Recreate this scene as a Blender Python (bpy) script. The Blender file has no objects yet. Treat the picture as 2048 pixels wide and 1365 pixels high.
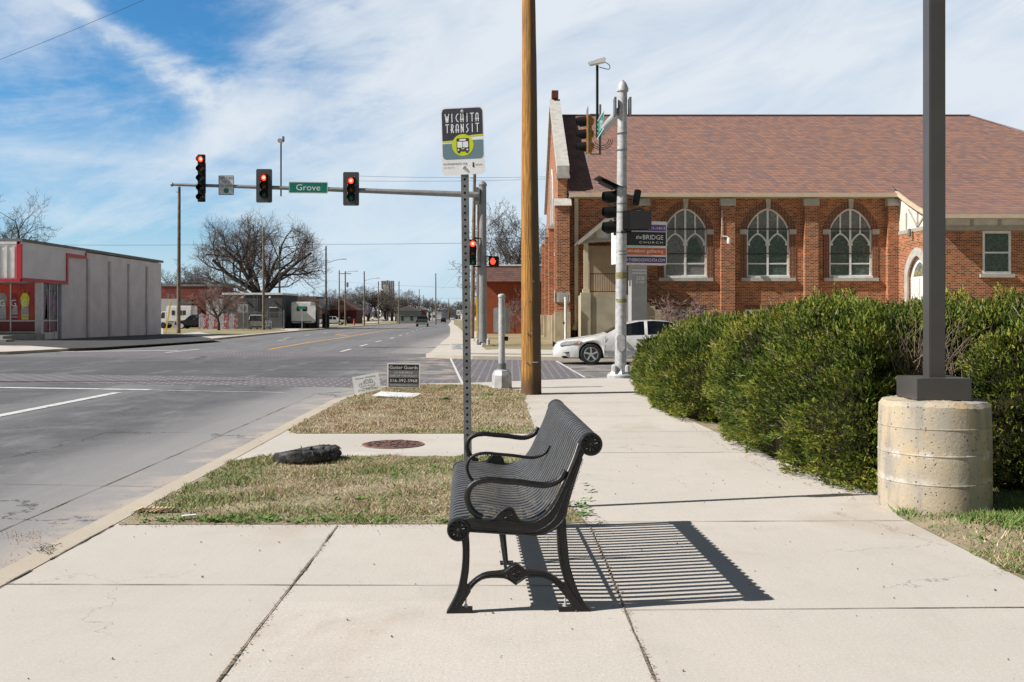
import bpy, bmesh, math, random
import numpy as np
from mathutils import Vector, Matrix, Euler
from mathutils.geometry import tessellate_polygon
random.seed(7)
SC = bpy.context.scene
COL = SC.collection
R = math.radians
F = 1950.0           # focal length in pixels of the 2048-wide photograph
HZ = 628.0           # horizon row of the photograph
EYE = 1.5

# ------------------------------------------------------------------ camera
cam_d = bpy.data.cameras.new('camera')
cam = bpy.data.objects.new('camera', cam_d)
COL.objects.link(cam)
SC.camera = cam
cam.location = (0, 0, EYE)
cam.rotation_euler = (R(90), 0, 0)
cam_d.sensor_width = 36.0
cam_d.lens = F / 2048 * 36.0
cam_d.shift_y = -(682.5 - HZ) / 2048
cam_d.clip_start = 0.05
cam_d.clip_end = 6000

# ------------------------------------------------------------------ sun, sky, exposure
SUN_AZ, SUN_EL = R(257), R(42.5)      # azimuth clockwise from +Y
sun_dir = Vector((math.sin(SUN_AZ) * math.cos(SUN_EL), math.cos(SUN_AZ) * math.cos(SUN_EL), math.sin(SUN_EL)))
sd = bpy.data.lights.new('sun', 'SUN')
sd.energy = 5.0
sd.angle = R(0.4)
sd.color = (1.0, 0.955, 0.89)
so = bpy.data.objects.new('sun', sd)
COL.objects.link(so)
so.rotation_euler = sun_dir.to_track_quat('Z', 'Y').to_euler()
SC.view_settings.view_transform = 'Standard'
SC.view_settings.look = 'None'
SC.view_settings.exposure = 0.36
SC.view_settings.gamma = 1.0

world = bpy.data.worlds.new('World')
SC.world = world
world.use_nodes = True
wn = world.node_tree
wn.nodes.clear()


class NG:
    """small helper for writing node graphs"""
    def __init__(s, tree):
        s.t = tree
    def n(s, typ, **kw):
        nd = s.t.nodes.new(typ)
        for k, v in kw.items():
            setattr(nd, k, v)
        return nd
    def put(s, sock, v):
        if isinstance(v, bpy.types.NodeSocket):
            s.t.links.new(v, sock)
        elif v is not None:
            if isinstance(v, (tuple, list)) and sock.type == 'RGBA' and len(v) == 3:
                v = (*v, 1)
            sock.default_value = v
    def m(s, op, a, b=0.0, c=None, clamp=False):
        nd = s.n('ShaderNodeMath', operation=op, use_clamp=clamp)
        s.put(nd.inputs[0], a)
        s.put(nd.inputs[1], b)
        if c is not None:
            s.put(nd.inputs[2], c)
        return nd.outputs[0]
    def sep(s, v):
        nd = s.n('ShaderNodeSeparateXYZ')
        s.put(nd.inputs[0], v)
        return nd.outputs
    def comb(s, x, y, z=0.0):
        nd = s.n('ShaderNodeCombineXYZ')
        for i, v in enumerate((x, y, z)):
            s.put(nd.inputs[i], v)
        return nd.outputs[0]
    def noise(s, vec, scale, detail=4, rough=0.55, dist=0.0):
        nd = s.n('ShaderNodeTexNoise')
        s.put(nd.inputs['Vector'], vec)
        nd.inputs['Scale'].default_value = scale
        nd.inputs['Detail'].default_value = detail
        nd.inputs['Roughness'].default_value = rough
        nd.inputs['Distortion'].default_value = dist
        return nd.outputs[0]
    def vor(s, vec, scale, feature='F1', out='Distance', rnd=1.0):
        nd = s.n('ShaderNodeTexVoronoi', feature=feature)
        s.put(nd.inputs['Vector'], vec)
        nd.inputs['Scale'].default_value = scale
        nd.inputs['Randomness'].default_value = rnd
        return nd.outputs[out]
    def ss(s, v, lo, hi):
        nd = s.n('ShaderNodeMapRange', interpolation_type='SMOOTHSTEP')
        s.put(nd.inputs[0], v)
        s.put(nd.inputs[1], lo)
        s.put(nd.inputs[2], hi)
        return nd.outputs[0]
    def lin(s, v, lo, hi, a=0.0, b=1.0):
        nd = s.n('ShaderNodeMapRange')
        for i, q in enumerate((v, lo, hi, a, b)):
            s.put(nd.inputs[i], q)
        return nd.outputs[0]
    def mix(s, f, a, b, mode='MIX'):
        nd = s.n('ShaderNodeMix', data_type='RGBA', blend_type=mode)
        s.put(nd.inputs[0], f)
        s.put(nd.inputs[6], a)
        s.put(nd.inputs[7], b)
        return nd.outputs[2]
    def link(s, a, b):
        s.t.links.new(a, b)


def build_world():
    g = NG(wn)
    out = g.n('ShaderNodeOutputWorld')
    bg = g.n('ShaderNodeBackground')
    bg.inputs[1].default_value = 1.0
    sky = g.n('ShaderNodeTexSky', sky_type='NISHITA')
    sky.sun_disc = False
    sky.sun_elevation = SUN_EL
    sky.sun_rotation = SUN_AZ
    sky.altitude = 400
    sky.air_density = 1.0
    sky.dust_density = 0.6
    sky.ozone_density = 3.0
    tc = g.n('ShaderNodeTexCoord')
    x, y, z = g.sep(tc.outputs['Generated'])
    az = g.m('ARCTAN2', x, y)                 # azimuth from +Y, right positive
    el = g.m('ARCSINE', z)
    ahead = g.m('MULTIPLY', g.ss(g.m('ABSOLUTE', az), 1.0, 0.62), g.ss(el, 0.52, 0.33))
    tint = g.mix(ahead, (0.050, 0.044, 0.034), (0.034, 0.078, 0.101))       # strength of the sky: blue ahead, elsewhere dimmed and neutral to deepen shadows
    sk = g.mix(1.0, sky.outputs[0], tint, 'MULTIPLY')
    # cirrus: two rotated, stretched noise sheets over the direction of view
    ca, sa = math.cos(0.38), math.sin(0.38)
    u = g.m('ADD', g.m('MULTIPLY', az, ca), g.m('MULTIPLY', el, sa))
    v = g.m('SUBTRACT', g.m('MULTIPLY', el, ca), g.m('MULTIPLY', az, sa))
    n1 = g.noise(g.comb(g.m('MULTIPLY', u, 3.2), g.m('MULTIPLY', v, 9.5), 3.1), 1.0, 9, 0.62, 0.6)
    n2 = g.noise(g.comb(g.m('MULTIPLY', az, 3.5), g.m('MULTIPLY', el, 16.0), 8.7), 1.0, 9, 0.6, 0.4)
    n3 = g.noise(g.comb(g.m('MULTIPLY', az, 40.0), g.m('MULTIPLY', el, 62.0), 1.0), 1.0, 8, 0.7, 0.5)
    nn = g.m('ADD', g.m('MULTIPLY', n1, 0.6), g.m('MULTIPLY', n2, 0.4))
    nn = g.m('ADD', nn, g.m('MULTIPLY', g.m('SUBTRACT', n3, 0.5), 0.13))
    # cover grows to the right and towards the horizon
    bias = g.m('ADD', g.m('MULTIPLY', g.ss(az, -0.34, 0.06), 0.40), g.m('MULTIPLY', g.ss(el, 0.25, 0.05), 0.13))
    hole = g.m('ADD', g.m('POWER', g.m('DIVIDE', g.m('SUBTRACT', az, -0.27), 0.14), 2.0),
               g.m('POWER', g.m('DIVIDE', g.m('SUBTRACT', el, 0.27), 0.07), 2.0))
    bias = g.m('SUBTRACT', bias, g.m('MULTIPLY', g.ss(hole, 1.2, 0.1), 0.10))
    bias = g.m('ADD', bias, g.m('MULTIPLY', g.ss(az, -0.36, -0.46), 0.05))
    # patchy corner top left
    tl = g.m('ADD', g.m('POWER', g.m('DIVIDE', g.m('SUBTRACT', az, -0.50), 0.09), 2.0),
             g.m('POWER', g.m('DIVIDE', g.m('SUBTRACT', el, 0.29), 0.05), 2.0))
    bias = g.m('ADD', bias, g.m('MULTIPLY', g.ss(tl, 1.6, 0.0), 0.13))
    # the long trail: from az -.42, el .285 down to az -.29, el .20, widening
    def streak(a0, e0, a1, e1, w0, w1, amp):
        dx, dy = a1 - a0, e1 - e0
        L = math.hypot(dx, dy)
        ux, uy = dx / L, dy / L
        pa, pe = g.m('SUBTRACT', az, a0), g.m('SUBTRACT', el, e0)
        t = g.m('DIVIDE', g.m('ADD', g.m('MULTIPLY', pa, ux), g.m('MULTIPLY', pe, uy)), L)
        d = g.m('ABSOLUTE', g.m('SUBTRACT', g.m('MULTIPLY', pa, uy), g.m('MULTIPLY', pe, ux)))
        d = g.m('ADD', d, g.m('MULTIPLY', g.m('SUBTRACT', n3, 0.5), 0.034))
        w = g.lin(t, 0.0, 1.0, w0, w1)
        band = g.ss(g.m('DIVIDE', d, w), 1.5, 0.0)
        ends = g.m('MULTIPLY', g.ss(t, -0.15, 0.12), g.ss(t, 1.15, 0.9))
        return g.m('MULTIPLY', g.m('MULTIPLY', band, ends), amp)
    st = g.m('ADD', g.m('MULTIPLY', streak(-0.43, 0.285, -0.285, 0.205, 0.008, 0.026, 0.27), g.lin(n1, 0.32, 0.6, 0.25, 1.0)),
             streak(-0.31, 0.165, -0.17, 0.285, 0.035, 0.05, 0.15))
    st = g.m('ADD', st, streak(-0.50, 0.140, -0.30, 0.150, 0.02, 0.03, 0.10))
    dens = g.ss(g.m('ADD', g.m('ADD', nn, bias), st), 0.42, 0.78)
    # patches of thinner cloud inside the white, so it never turns flat
    thin = g.noise(g.comb(g.m('MULTIPLY', u, 5.0), g.m('MULTIPLY', v, 17.0), 21.0), 1.0, 9, 0.62, 0.5)
    dens = g.m('MULTIPLY', dens, g.lin(thin, 0.28, 0.58, 0.70, 1.0), clamp=True)
    # clouds kept ahead; left out elsewhere so they add little fill light
    low = g.ss(el, 0.15, 0.0)
    dens = g.m('MAXIMUM', dens, g.m('MULTIPLY', low, 0.85))
    dens = g.m('MULTIPLY', dens, g.lin(ahead, 0, 1, 0.03, 1.0))
    cloud = g.mix(g.ss(el, 0.0, 0.22), (0.49, 0.60, 0.69), (0.585, 0.635, 0.69))
    col = g.mix(dens, sk, cloud)
    g.link(col, bg.inputs[0])
    g.link(bg.outputs[0], out.inputs[0])


build_world()

# ------------------------------------------------------------------ where things stand
def gz(Y):
    """the street falls gently away beyond the crossing"""
    return -0.0053 * min(max(0.0, Y - 55.0), 250.0)


def G(px, py, dz=0.0):
    """ground point seen at a photo pixel, used to survey the site"""
    Y = 20.0
    for _ in range(60):
        Y = 0.5 * Y + 0.5 * F * (EYE - gz(Y) - dz) / (py - HZ)
    return ((px - 1024) / F * Y, Y)


def W(px, py, Y):
    return ((px - 1024) / F * Y, Y, EYE + (HZ - py) / F * Y)


def ST(t, Y):
    """street frame: t across the street, measured parallel to its kerbs"""
    return (t - 0.0123 * Y, Y)


# ------------------------------------------------------------------ materials
MATS = {}


def mat(name, col, rough=0.7, metal=0.0, col2=None, scale=4.0, amt=1.0, bump=0.0, bscale=60.0,
        emit=None, estr=0.0, coat=0.0, detail=5, spec=None, lo=0.35, hi=0.65):
    if name in MATS:
        return MATS[name]
    m = bpy.data.materials.new(name)
    m.use_nodes = True
    g = NG(m.node_tree)
    b = m.node_tree.nodes['Principled BSDF']
    b.inputs['Roughness'].default_value = rough
    b.inputs['Metallic'].default_value = metal
    if spec is not None:
        b.inputs['Specular IOR Level'].default_value = spec
    if coat:
        b.inputs['Coat Weight'].default_value = coat
        b.inputs['Coat Roughness'].default_value = 0.05
    tc = g.n('ShaderNodeTexCoord')
    if col2 is None:
        col2 = tuple(c * 0.82 for c in col)
    n = g.noise(tc.outputs['Object'], scale, detail, 0.6)
    c = g.mix(g.m('MULTIPLY', g.ss(n, lo, hi), amt), col, col2)
    g.link(c, b.inputs['Base Color'])
    if bump:
        bn = g.n('ShaderNodeBump')
        bn.inputs['Strength'].default_value = bump
        bn.inputs['Distance'].default_value = 0.01
        g.link(g.noise(tc.outputs['Object'], bscale, 4, 0.6), bn.inputs['Height'])
        g.link(bn.outputs[0], b.inputs['Normal'])
    if emit:
        b.inputs['Emission Color'].default_value = (*emit, 1)
        b.inputs['Emission Strength'].default_value = estr
    MATS[name] = m
    return m


def concrete_mat(name, base, dark, speck=0.5, stain=(0.34, 0.26, 0.17), stain_amt=0.5):
    m = bpy.data.materials.new(name)
    m.use_nodes = True
    g = NG(m.node_tree)
    b = m.node_tree.nodes['Principled BSDF']
    b.inputs['Roughness'].default_value = 0.9
    tc = g.n('ShaderNodeTexCoord')
    P = tc.outputs['Object']
    c = g.mix(g.ss(g.noise(P, 0.7, 6, 0.6), 0.3, 0.7), base, dark)
    c = g.mix(g.m('MULTIPLY', g.ss(g.noise(P, 3.5, 8, 0.7), 0.45, 0.75), 0.35), c, tuple(q * 0.78 for q in base))
    c = g.mix(g.m('MULTIPLY', g.ss(g.noise(P, 0.45, 7, 0.65, 0.8), 0.52, 0.72), stain_amt), c, stain)
    c = g.mix(g.m('MULTIPLY', g.ss(g.noise(P, 75, 4, 0.8), 0.48, 0.66), speck), c, tuple(q * 0.52 for q in base))
    c = g.mix(g.m('MULTIPLY', g.ss(g.noise(P, 52, 3, 0.8), 0.54, 0.68), speck * 0.8), c, tuple(min(1, q * 1.35) for q in base))
    # scattered dark grains
    v = g.vor(P, 9.0)
    c = g.mix(g.m('MULTIPLY', g.ss(v, 0.055, 0.035), 0.8), c, (0.10, 0.08, 0.06))
    x, y, z = g.sep(P)
    ts = g.m('ADD', x, g.m('MULTIPLY', y, 0.0123))
    slab = g.m('ADD', g.m('GREATER_THAN', ts, 0.632), g.m('GREATER_THAN', ts, -1.15))
    slab = g.m('ADD', slab, g.m('MULTIPLY', g.m('FLOOR', g.m('DIVIDE', g.m('SUBTRACT', y, 1.42), 1.83)), 3.0))
    wn_ = g.n('ShaderNodeTexWhiteNoise', noise_dimensions='1D')
    g.link(slab, wn_.inputs['W'])
    c = g.mix(g.m('MULTIPLY', wn_.outputs[0], 0.5), c, tuple(q * 0.80 for q in base))
    # hairline cracks and soft dark spots of old gum and drips
    ed = g.vor(g.comb(g.m('ADD', x, g.m('MULTIPLY', g.noise(P, 1.5, 5, .7), .9)), g.m('ADD', y, g.m('MULTIPLY', g.noise(P, 1.9, 5, .7), .9)), 0), 0.42, 'DISTANCE_TO_EDGE')
    c = g.mix(g.m('MULTIPLY', g.m('MULTIPLY', g.ss(ed, 0.0022, 0.0006), g.ss(g.noise(P, .5, 3), .50, .56)), 0.7), c, tuple(q * 0.35 for q in base))
    gum = g.vor(P, 2.3)
    c = g.mix(g.m('MULTIPLY', g.ss(gum, 0.035, 0.020), 0.35), c, (0.16, 0.15, 0.14))
    bl = g.noise(P, 1.3, 7, 0.7, 0.5)
    c = g.mix(g.m('MULTIPLY', g.ss(bl, 0.52, 0.68), 0.22), c, tuple(q * 0.66 for q in base))
    # long faint trowel lines
    tr = g.noise(g.comb(g.m('MULTIPLY', x, 60), g.m('MULTIPLY', y, 2.0), 0), 1, 3, 0.6)
    c = g.mix(g.m('MULTIPLY', g.ss(tr, 0.45, 0.7), 0.10), c, tuple(q * 0.6 for q in base))
    g.link(c, b.inputs['Base Color'])
    bn = g.n('ShaderNodeBump')
    bn.inputs['Strength'].default_value = 0.25
    bn.inputs['Distance'].default_value = 0.004
    g.link(g.noise(P, 120, 5, 0.7), bn.inputs['Height'])
    g.link(bn.outputs[0], b.inputs['Normal'])
    MATS[name] = m
    return m


def asphalt_mat():
    m = bpy.data.materials.new('asphalt')
    m.use_nodes = True
    g = NG(m.node_tree)
    b = m.node_tree.nodes['Principled BSDF']
    b.inputs['Roughness'].default_value = 0.85
    b.inputs['Specular IOR Level'].default_value = 0.35
    tc = g.n('ShaderNodeTexCoord')
    P = tc.outputs['Object']
    x, y, z = g.sep(P)
    t = g.m('ADD', x, g.m('MULTIPLY', y, 0.0123))
    wob = g.m('MULTIPLY', g.m('SUBTRACT', g.noise(P, 0.22, 4, 0.5), 0.5), 1.4)
    tw = g.m('ADD', t, wob)
    # wear bands that run along the street: pale near the gutter, dark in the lanes' middle
    dk = g.m('POWER', g.m('ABSOLUTE', g.m('DIVIDE', g.m('ADD', tw, 6.0), 1.5)), 2.0)
    lane1 = g.ss(dk, 1.4, 0.1)
    lane2 = g.ss(g.m('POWER', g.m('DIVIDE', g.m('ADD', tw, 10.0), 1.4), 2.0), 1.4, 0.1)
    lane3 = g.ss(g.m('POWER', g.m('DIVIDE', g.m('ADD', tw, 14.8), 1.4), 2.0), 1.4, 0.1)
    lanes = g.m('MAXIMUM', lane1, g.m('MAXIMUM', lane2, lane3))
    along = g.noise(g.comb(g.m('MULTIPLY', t, 2.6), g.m('MULTIPLY', y, 0.16), 2.0), 1, 8, 0.65)
    c = g.mix(g.ss(along, 0.3, 0.7), (0.200, 0.199, 0.207), (0.145, 0.144, 0.153))
    nearw = g.ss(y, 40, 22)
    c = g.mix(g.m('MULTIPLY', g.m('MULTIPLY', lanes, g.ss(g.noise(P, 1.1, 8, 0.7), 0.25, 0.6)), g.lin(nearw, 0, 1, 0.25, 0.75)), c, (0.072, 0.071, 0.078))
    edge = g.ss(tw, -5.3, -3.3)
    c = g.mix(g.m('MULTIPLY', edge, 0.85), c, (0.31, 0.30, 0.30))
    # the crossing carries darker turning wear
    cross = g.m('MULTIPLY', g.ss(y, 22, 25), g.ss(y, 38, 35))
    across = g.noise(g.comb(g.m('MULTIPLY', x, 0.12), g.m('MULTIPLY', y, 1.1), 5.0), 1, 8, 0.6)
    c = g.mix(g.m('MULTIPLY', cross, g.lin(across, 0.3, 0.62, 0.25, 1.0)), c, (0.080, 0.079, 0.086))
    # dark scabs in the wheel tracks
    sc = g.noise(g.comb(g.m('MULTIPLY', x, 1.0), g.m('MULTIPLY', y, 2.6), 0), 3.2, 6, 0.75)
    c = g.mix(g.m('MULTIPLY', g.m('MULTIPLY', g.ss(sc, 0.56, 0.66), lanes), 0.6), c, (0.05, 0.05, 0.055))
    c = g.mix(g.m('MULTIPLY', g.ss(g.noise(P, 70, 4, 0.7), 0.45, 0.75), 0.4), c, (0.09, 0.09, 0.09))
    ag = g.noise(P, 38, 5, 0.8)
    c = g.mix(g.m('MULTIPLY', g.ss(ag, 0.5, 0.72), 0.35), c, (0.30, 0.30, 0.31))
    ed = g.vor(g.comb(g.m('ADD', x, g.m('MULTIPLY', g.noise(P, 0.8, 6, .7), 1.6)), g.m('ADD', g.m('MULTIPLY', y, .6), g.m('MULTIPLY', g.noise(P, 1.1, 6, .7), 1.2)), 0), 0.30, 'DISTANCE_TO_EDGE')
    c = g.mix(g.m('MULTIPLY', g.m('MULTIPLY', g.ss(ed, 0.006, 0.001), g.ss(g.noise(P, .3, 3), .42, .5)), 0.8), c, (0.03, 0.03, 0.033))
    pw = g.noise(g.comb(g.m('MULTIPLY', t, 1.3), g.m('MULTIPLY', y, 0.35), 9.0), 1.0, 8, 0.7)
    c = g.mix(g.m('MULTIPLY', g.ss(pw, 0.52, 0.70), 0.45), c, (0.28, 0.277, 0.285))
    # pinkish dust drifts in the gutter
    du = g.m('MULTIPLY', g.ss(tw, -3.9, -3.1), g.ss(g.noise(P, 1.6, 8, 0.7), 0.45, 0.62))
    c = g.mix(g.m('MULTIPLY', du, 0.6), c, (0.50, 0.41, 0.34))
    g.link(c, b.inputs['Base Color'])
    bn = g.n('ShaderNodeBump')
    bn.inputs['Strength'].default_value = 0.3
    bn.inputs['Distance'].default_value = 0.005
    g.link(g.noise(P, 90, 4, 0.7), bn.inputs['Height'])
    g.link(bn.outputs[0], b.inputs['Normal'])
    MATS['asphalt'] = m
    return m


def brick_mat(name, c1, c2, mortar, bw=0.21, rh=0.072, msz=0.010, extra=None, vert=False, zscale=1.0, rough=0.85, c3=None, blot=0.22):
    m = bpy.data.materials.new(name)
    m.use_nodes = True
    g = NG(m.node_tree)
    b = m.node_tree.nodes['Principled BSDF']
    b.inputs['Roughness'].default_value = rough
    b.inputs['Specular IOR Level'].default_value = 0.25
    tc = g.n('ShaderNodeTexCoord')
    P = tc.outputs['Object']
    x, y, z = g.sep(P)
    u = g.m('ADD', x, y)
    zz = g.m('MULTIPLY', z, zscale)
    vec = g.comb(zz, u, 0) if vert else g.comb(u, zz, 0)
    bt = g.n('ShaderNodeTexBrick')
    bt.offset = 0.5
    g.link(vec, bt.inputs['Vector'])
    bt.inputs['Scale'].default_value = 1.0
    bt.inputs['Brick Width'].default_value = bw
    bt.inputs['Row Height'].default_value = rh
    bt.inputs['Mortar Size'].default_value = msz
    bt.inputs['Mortar Smooth'].default_value = 0.1
    bt.inputs['Bias'].default_value = 0.0
    bt.inputs['Color1'].default_value = (*c1, 1)
    bt.inputs['Color2'].default_value = (*c2, 1)
    bt.inputs['Mortar'].default_value = (*mortar, 1)
    c = bt.outputs[0]
    if c3:   # a second random per-brick tone
        cell = g.comb(g.m('FLOOR', g.m('DIVIDE', u, bw * 1.0)), g.m('FLOOR', g.m('DIVIDE', zz, rh)), 0)
        wnz = g.n('ShaderNodeTexWhiteNoise', noise_dimensions='2D')
        g.link(cell, wnz.inputs['Vector'])
        f = g.m('MULTIPLY', g.ss(wnz.outputs[0], 0.55, 0.9), g.m('SUBTRACT', 1.0, bt.outputs[1]))
        c = g.mix(g.m('MULTIPLY', f, 0.85), c, c3)
    n = g.noise(P, 0.6, 6, 0.6)
    c = g.mix(g.m('MULTIPLY', g.ss(n, 0.35, 0.75), blot), c, extra or tuple(q * 0.6 for q in c1))
    g.link(c, b.inputs['Base Color'])
    bn = g.n('ShaderNodeBump')
    bn.inputs['Strength'].default_value = 0.4
    bn.inputs['Distance'].default_value = 0.006
    bn.invert = True
    g.link(bt.outputs[1], bn.inputs['Height'])
    g.link(bn.outputs[0], b.inputs['Normal'])
    MATS[name] = m
    return m


def glass_mat(name, tint=(0.25, 0.28, 0.3), mixf=0.35, rough=0.02):
    m = bpy.data.materials.new(name)
    m.use_nodes = True
    g = NG(m.node_tree)
    m.node_tree.nodes.clear()
    out = g.n('ShaderNodeOutputMaterial')
    tr = g.n('ShaderNodeBsdfTransparent')
    tr.inputs[0].default_value = (*tint, 1)
    gl = g.n('ShaderNodeBsdfGlossy')
    gl.inputs['Roughness'].default_value = rough
    gl.inputs[0].default_value = (0.9, 0.9, 0.9, 1)
    fr = g.n('ShaderNodeFresnel')
    fr.inputs[0].default_value = 1.5
    mx = g.n('ShaderNodeMixShader')
    g.link(g.m('ADD', g.m('MULTIPLY', fr.outputs[0], 0.9), mixf, clamp=True), mx.inputs[0])
    g.link(tr.outputs[0], mx.inputs[1])
    g.link(gl.outputs[0], mx.inputs[2])
    g.link(mx.outputs[0], out.inputs[0])
    MATS[name] = m
    return m


# ------------------------------------------------------------------ mesh builder
class MB:
    def __init__(s):
        s.v, s.f, s.mi = [], [], []
    def add(s, verts, faces, m=0):
        o = len(s.v)
        s.v.extend(tuple(p) for p in verts)
        for f in faces:
            s.f.append(tuple(i + o for i in f))
            s.mi.append(m)
        return s
    def face(s, pts, m=0):
        return s.add(pts, [tuple(range(len(pts)))], m)
    def box(s, x0, x1, y0, y1, z0, z1, m=0, M=None):
        v = [(x, y, z) for z in (z0, z1) for y in (y0, y1) for x in (x0, x1)]
        if M is not None:
            v = [tuple(M @ Vector(p)) for p in v]
        return s.add(v, [(0, 2, 3, 1), (4, 5, 7, 6), (0, 1, 5, 4), (2, 6, 7, 3), (0, 4, 6, 2), (1, 3, 7, 5)], m)
    def beam(s, p0, p1, w, h, m=0, up=(0, 0, 1)):
        p0, p1 = Vector(p0), Vector(p1)
        d = (p1 - p0).normalized()
        sd_ = d.cross(Vector(up))
        if sd_.length < 1e-5:
            sd_ = d.cross(Vector((1, 0, 0)))
        sd_.normalize()
        u = sd_.cross(d)
        v = []
        for p in (p0, p1):
            for a, b in ((-1, -1), (1, -1), (1, 1), (-1, 1)):
                v.append(p + sd_ * a * w / 2 + u * b * h / 2)
        return s.add(v, [(0, 1, 2, 3), (7, 6, 5, 4), (0, 4, 5, 1), (1, 5, 6, 2), (2, 6, 7, 3), (3, 7, 4, 0)], m)
    def tube(s, pts, r, n=8, m=0, caps=True, closed=False, flat=None):
        pts = [Vector(p) for p in pts]
        k = len(pts)
        rs = r if isinstance(r, (list, tuple)) else [r] * k
        o = len(s.v)
        nrm = None
        for i, p in enumerate(pts):
            if closed:
                d = pts[(i + 1) % k] - pts[i - 1]
            elif i == 0:
                d = pts[1] - p
            elif i == k - 1:
                d = p - pts[-2]
            else:
                d = (pts[i + 1] - p).normalized() + (p - pts[i - 1]).normalized()
            if d.length < 1e-9:
                d = Vector((0, 0, 1))
            d.normalize()
            if nrm is None:
                a = Vector((0, 0, 1)) if abs(d.z) < 0.9 else Vector((1, 0, 0))
                nrm = a - d * a.dot(d)
            else:
                nrm = nrm - d * nrm.dot(d)
            nrm.normalize()
            bi = d.cross(nrm)
            for j in range(n):
                a = 2 * math.pi * j / n
                s.v.append(tuple(p + (nrm * math.cos(a) + bi * math.sin(a)) * rs[i]))
        last = k if closed else k - 1
        for i in range(last):
            a, b = o + i * n, o + ((i + 1) % k) * n
            for j in range(n):
                s.f.append((a + j, a + (j + 1) % n, b + (j + 1) % n, b + j))
                s.mi.append(m)
        if caps and not closed:
            s.f.append(tuple(o + j for j in reversed(range(n))))
            s.f.append(tuple(o + (k - 1) * n + j for j in range(n)))
            s.mi += [m, m]
        return s
    def lathe(s, prof, n=24, c=(0, 0, 0), m=0, ax='z'):
        """prof: list of (radius, height)"""
        o = len(s.v)
        for r, h in prof:
            for j in range(n):
                a = 2 * math.pi * j / n
                p = (r * math.cos(a), r * math.sin(a), h)
                if ax == 'y':
                    p = (p[0], h, p[1])
                elif ax == 'x':
                    p = (h, p[0], p[1])
                s.v.append((c[0] + p[0], c[1] + p[1], c[2] + p[2]))
        for i in range(len(prof) - 1):
            for j in range(n):
                s.f.append((o + i * n + j, o + i * n + (j + 1) % n, o + (i + 1) * n + (j + 1) % n, o + (i + 1) * n + j))
                s.mi.append(m)
        s.f.append(tuple(o + j for j in reversed(range(n))))
        s.f.append(tuple(o + (len(prof) - 1) * n + j for j in range(n)))
        s.mi += [m, m]
        return s
    def prism(s, poly, O, U, V, Wd, m=0, holes=(), back=True, msides=None):
        """polygon in the frame O,U,V pushed along the vector Wd, with optional holes"""
        O, U, V, Wd = Vector(O), Vector(U), Vector(V), Vector(Wd)
        loops = [list(poly)] + [list(h) for h in holes]
        tris = tessellate_polygon([[Vector((a, b, 0)) for a, b in l] for l in loops])
        flat = [p for l in loops for p in l]
        o = len(s.v)
        for w in (0, 1):
            for a, b in flat:
                s.v.append(tuple(O + U * a + V * b + Wd * w))
        N = len(flat)
        for t in tris:
            s.f.append(tuple(o + i for i in t))
            s.mi.append(m)
            if back:
                s.f.append(tuple(o + N + i for i in reversed(t)))
                s.mi.append(m)
        st = 0
        for l in loops:
            k = len(l)
            for i in range(k):
                a, b = o + st + i, o + st + (i + 1) % k
                s.f.append((a, b, b + N, a + N))
                s.mi.append(m if msides is None else msides)
            st += k
        return s
    def disc(s, c, r, nrm, m=0, n=20, r2=None):
        q = Vector(nrm).to_track_quat('Z', 'Y')
        pts = [Vector(c) + q @ Vector((r * math.cos(2 * math.pi * j / n), (r2 or r) * math.sin(2 * math.pi * j / n), 0)) for j in range(n)]
        return s.face(pts, m)
    def text(s, body, O, U, V, w, h, m=0, shear=0.0, ex=0.0):
        """lettering centred at O, fitted into w x h"""
        cu = bpy.data.curves.new('t', 'FONT')
        cu.body = body
        cu.resolution_u = 3
        cu.align_x = 'CENTER'
        to = bpy.data.objects.new('t', cu)
        COL.objects.link(to)
        dg = bpy.context.evaluated_depsgraph_get()
        me = bpy.data.meshes.new_from_object(to.evaluated_get(dg))
        vs = [v.co.copy() for v in me.vertices]
        fs = [tuple(p.vertices) for p in me.polygons]
        bpy.data.objects.remove(to)
        bpy.data.curves.remove(cu)
        bpy.data.meshes.remove(me)
        if not vs:
            return s
        x0, x1 = min(v.x for v in vs), max(v.x for v in vs)
        y0, y1 = min(v.y for v in vs), max(v.y for v in vs)
        O, U, V = Vector(O), Vector(U), Vector(V)
        sx = w / (x1 - x0)
        sy = h / (y1 - y0)
        pts = []
        for v in vs:
            a, b = (v.x - (x0 + x1) / 2) * sx, (v.y - (y0 + y1) / 2) * sy
            pts.append(O + U * (a + shear * b) + V * b)
        return s.add(pts, fs, m)
    def build(s, name, mats, parent=None, smooth=None, loc=(0, 0, 0), rot=(0, 0, 0), bevel=0.0, weld=False, **props):
        me = bpy.data.meshes.new(name)
        me.from_pydata(s.v, [], s.f)
        ms = mats if isinstance(mats, (list, tuple)) else [mats]
        for q in ms:
            me.materials.append(q)
        me.polygons.foreach_set('material_index', s.mi)
        bm = bmesh.new()
        bm.from_mesh(me)
        if weld or bevel:
            bmesh.ops.remove_doubles(bm, verts=bm.verts, dist=1e-5)
        bmesh.ops.recalc_face_normals(bm, faces=bm.faces)
        if bevel:
            es = [e for e in bm.edges if len(e.link_faces) == 2 and e.calc_face_angle(0) > 0.5]
            bmesh.ops.bevel(bm, geom=es, offset=bevel, segments=2, affect='EDGES', clamp_overlap=True)
        bm.to_mesh(me)
        bm.free()
        if smooth:
            me.polygons.foreach_set('use_smooth', [True] * len(me.polygons))
            me.set_sharp_from_angle(angle=R(smooth))
        me.update()
        o = bpy.data.objects.new(name, me)
        COL.objects.link(o)
        if parent is not None:
            o.parent = parent
        o.location = loc
        o.rotation_euler = rot
        for k, v in props.items():
            o[k] = v
        return o


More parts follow.
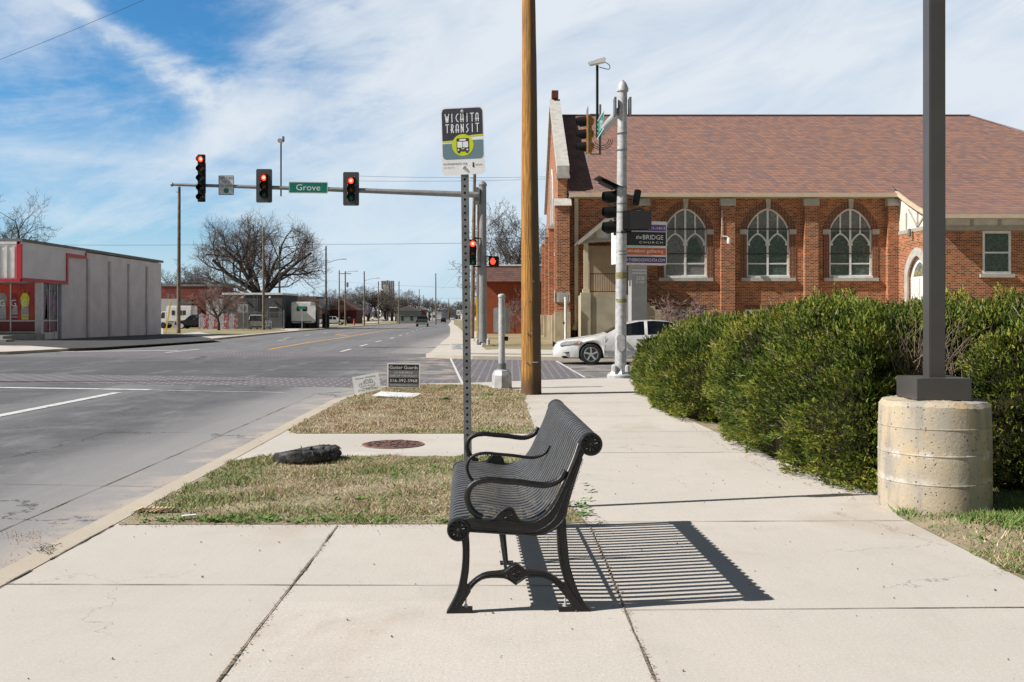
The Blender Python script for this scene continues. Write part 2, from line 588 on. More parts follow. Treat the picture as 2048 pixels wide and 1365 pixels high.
def tag(o, label=None, cat=None, group=None, kind=None):
    if label:
        o['label'] = label
    if cat:
        o['category'] = cat
    if group:
        o['group'] = group
    if kind:
        o['kind'] = kind
    return o


def thing(name, label, cat, loc=(0, 0, 0), rz=0.0, group=None, rot=None):
    o = bpy.data.objects.new(name, None)
    o.empty_display_size = 0.2
    COL.objects.link(o)
    o.location = loc
    o.rotation_euler = rot if rot is not None else (0, 0, rz)
    return tag(o, label, cat, group)


KIDS = {}


def kids(o):
    return [c for c in COL.objects if c.parent == o]


def copy_tree(o, parent=None):
    c = o.copy()
    COL.objects.link(c)
    if parent is not None:
        c.parent = parent
    for ch in kids(o):
        copy_tree(ch, c)
    return c


def np_mesh(name, verts, faces, mi, mats, parent=None, smooth=False, **props):
    """verts (n,3); faces (k,3 or 4) numpy arrays"""
    me = bpy.data.meshes.new(name)
    k, c = faces.shape
    me.vertices.add(len(verts))
    me.vertices.foreach_set('co', verts.astype(np.float32).ravel())
    me.loops.add(k * c)
    me.loops.foreach_set('vertex_index', faces.astype(np.int32).ravel())
    me.polygons.add(k)
    me.polygons.foreach_set('loop_start', np.arange(0, k * c, c, dtype=np.int32))
    me.polygons.foreach_set('loop_total', np.full(k, c, dtype=np.int32))
    for q in mats:
        me.materials.append(q)
    me.polygons.foreach_set('material_index', mi.astype(np.int32))
    me.update(calc_edges=True)
    me.validate()
    o = bpy.data.objects.new(name, me)
    COL.objects.link(o)
    if parent is not None:
        o.parent = parent
    for kk, v in props.items():
        o[kk] = v
    return o

# ------------------------------------------------------------------ shared materials
M_conc = concrete_mat('sidewalk_concrete', (0.575, 0.53, 0.48), (0.53, 0.49, 0.445))
M_kerb = concrete_mat('kerb_concrete', (0.53, 0.465, 0.375), (0.45, 0.39, 0.31), stain_amt=0.3)
M_asph = asphalt_mat()
M_joint = mat('joint_dirt', (0.22, 0.18, 0.14), 0.95, col2=(0.09, 0.075, 0.06), scale=12)
M_debris = mat('debris', (0.50, 0.38, 0.27), 0.95, col2=(0.30, 0.2, 0.13), scale=40)
M_soil = mat('lawn_soil', (0.36, 0.29, 0.20), 0.95, col2=(0.22, 0.19, 0.11), scale=2.2, bump=0.6, bscale=40)
M_lawn = mat('dry_lawn', (0.33, 0.26, 0.15), 0.95, col2=(0.19, 0.18, 0.085), scale=0.35, bump=0.6, bscale=9, detail=9)
M_farland = mat('far_ground', (0.23, 0.20, 0.13), 0.95, col2=(0.13, 0.14, 0.07), scale=0.05, detail=8)
M_white_paint = mat('worn_white_paint', (0.62, 0.62, 0.62), 0.7, col2=(0.30, 0.30, 0.31), scale=6, lo=0.5, hi=0.7, detail=8)
M_yellow_paint = mat('worn_yellow_paint', (0.62, 0.35, 0.07), 0.7, col2=(0.34, 0.26, 0.15), scale=4, lo=0.5, hi=0.7, detail=8)
M_white = mat('white_paint', (0.78, 0.78, 0.77), 0.5, col2=(0.66, 0.66, 0.64), scale=3)
M_black = mat('black_plastic', (0.010, 0.010, 0.011), 0.55, spec=0.25)
M_galv = mat('galvanised_steel', (0.56, 0.565, 0.57), 0.5, metal=0.15, col2=(0.40, 0.405, 0.415), scale=9, bump=0.05)
M_steel = mat('grey_steel', (0.22, 0.225, 0.235), 0.5, metal=0.4)
M_wood_g = mat('weathered_pole_wood', (0.23, 0.185, 0.14), 0.9, col2=(0.13, 0.105, 0.085), scale=3)
M_bark = mat('bark', (0.075, 0.062, 0.052), 0.95, col2=(0.04, 0.034, 0.03), scale=3)
M_twig = mat('twigs', (0.115, 0.096, 0.084), 0.95, col2=(0.07, 0.06, 0.055), scale=1)
M_rubber = mat('rubber', (0.018, 0.018, 0.019), 0.75)
M_wire = mat('wire', (0.03, 0.03, 0.035), 0.6)
M_red = mat('red_paint', (0.55, 0.012, 0.035), 0.5, col2=(0.48, 0.01, 0.03))


def paver_mat():
    m = bpy.data.materials.new('stamped_pavers')
    m.use_nodes = True
    g = NG(m.node_tree)
    b = m.node_tree.nodes['Principled BSDF']
    b.inputs['Roughness'].default_value = 0.8
    tc = g.n('ShaderNodeTexCoord')
    P = tc.outputs['Object']
    bt = g.n('ShaderNodeTexBrick')
    bt.offset = 0.5
    g.link(P, bt.inputs['Vector'])
    bt.inputs['Scale'].default_value = 1.0
    bt.inputs['Brick Width'].default_value = 0.42
    bt.inputs['Row Height'].default_value = 0.27
    bt.inputs['Mortar Size'].default_value = 0.022
    bt.inputs['Color1'].default_value = (0.12, 0.105, 0.115, 1)
    bt.inputs['Color2'].default_value = (0.085, 0.078, 0.09, 1)
    bt.inputs['Mortar'].default_value = (0.33, 0.31, 0.32, 1)
    n = g.noise(P, 0.8, 7, 0.65)
    c = g.mix(g.m('MULTIPLY', g.ss(n, 0.4, 0.7), 0.6), bt.outputs[0], (0.15, 0.145, 0.15))
    g.link(c, b.inputs['Base Color'])
    return m


M_paver = paver_mat()

# ------------------------------------------------------------------ setting: ground, road, pavements
YS = [55, 62, 70, 85, 100, 130, 160, 221, 305, 439, 650, 900, 3000]


def interp(tab, y):
    if y <= tab[0][0]:
        return tab[0][1]
    for (a, ta), (b, tb) in zip(tab, tab[1:]):
        if y <= b:
            return ta + (tb - ta) * (y - a) / (b - a)
    return tab[-1][1]


RK = [(34, -2.6), (68, -3.5), (110, -5.6), (160, -8.2), (221, -11.7), (439, -22), (900, -44), (3000, -140)]
LK = [(38, -19.7), (42, -18.7), (56, -17.4), (70, -18.7), (100, -21), (160, -24), (221, -27), (439, -37), (900, -59), (3000, -155)]


def xr(Y):
    return ST(interp(RK, Y), Y)[0]


def xl(Y):
    return ST(interp(LK, Y), Y)[0]


def sheet(name, polys, mats, z=0.0, skirt=0.0, **kw):
    """polys: list of flat polygons [(x,y)], given the fall of the land; skirt gives it edges that go down"""
    b = MB()
    for p in polys:
        tris = tessellate_polygon([[Vector((a, c, 0)) for a, c in p]])
        o = len(b.v)
        for a, c in p:
            b.v.append((a, c, gz(c) + z))
        for t in tris:
            b.f.append(tuple(o + i for i in t))
            b.mi.append(0)
        if skirt:
            k = len(p)
            for i in range(k):
                (a, c), (d, e) = p[i], p[(i + 1) % k]
                b.face([(a, c, gz(c) + z), (d, e, gz(e) + z), (d, e, gz(e) + z - skirt), (a, c, gz(c) + z - skirt)],
                       1 if isinstance(mats, list) and len(mats) > 1 else 0)
    o = b.build(name, mats)
    me = o.data
    for p in me.polygons:      # tops must face up
        pass
    tag(o, kind='structure')
    for k, v in kw.items():
        o[k] = v
    return o


def strips(fl, fr, ys=YS):
    out = []
    for a, c in zip(ys, ys[1:]):
        out.append([(fl(a), a), (fr(a), a), (fr(c), c), (fl(c), c)])
    return out


sheet('ground', [[(-3000, -200), (3000, -200), (3000, 55), (-3000, 55)]] + strips(lambda y: -3000, lambda y: 3000), M_farland, -0.17)
sheet('road', [[(-400, -200), (400, -200), (400, 55), (-400, 55)]] + strips(lambda y: xl(y) - 2, lambda y: xr(y) + 2), M_asph, -0.12)

kerb = [G(-700, 1390 + 430), ] and []
NR = [ST(-2.92, -60), ST(-2.92, 17.0), (-2.95, 18.0), (-2.9, 19.0), (-2.72, 20.1), (-2.35, 20.7), (-1.87, 21.05), (-1.0, 21.15),
      (0.4, 21.9), (1.64, 22.6), (2.3, 22.7), (2.9, 22.55), (60, 11.0), (260, -29), (260, -60)]
sheet('pavement', [NR], [M_conc, M_kerb], 0.0, 0.15)
FR = [(xr(38), 38), (xr(38) - 0.02, 36.2), (-2.2, 35.2), (-1.4, 34.6), (1.45, 33.9), (60, 22.2), (400, -46), (900, -46), (900, 55), (xr(55), 55)]
sheet('pavement', [FR] + strips(xr, lambda y: 900 + y), [M_conc, M_kerb], 0.0, 0.15)
FL = [(xl(42), 42), (xl(38.5), 38.7), (-21, 38.4), (-60, 46), (-100, 54), (-900, 54.9), (-900, 55), (xl(55), 55)]
sheet('pavement', [FL] + strips(lambda y: -900 - y, xl), [M_conc, M_kerb], 0.0, 0.15)
NL = [(-19.9, -60), (-19.9, 24.3), (-20.6, 25.5), (-21.8, 26.0), (-60, 33.5), (-160, 53), (-900, 53), (-900, -60)]
sheet('pavement', [NL], [M_conc, M_kerb], 0.0, 0.15)

# kerb line on our side: a paler band along the edge
KB = [ST(-2.925, 2.0), ST(-2.925, 17.0), (-3.157, 18.0)]
b = MB()
kp = [(ST(-2.92, -5)), ST(-2.92, 17.0), (-2.95 - 0.0, 18.0), (-2.9, 19.0), (-2.72, 20.1), (-2.35, 20.7)]
kq = [(ST(-2.74, -5)), ST(-2.74, 17.0), (-2.78, 18.0), (-2.73, 18.95), (-2.56, 19.95), (-2.24, 20.52)]
for i in range(len(kp) - 1):
    b.face([(*kp[i], .004), (*kq[i], .004), (*kq[i + 1], .004), (*kp[i + 1], .004)])
tag(b.build('kerb', M_kerb), kind='structure')

# gutter joint on the road, and the long joints between the lanes
def ribbon(mb, pts, w, z, m=0, jit=0.0, taper=False, steps=0.25, gap=0.0):
    P = []
    for (x0, y0), (x1, y1) in zip(pts, pts[1:]):
        L = math.hypot(x1 - x0, y1 - y0)
        k = max(1, int(L / steps)) if jit else 1
        for i in range(k):
            P.append((x0 + (x1 - x0) * i / k, y0 + (y1 - y0) * i / k))
    P.append(pts[-1])
    L_, R_ = [], []
    for i, (x, y) in enumerate(P):
        x0, y0 = P[max(0, i - 1)]
        x1, y1 = P[min(len(P) - 1, i + 1)]
        d = math.hypot(x1 - x0, y1 - y0) or 1
        nx, ny = -(y1 - y0) / d, (x1 - x0) / d
        ww = w / 2 * (1 + random.uniform(-.6, .9) * (1 if jit else 0))
        jx = random.uniform(-jit, jit)
        L_.append((x + nx * (ww + jx), y + ny * (ww + jx), z + gz(y)))
        R_.append((x - nx * (ww - jx), y - ny * (ww - jx), z + gz(y)))
    for i in range(len(P) - 1):
        if gap and random.random() < gap:
            continue
        mb.face([L_[i], L_[i + 1], R_[i + 1], R_[i]], m)
    return mb


b = MB()
ribbon(b, [ST(-3.72, 2), ST(-3.72, 19.5)], 0.009, -0.115, jit=0.006)
ribbon(b, [ST(-7.9, 3), ST(-7.95, 20)], 0.008, -0.115, jit=0.006)
ribbon(b, [ST(-7.3, 9.5), ST(-3.0, 9.1)], 0.006, -0.115, jit=0.006)
ribbon(b, [ST(-11.6, 9), ST(-11.6, 20)], 0.008, -0.115, jit=0.006)
tag(b.build('road', M_joint), kind='structure')

# sidewalk joints
b = MB()
tj = 0.632
for px, py in ((1170, 1045), (1120, 906.5), (1110, 864), (1100, 833), (1085, 806), (1085, 786)):
    Y = G(1100, py)[1]
    ribbon(b, [ST(0.47, Y), ST(3.6, Y + 0.06)], 0.008, 0.004, jit=0.002)
ribbon(b, [ST(tj, 4.93), ST(2.95, 4.98)], 0.007, 0.004, jit=0.002)
ribbon(b, [ST(-2.74, 5.40), ST(tj, 5.37)], 0.006, 0.004, jit=0.002)
ribbon(b, [ST(-2.74, 3.1), ST(2.95, 3.1)], 0.006, 0.004, jit=0.003)
ribbon(b, [ST(-2.74, 0), ST(-2.74, 6.9)], 0.008, 0.0078, jit=0.004, steps=.12, gap=.12)
tag(b.build('sidewalk_joints', M_joint), kind='structure')
b = MB()
for t, w in ((tj, 0.030), (-1.15, 0.026)):
    ribbon(b, [ST(t, 2.0), ST(t + .006, 3.4), ST(t - .004, 4.6), ST(t + .004, 5.8), ST(t, 6.9)], .0085, 0.0055, 1, jit=0.0016, steps=0.16)
    for i in range(420):
        y_ = random.uniform(2.4, 6.9)
        cx_, cy_ = ST(t + random.gauss(0, w * .38), y_)
        s_ = random.uniform(.003, .008)
        aa = random.uniform(0, 6)
        b.face([(cx_ + s_ * math.cos(aa + q_), cy_ + s_ * random.uniform(.5, 1) * math.sin(aa + q_), .0062 + s_ * .4) for q_ in (0, 1.7, 3.2, 4.8)], 0 if random.random() < .8 else 1)
tag(b.build('sidewalk_joints', [M_debris, M_joint]), kind='structure')

# crosswalks and painted lines
b = MB()
def flat(mb, pts, z, m=0):
    mb.face([(x, y, z + gz(y)) for x, y in pts], m)
flat(b, [(-19.6, 27.6), (-19.6, 24.6), (-5.0, 21.7), (-2.3, 21.2), (-1.0, 21.5), (-1.2, 23.7), (-5.4, 24.6)], -0.1165)
flat(b, [G(897, 716.8, -.12), G(1112, 722.5, -.12), G(1170, 755, -.12), G(925, 768, -.12)], -0.1165)
flat(b, [(-19.0, 42.0), (-18.4, 38.8), (-2.6, 36.2), (-2.6, 39.2)], -0.1165)
tag(b.build('crosswalk', M_paver), kind='structure')
b = MB()
W0 = -0.1125
def stripe(pts, w, mb=None):
    ribbon(mb or b, pts, w, W0)
stripe([G(-60, 775, -.12), G(0, 776, -.12), G(300, 780.5, -.12)], 0.24)
stripe([G(300, 781, -.12), G(568, 786, -.12)], 0.06)
stripe([ST(-7.95, 14.6), ST(-7.85, 20.0)], 0.2)
stripe([ST(-7.95, 3), ST(-7.95, 8.6)], 0.15)
for a, c in ((900, 716.5), (1115, 722)):
    pass
stripe([G(901, 717.5, -.12), G(925, 768, -.12)], 0.065)
stripe([G(1112, 722.5, -.12), G(1170, 756, -.12)], 0.065)
stripe([ST(-13.9, 40.5), ST(-13.6, 62)], 0.16)
stripe([ST(-14.2, 43), ST(-20.0, 41.2)], 0.4)
for y0 in (41.5, 48.5, 56, 66, 77, 89, 102, 116, 131, 147):
    tt = interp(RK, y0 + 1) - 3.9
    stripe([ST(tt - 0.05, y0), ST(interp(RK, y0 + 3.4) - 3.95, y0 + 3.2)], 0.16)
for y0 in (66, 78, 92, 108, 126, 147):
    stripe([ST(interp(LK, y0) + 3.7, y0), ST(interp(LK, y0 + 3) + 3.7, y0 + 3.2)], 0.16)
tag(b.build('road_markings', M_white_paint), kind='structure')
b = MB()
yl = [(Y, interp(RK, Y) - 7.6) for Y in (44, 55, 68, 85, 100, 130, 160, 221, 300, 439)]
for i in range(len(yl) - 1):
    stripe([ST(yl[i][1], yl[i][0]), ST(yl[i + 1][1], yl[i + 1][0])], 0.20, b)
yl2 = [(Y, interp(RK, Y) - 9.6) for Y in (82, 100, 130, 160, 221, 300, 439)]
for i in range(len(yl2) - 1):
    stripe([ST(yl2[i][1], yl2[i][0]), ST(yl2[i + 1][1], yl2[i + 1][0])], 0.22, b)
stripe([ST(yl[3][1] + 0.1, 76), ST(yl2[0][1], 82)], 0.3, b)
tag(b.build('road_markings', M_yellow_paint), kind='structure')

# grass strips: soil sheets
GA = [ST(-2.72, 6.93), ST(0.45, 6.95), ST(0.62, 7.0), ST(0.56, 7.5), ST(0.50, 8.6), ST(0.47, 10.22), ST(-2.5, 10.28), ST(-2.72, 9.9)]
GB = [ST(-2.72, 12.5), ST(-2.55, 12.2), ST(0.45, 12.2), ST(0.42, 17.5), G(1062, 786), G(1040, 781), G(985, 776), G(960, 770.5), G(850, 769.5), G(775, 775), G(745, 783), ST(-2.6, 18.0), ST(-2.72, 17.0)]
GC = [ST(2.95, 2.0), ST(2.95, 7.25), (2.98, 7.4), (3.4, 8.6), (9, 8.6), (9, 2.0)]
GD = [(3.0, 8.6), (2.72, 10), (2.6, 12), (2.5, 14), (2.45, 17), (2.5, 19.5), (2.6, 21.8), (40, 13.5), (40, -10), (9, -10), (9, 8.6)]
sheet('lawn', [GA, GB, GC], M_soil, 0.005)
sheet('lawn', [GD], M_soil, 0.0045)
# far lawns
sheet('lawn', [[G(972, 700), G(1010, 698), G(1108, 700), (60, 31), (60, 55), (-2.2, 55)],
               [(-2.2, 55), (60, 55), (60, 80), (-2.6, 80)]], M_lawn, 0.006)
sheet('lawn', [[(-1.8, 37.0), (-1.5, 36.2), (1.6, 35.5), (1.6, 36.3)]], M_lawn, 0.006)
sheet('lawn', strips(lambda y: xr(y) + 1.2, lambda y: xr(y) + 60, [95, 130, 160, 221, 305, 439]), M_lawn, 0.006)
sheet('lawn', [[G(398, 664.5), G(452, 657.5), G(540, 657.5), G(578, 661.5), G(520, 667), G(448, 673)],
               [G(326, 668.5), G(356, 668.5), G(442, 658.5), G(442, 653.5), G(326, 653.5)],
               [G(594, 660.5), G(640, 658), G(632, 655.5), G(604, 656.5)]], M_lawn, 0.006)
sheet('lawn', strips(lambda y: xl(y) - 9, lambda y: xl(y) - 0.6, [135, 160, 221, 305, 439]), M_lawn, 0.006)
sheet('lawn', strips(lambda y: -400, lambda y: xl(y) - 13, [150, 221, 305, 439]), M_lawn, 0.006)

# grass blades ------------------------------------------------------
def in_poly(P, x, y):
    c = np.zeros(len(x), bool)
    j = len(P) - 1
    for i in range(len(P)):
        xi, yi = P[i]
        xj, yj = P[j]
        if yi != yj:
            c ^= ((yi > y) != (yj > y)) & (x < (xj - xi) * (y - yi) / (yj - yi) + xi)
        j = i
    return c


rng = np.random.default_rng(3)


def field(x, y, s, seed):
    r = np.random.default_rng(seed)
    v = np.zeros_like(x)
    for _ in range(9):
        a = r.uniform(0, 6.28)
        k = s * r.uniform(0.5, 2.2)
        v += np.sin((x * math.cos(a) + y * math.sin(a)) * k + r.uniform(0, 6.28))
    return v / 3.0


M_bl = [mat('straw', (0.58, 0.45, 0.27), 0.9, col2=(0.46, 0.34, 0.20), scale=20),
        mat('pale_straw', (0.66, 0.56, 0.42), 0.9, col2=(0.55, 0.45, 0.33), scale=20),
        mat('brown_straw', (0.34, 0.245, 0.155), 0.9, col2=(0.20, 0.145, 0.10), scale=20),
        mat('green_blade', (0.22, 0.28, 0.075), 0.8, col2=(0.14, 0.20, 0.05), scale=20),
        mat('bright_blade', (0.13, 0.27, 0.045), 0.8, col2=(0.09, 0.2, 0.04), scale=20)]


def blades(name, poly, density, h0, h1, w, green, seed, edge_green=None, z=0.005):
    xs = [p[0] for p in poly]
    ys = [p[1] for p in poly]
    n = int(density * (max(xs) - min(xs)) * (max(ys) - min(ys)))
    r = np.random.default_rng(seed)
    x = r.uniform(min(xs), max(xs), n)
    y = r.uniform(min(ys), max(ys), n)
    bare = field(x, y, 2.3, seed + 5)
    ex = 0.045 * field(x, y, 11.0, seed + 8) + r.normal(0, .012, n)
    ey = 0.045 * field(x, y, 12.0, seed + 9) + r.normal(0, .012, n)
    k = in_poly(poly, x + ex, y + ey) & (r.random(n) > np.clip(bare * 0.75 - 0.15, 0, 0.85))
    x, y = x[k], y[k]
    n = len(x)
    gf = green + 0.22 * field(x, y, 2.0, seed + 1) + 0.12 * field(x, y, 9.0, seed + 2)
    if edge_green is not None:
        gf = gf + edge_green(x, y)
    u = r.random(n)
    mi = np.where(u < gf * 0.8, 3, np.where(u < gf, 4, 0))
    q = r.random(n)
    mi = np.where(mi == 0, np.where(q < 0.42, 0, np.where(q < 0.66, 1, 2)), mi)
    h = r.uniform(h0, h1, n) * (0.85 + 0.45 * np.clip(field(x, y, 6, seed + 3), -1, 1.4))
    h = np.where(mi >= 3, h * 1.1, h)
    a = r.uniform(0, 6.283, n)
    lean = r.uniform(0.2, 1.5, n) * h
    la = r.uniform(0, 6.283, n)
    ww = w * r.uniform(0.6, 1.5, n)
    ww = np.where(mi == 4, ww * 1.5, ww)
    V = np.zeros((n, 3, 3), np.float32)
    V[:, 0] = np.stack([x - np.cos(a) * ww, y - np.sin(a) * ww, np.full(n, z)], 1)
    V[:, 1] = np.stack([x + np.cos(a) * ww, y + np.sin(a) * ww, np.full(n, z)], 1)
    V[:, 2] = np.stack([x + np.cos(la) * lean, y + np.sin(la) * lean, z + h], 1)
    o = np_mesh(name, V.reshape(-1, 3), np.arange(n * 3).reshape(n, 3), mi, M_bl)
    return tag(o, kind='stuff')


tag(blades('grass', GA, 5200, 0.010, 0.036, 0.0032, 0.38, 11,
           lambda x, y: 0.35 * (y < 7.2) + 0.25 * (x < -2.3) - 0.15 * (y > 9.4)), 'patchy green and straw coloured grass of the strip beside the bench', 'grass')
tag(blades('grass', GB, 2600, 0.012, 0.040, 0.0045, 0.03, 12,
           lambda x, y: 0.55 * np.clip(12.9 - y, 0, 1) + 0.22 * np.clip(y - 17.5, 0, 1) + 0.1 * (x > -0.5) * (y < 14.5)), 'dry straw coloured grass of the strip around the two yard signs', 'grass')
tag(blades('grass', GC, 6000, 0.015, 0.06, 0.004, 0.50, 13, lambda x, y: 0.5 * (y > 6.8)), 'green and brown grass at the foot of the concrete drum', 'grass')
# straw and litter tufts where grass meets paving
DN = [ST(0.40, 17.3), ST(0.75, 17.6), (0.9, 19.5), (0.2, 20.6), (-0.5, 20.0)]

# low leafy weeds and fallen leaves
def weeds(name, spots, seed, mats, label, cat, size=0.05, n=16, up=0.5):
    b = MB()
    r = random.Random(seed)
    for (x, y) in spots:
        for i in range(n):
            a = r.uniform(0, 6.28)
            L = size * r.uniform(.5, 1.3)
            w = L * r.uniform(.25, .45)
            cx, cy = x + r.gauss(0, size * .5), y + r.gauss(0, size * .5)
            d = Vector((math.cos(a), math.sin(a), r.uniform(0.1, 1) * up)).normalized()
            s_ = Vector((-d.y, d.x, 0)).normalized() * w
            p = Vector((cx, cy, 0.012 + r.uniform(0, size * .3)))
            b.face([p, p + d * L * .5 + s_, p + d * L, p + d * L * .5 - s_], r.randrange(len(mats)))
    o = b.build(name, mats)
    tag(o, label, cat, kind='stuff')
    return o


r_ = random.Random(4)
M_weed = mat('weed_leaf', (0.10, 0.22, 0.04), 0.6, col2=(0.16, 0.27, 0.06), scale=20)
M_leaf = mat('fallen_leaf', (0.30, 0.17, 0.08), 0.85, col2=(0.18, 0.1, 0.05), scale=20)
M_leaf2 = mat('pale_leaf', (0.50, 0.38, 0.24), 0.85, col2=(0.38, 0.28, 0.17), scale=20)
sp = [ST(r_.uniform(-2.6, 0.6), 6.98 + abs(r_.gauss(0, .06))) for _ in range(55)] + [ST(r_.uniform(-2.6, .4), r_.uniform(7.1, 10.1)) for _ in range(30)]
sp += [G(1170 + r_.uniform(-12, 12), 1000 + r_.uniform(-30, 40)) for _ in range(14)]
weeds('weeds', sp, 1, [M_weed], 'small broad leaved weeds along the near edge of the grass strip', 'weeds', 0.035, 9)
sp = [(3.0 + (7.4 - y) * 0.0 + r_.uniform(0.05, 3), y) for y in [r_.uniform(6.2, 7.6) for _ in range(60)]]
weeds('weeds', sp, 2, [M_weed], 'bright green weeds at the foot of the concrete drum', 'weeds', 0.04, 9)
weeds('weeds', [(-1.16, 16.9)], 3, [M_weed], 'single green weed rosette in the dry strip', 'weeds', 0.09, 22)
sp = [ST(r_.uniform(-2.7, .4), r_.uniform(6.9, 10.2)) for _ in range(500)] + [ST(r_.uniform(-2.7, .3), r_.uniform(12.3, 18)) for _ in range(350)]
sp += [(2.35 + abs(r_.gauss(0, .12)) + 0.42 * max(0, 1 - (y - 7.4) / 2.2), y) for y in [r_.uniform(7.5, 14.5) for _ in range(260)]]
sp += [G(1185 + r_.gauss(0, 16), 1047 + r_.gauss(0, 4)) for _ in range(50)]
weeds('leaf_litter', sp, 5, [M_leaf, M_leaf2], 'scattered brown fallen leaves over grass and hedge foot', 'leaves', 0.022, 1, 0.4)
# dirt grains and gravel along the kerb and on the slab
b = MB()
for i in range(900):
    q = r_.random()
    if q < .45:
        x, y = ST(-2.95 - abs(r_.gauss(0, .16)), r_.uniform(5, 16)); z = -.12
    elif q < .62:
        x, y = G(45 + r_.gauss(0, 26), 1073 + r_.gauss(0, 7), -.12); z = -.12
    elif q < .82:
        x, y = ST(r_.uniform(-2.7, .4), 6.88 + r_.gauss(0, .03)); z = .006
    else:
        x, y = ST(r_.uniform(-2.7, 2.8), r_.uniform(3.4, 12)); z = .004
    s_ = r_.uniform(.003, .009)
    v = [(x + s_ * math.cos(a + i), y + s_ * math.sin(a + i) * r_.uniform(.6, 1), z) for a in (0, 1.6, 3.1, 4.7)] + [(x, y, z + s_)]
    b.add(v, [(0, 1, 4), (1, 2, 4), (2, 3, 4), (3, 0, 4)], 1 if (q >= .82 and r_.random() < .6) else 0)
tag(b.build('gravel', [M_debris, M_joint]), 'pinkish grit drifted along the kerb and over the slabs', 'gravel', kind='stuff')

# ------------------------------------------------------------------ the bench
M_iron = mat('black_painted_iron', (0.008, 0.008, 0.0085), 0.36, col2=(0.014, 0.014, 0.0145), scale=30, bump=0.3, bscale=160, spec=0.42)
M_ironr = mat('rusty_iron', (0.05, 0.028, 0.02), 0.75, col2=(0.018, 0.016, 0.016), scale=40, bump=0.5, bscale=120)
M_strap = mat('black_strap', (0.065, 0.065, 0.068), 0.40, col2=(0.09, 0.09, 0.093), scale=12, bump=0.08, bscale=120, spec=0.6)
BS = 1092.0


def bc(cx, cy):
    """bench profile survey: u away from the street, z up"""
    return ((cx - 90) / BS, (1278 - cy) / BS)


def bl(*pts):
    return [bc(*p) for p in pts]


def smoothline(pts, n=4):
    """Catmull-Rom through 2-D or 3-D points"""
    P = [Vector(p) if len(p) == 3 else Vector((p[0], p[1], 0)) for p in pts]
    out = []
    for i in range(len(P) - 1):
        p0, p1, p2, p3 = P[max(i - 1, 0)], P[i], P[i + 1], P[min(i + 2, len(P) - 1)]
        for k in range(n):
            t = k / n
            out.append(0.5 * ((2 * p1) + (p2 - p0) * t + (2 * p0 - 5 * p1 + 4 * p2 - p3) * t * t + (3 * p1 - p0 - 3 * p2 + p3) * t ** 3))
    out.append(P[-1])
    return [tuple(p) if len(pts[0]) == 3 else (p.x, p.y) for p in out]


BL = 1.92
BENCH = thing('bench', 'black strap metal bench with scrolled cast end frames on the sidewalk', 'bench',
              ((893 - 1024) / F * 4.875, 4.875, 0), rz=0.046)


def pr(mb, poly, y0, y1, m=0):
    mb.prism([(a, c) for a, c in poly], (0, y0, 0), (1, 0, 0), (0, 0, 1), (0, y1 - y0, 0), m)


def rim(mb, pts, y, r=0.006, closed=False, n=3):
    p = smoothline(pts, n)
    mb.tube([(a, y, c) for a, c in p], r, 6, closed=closed)


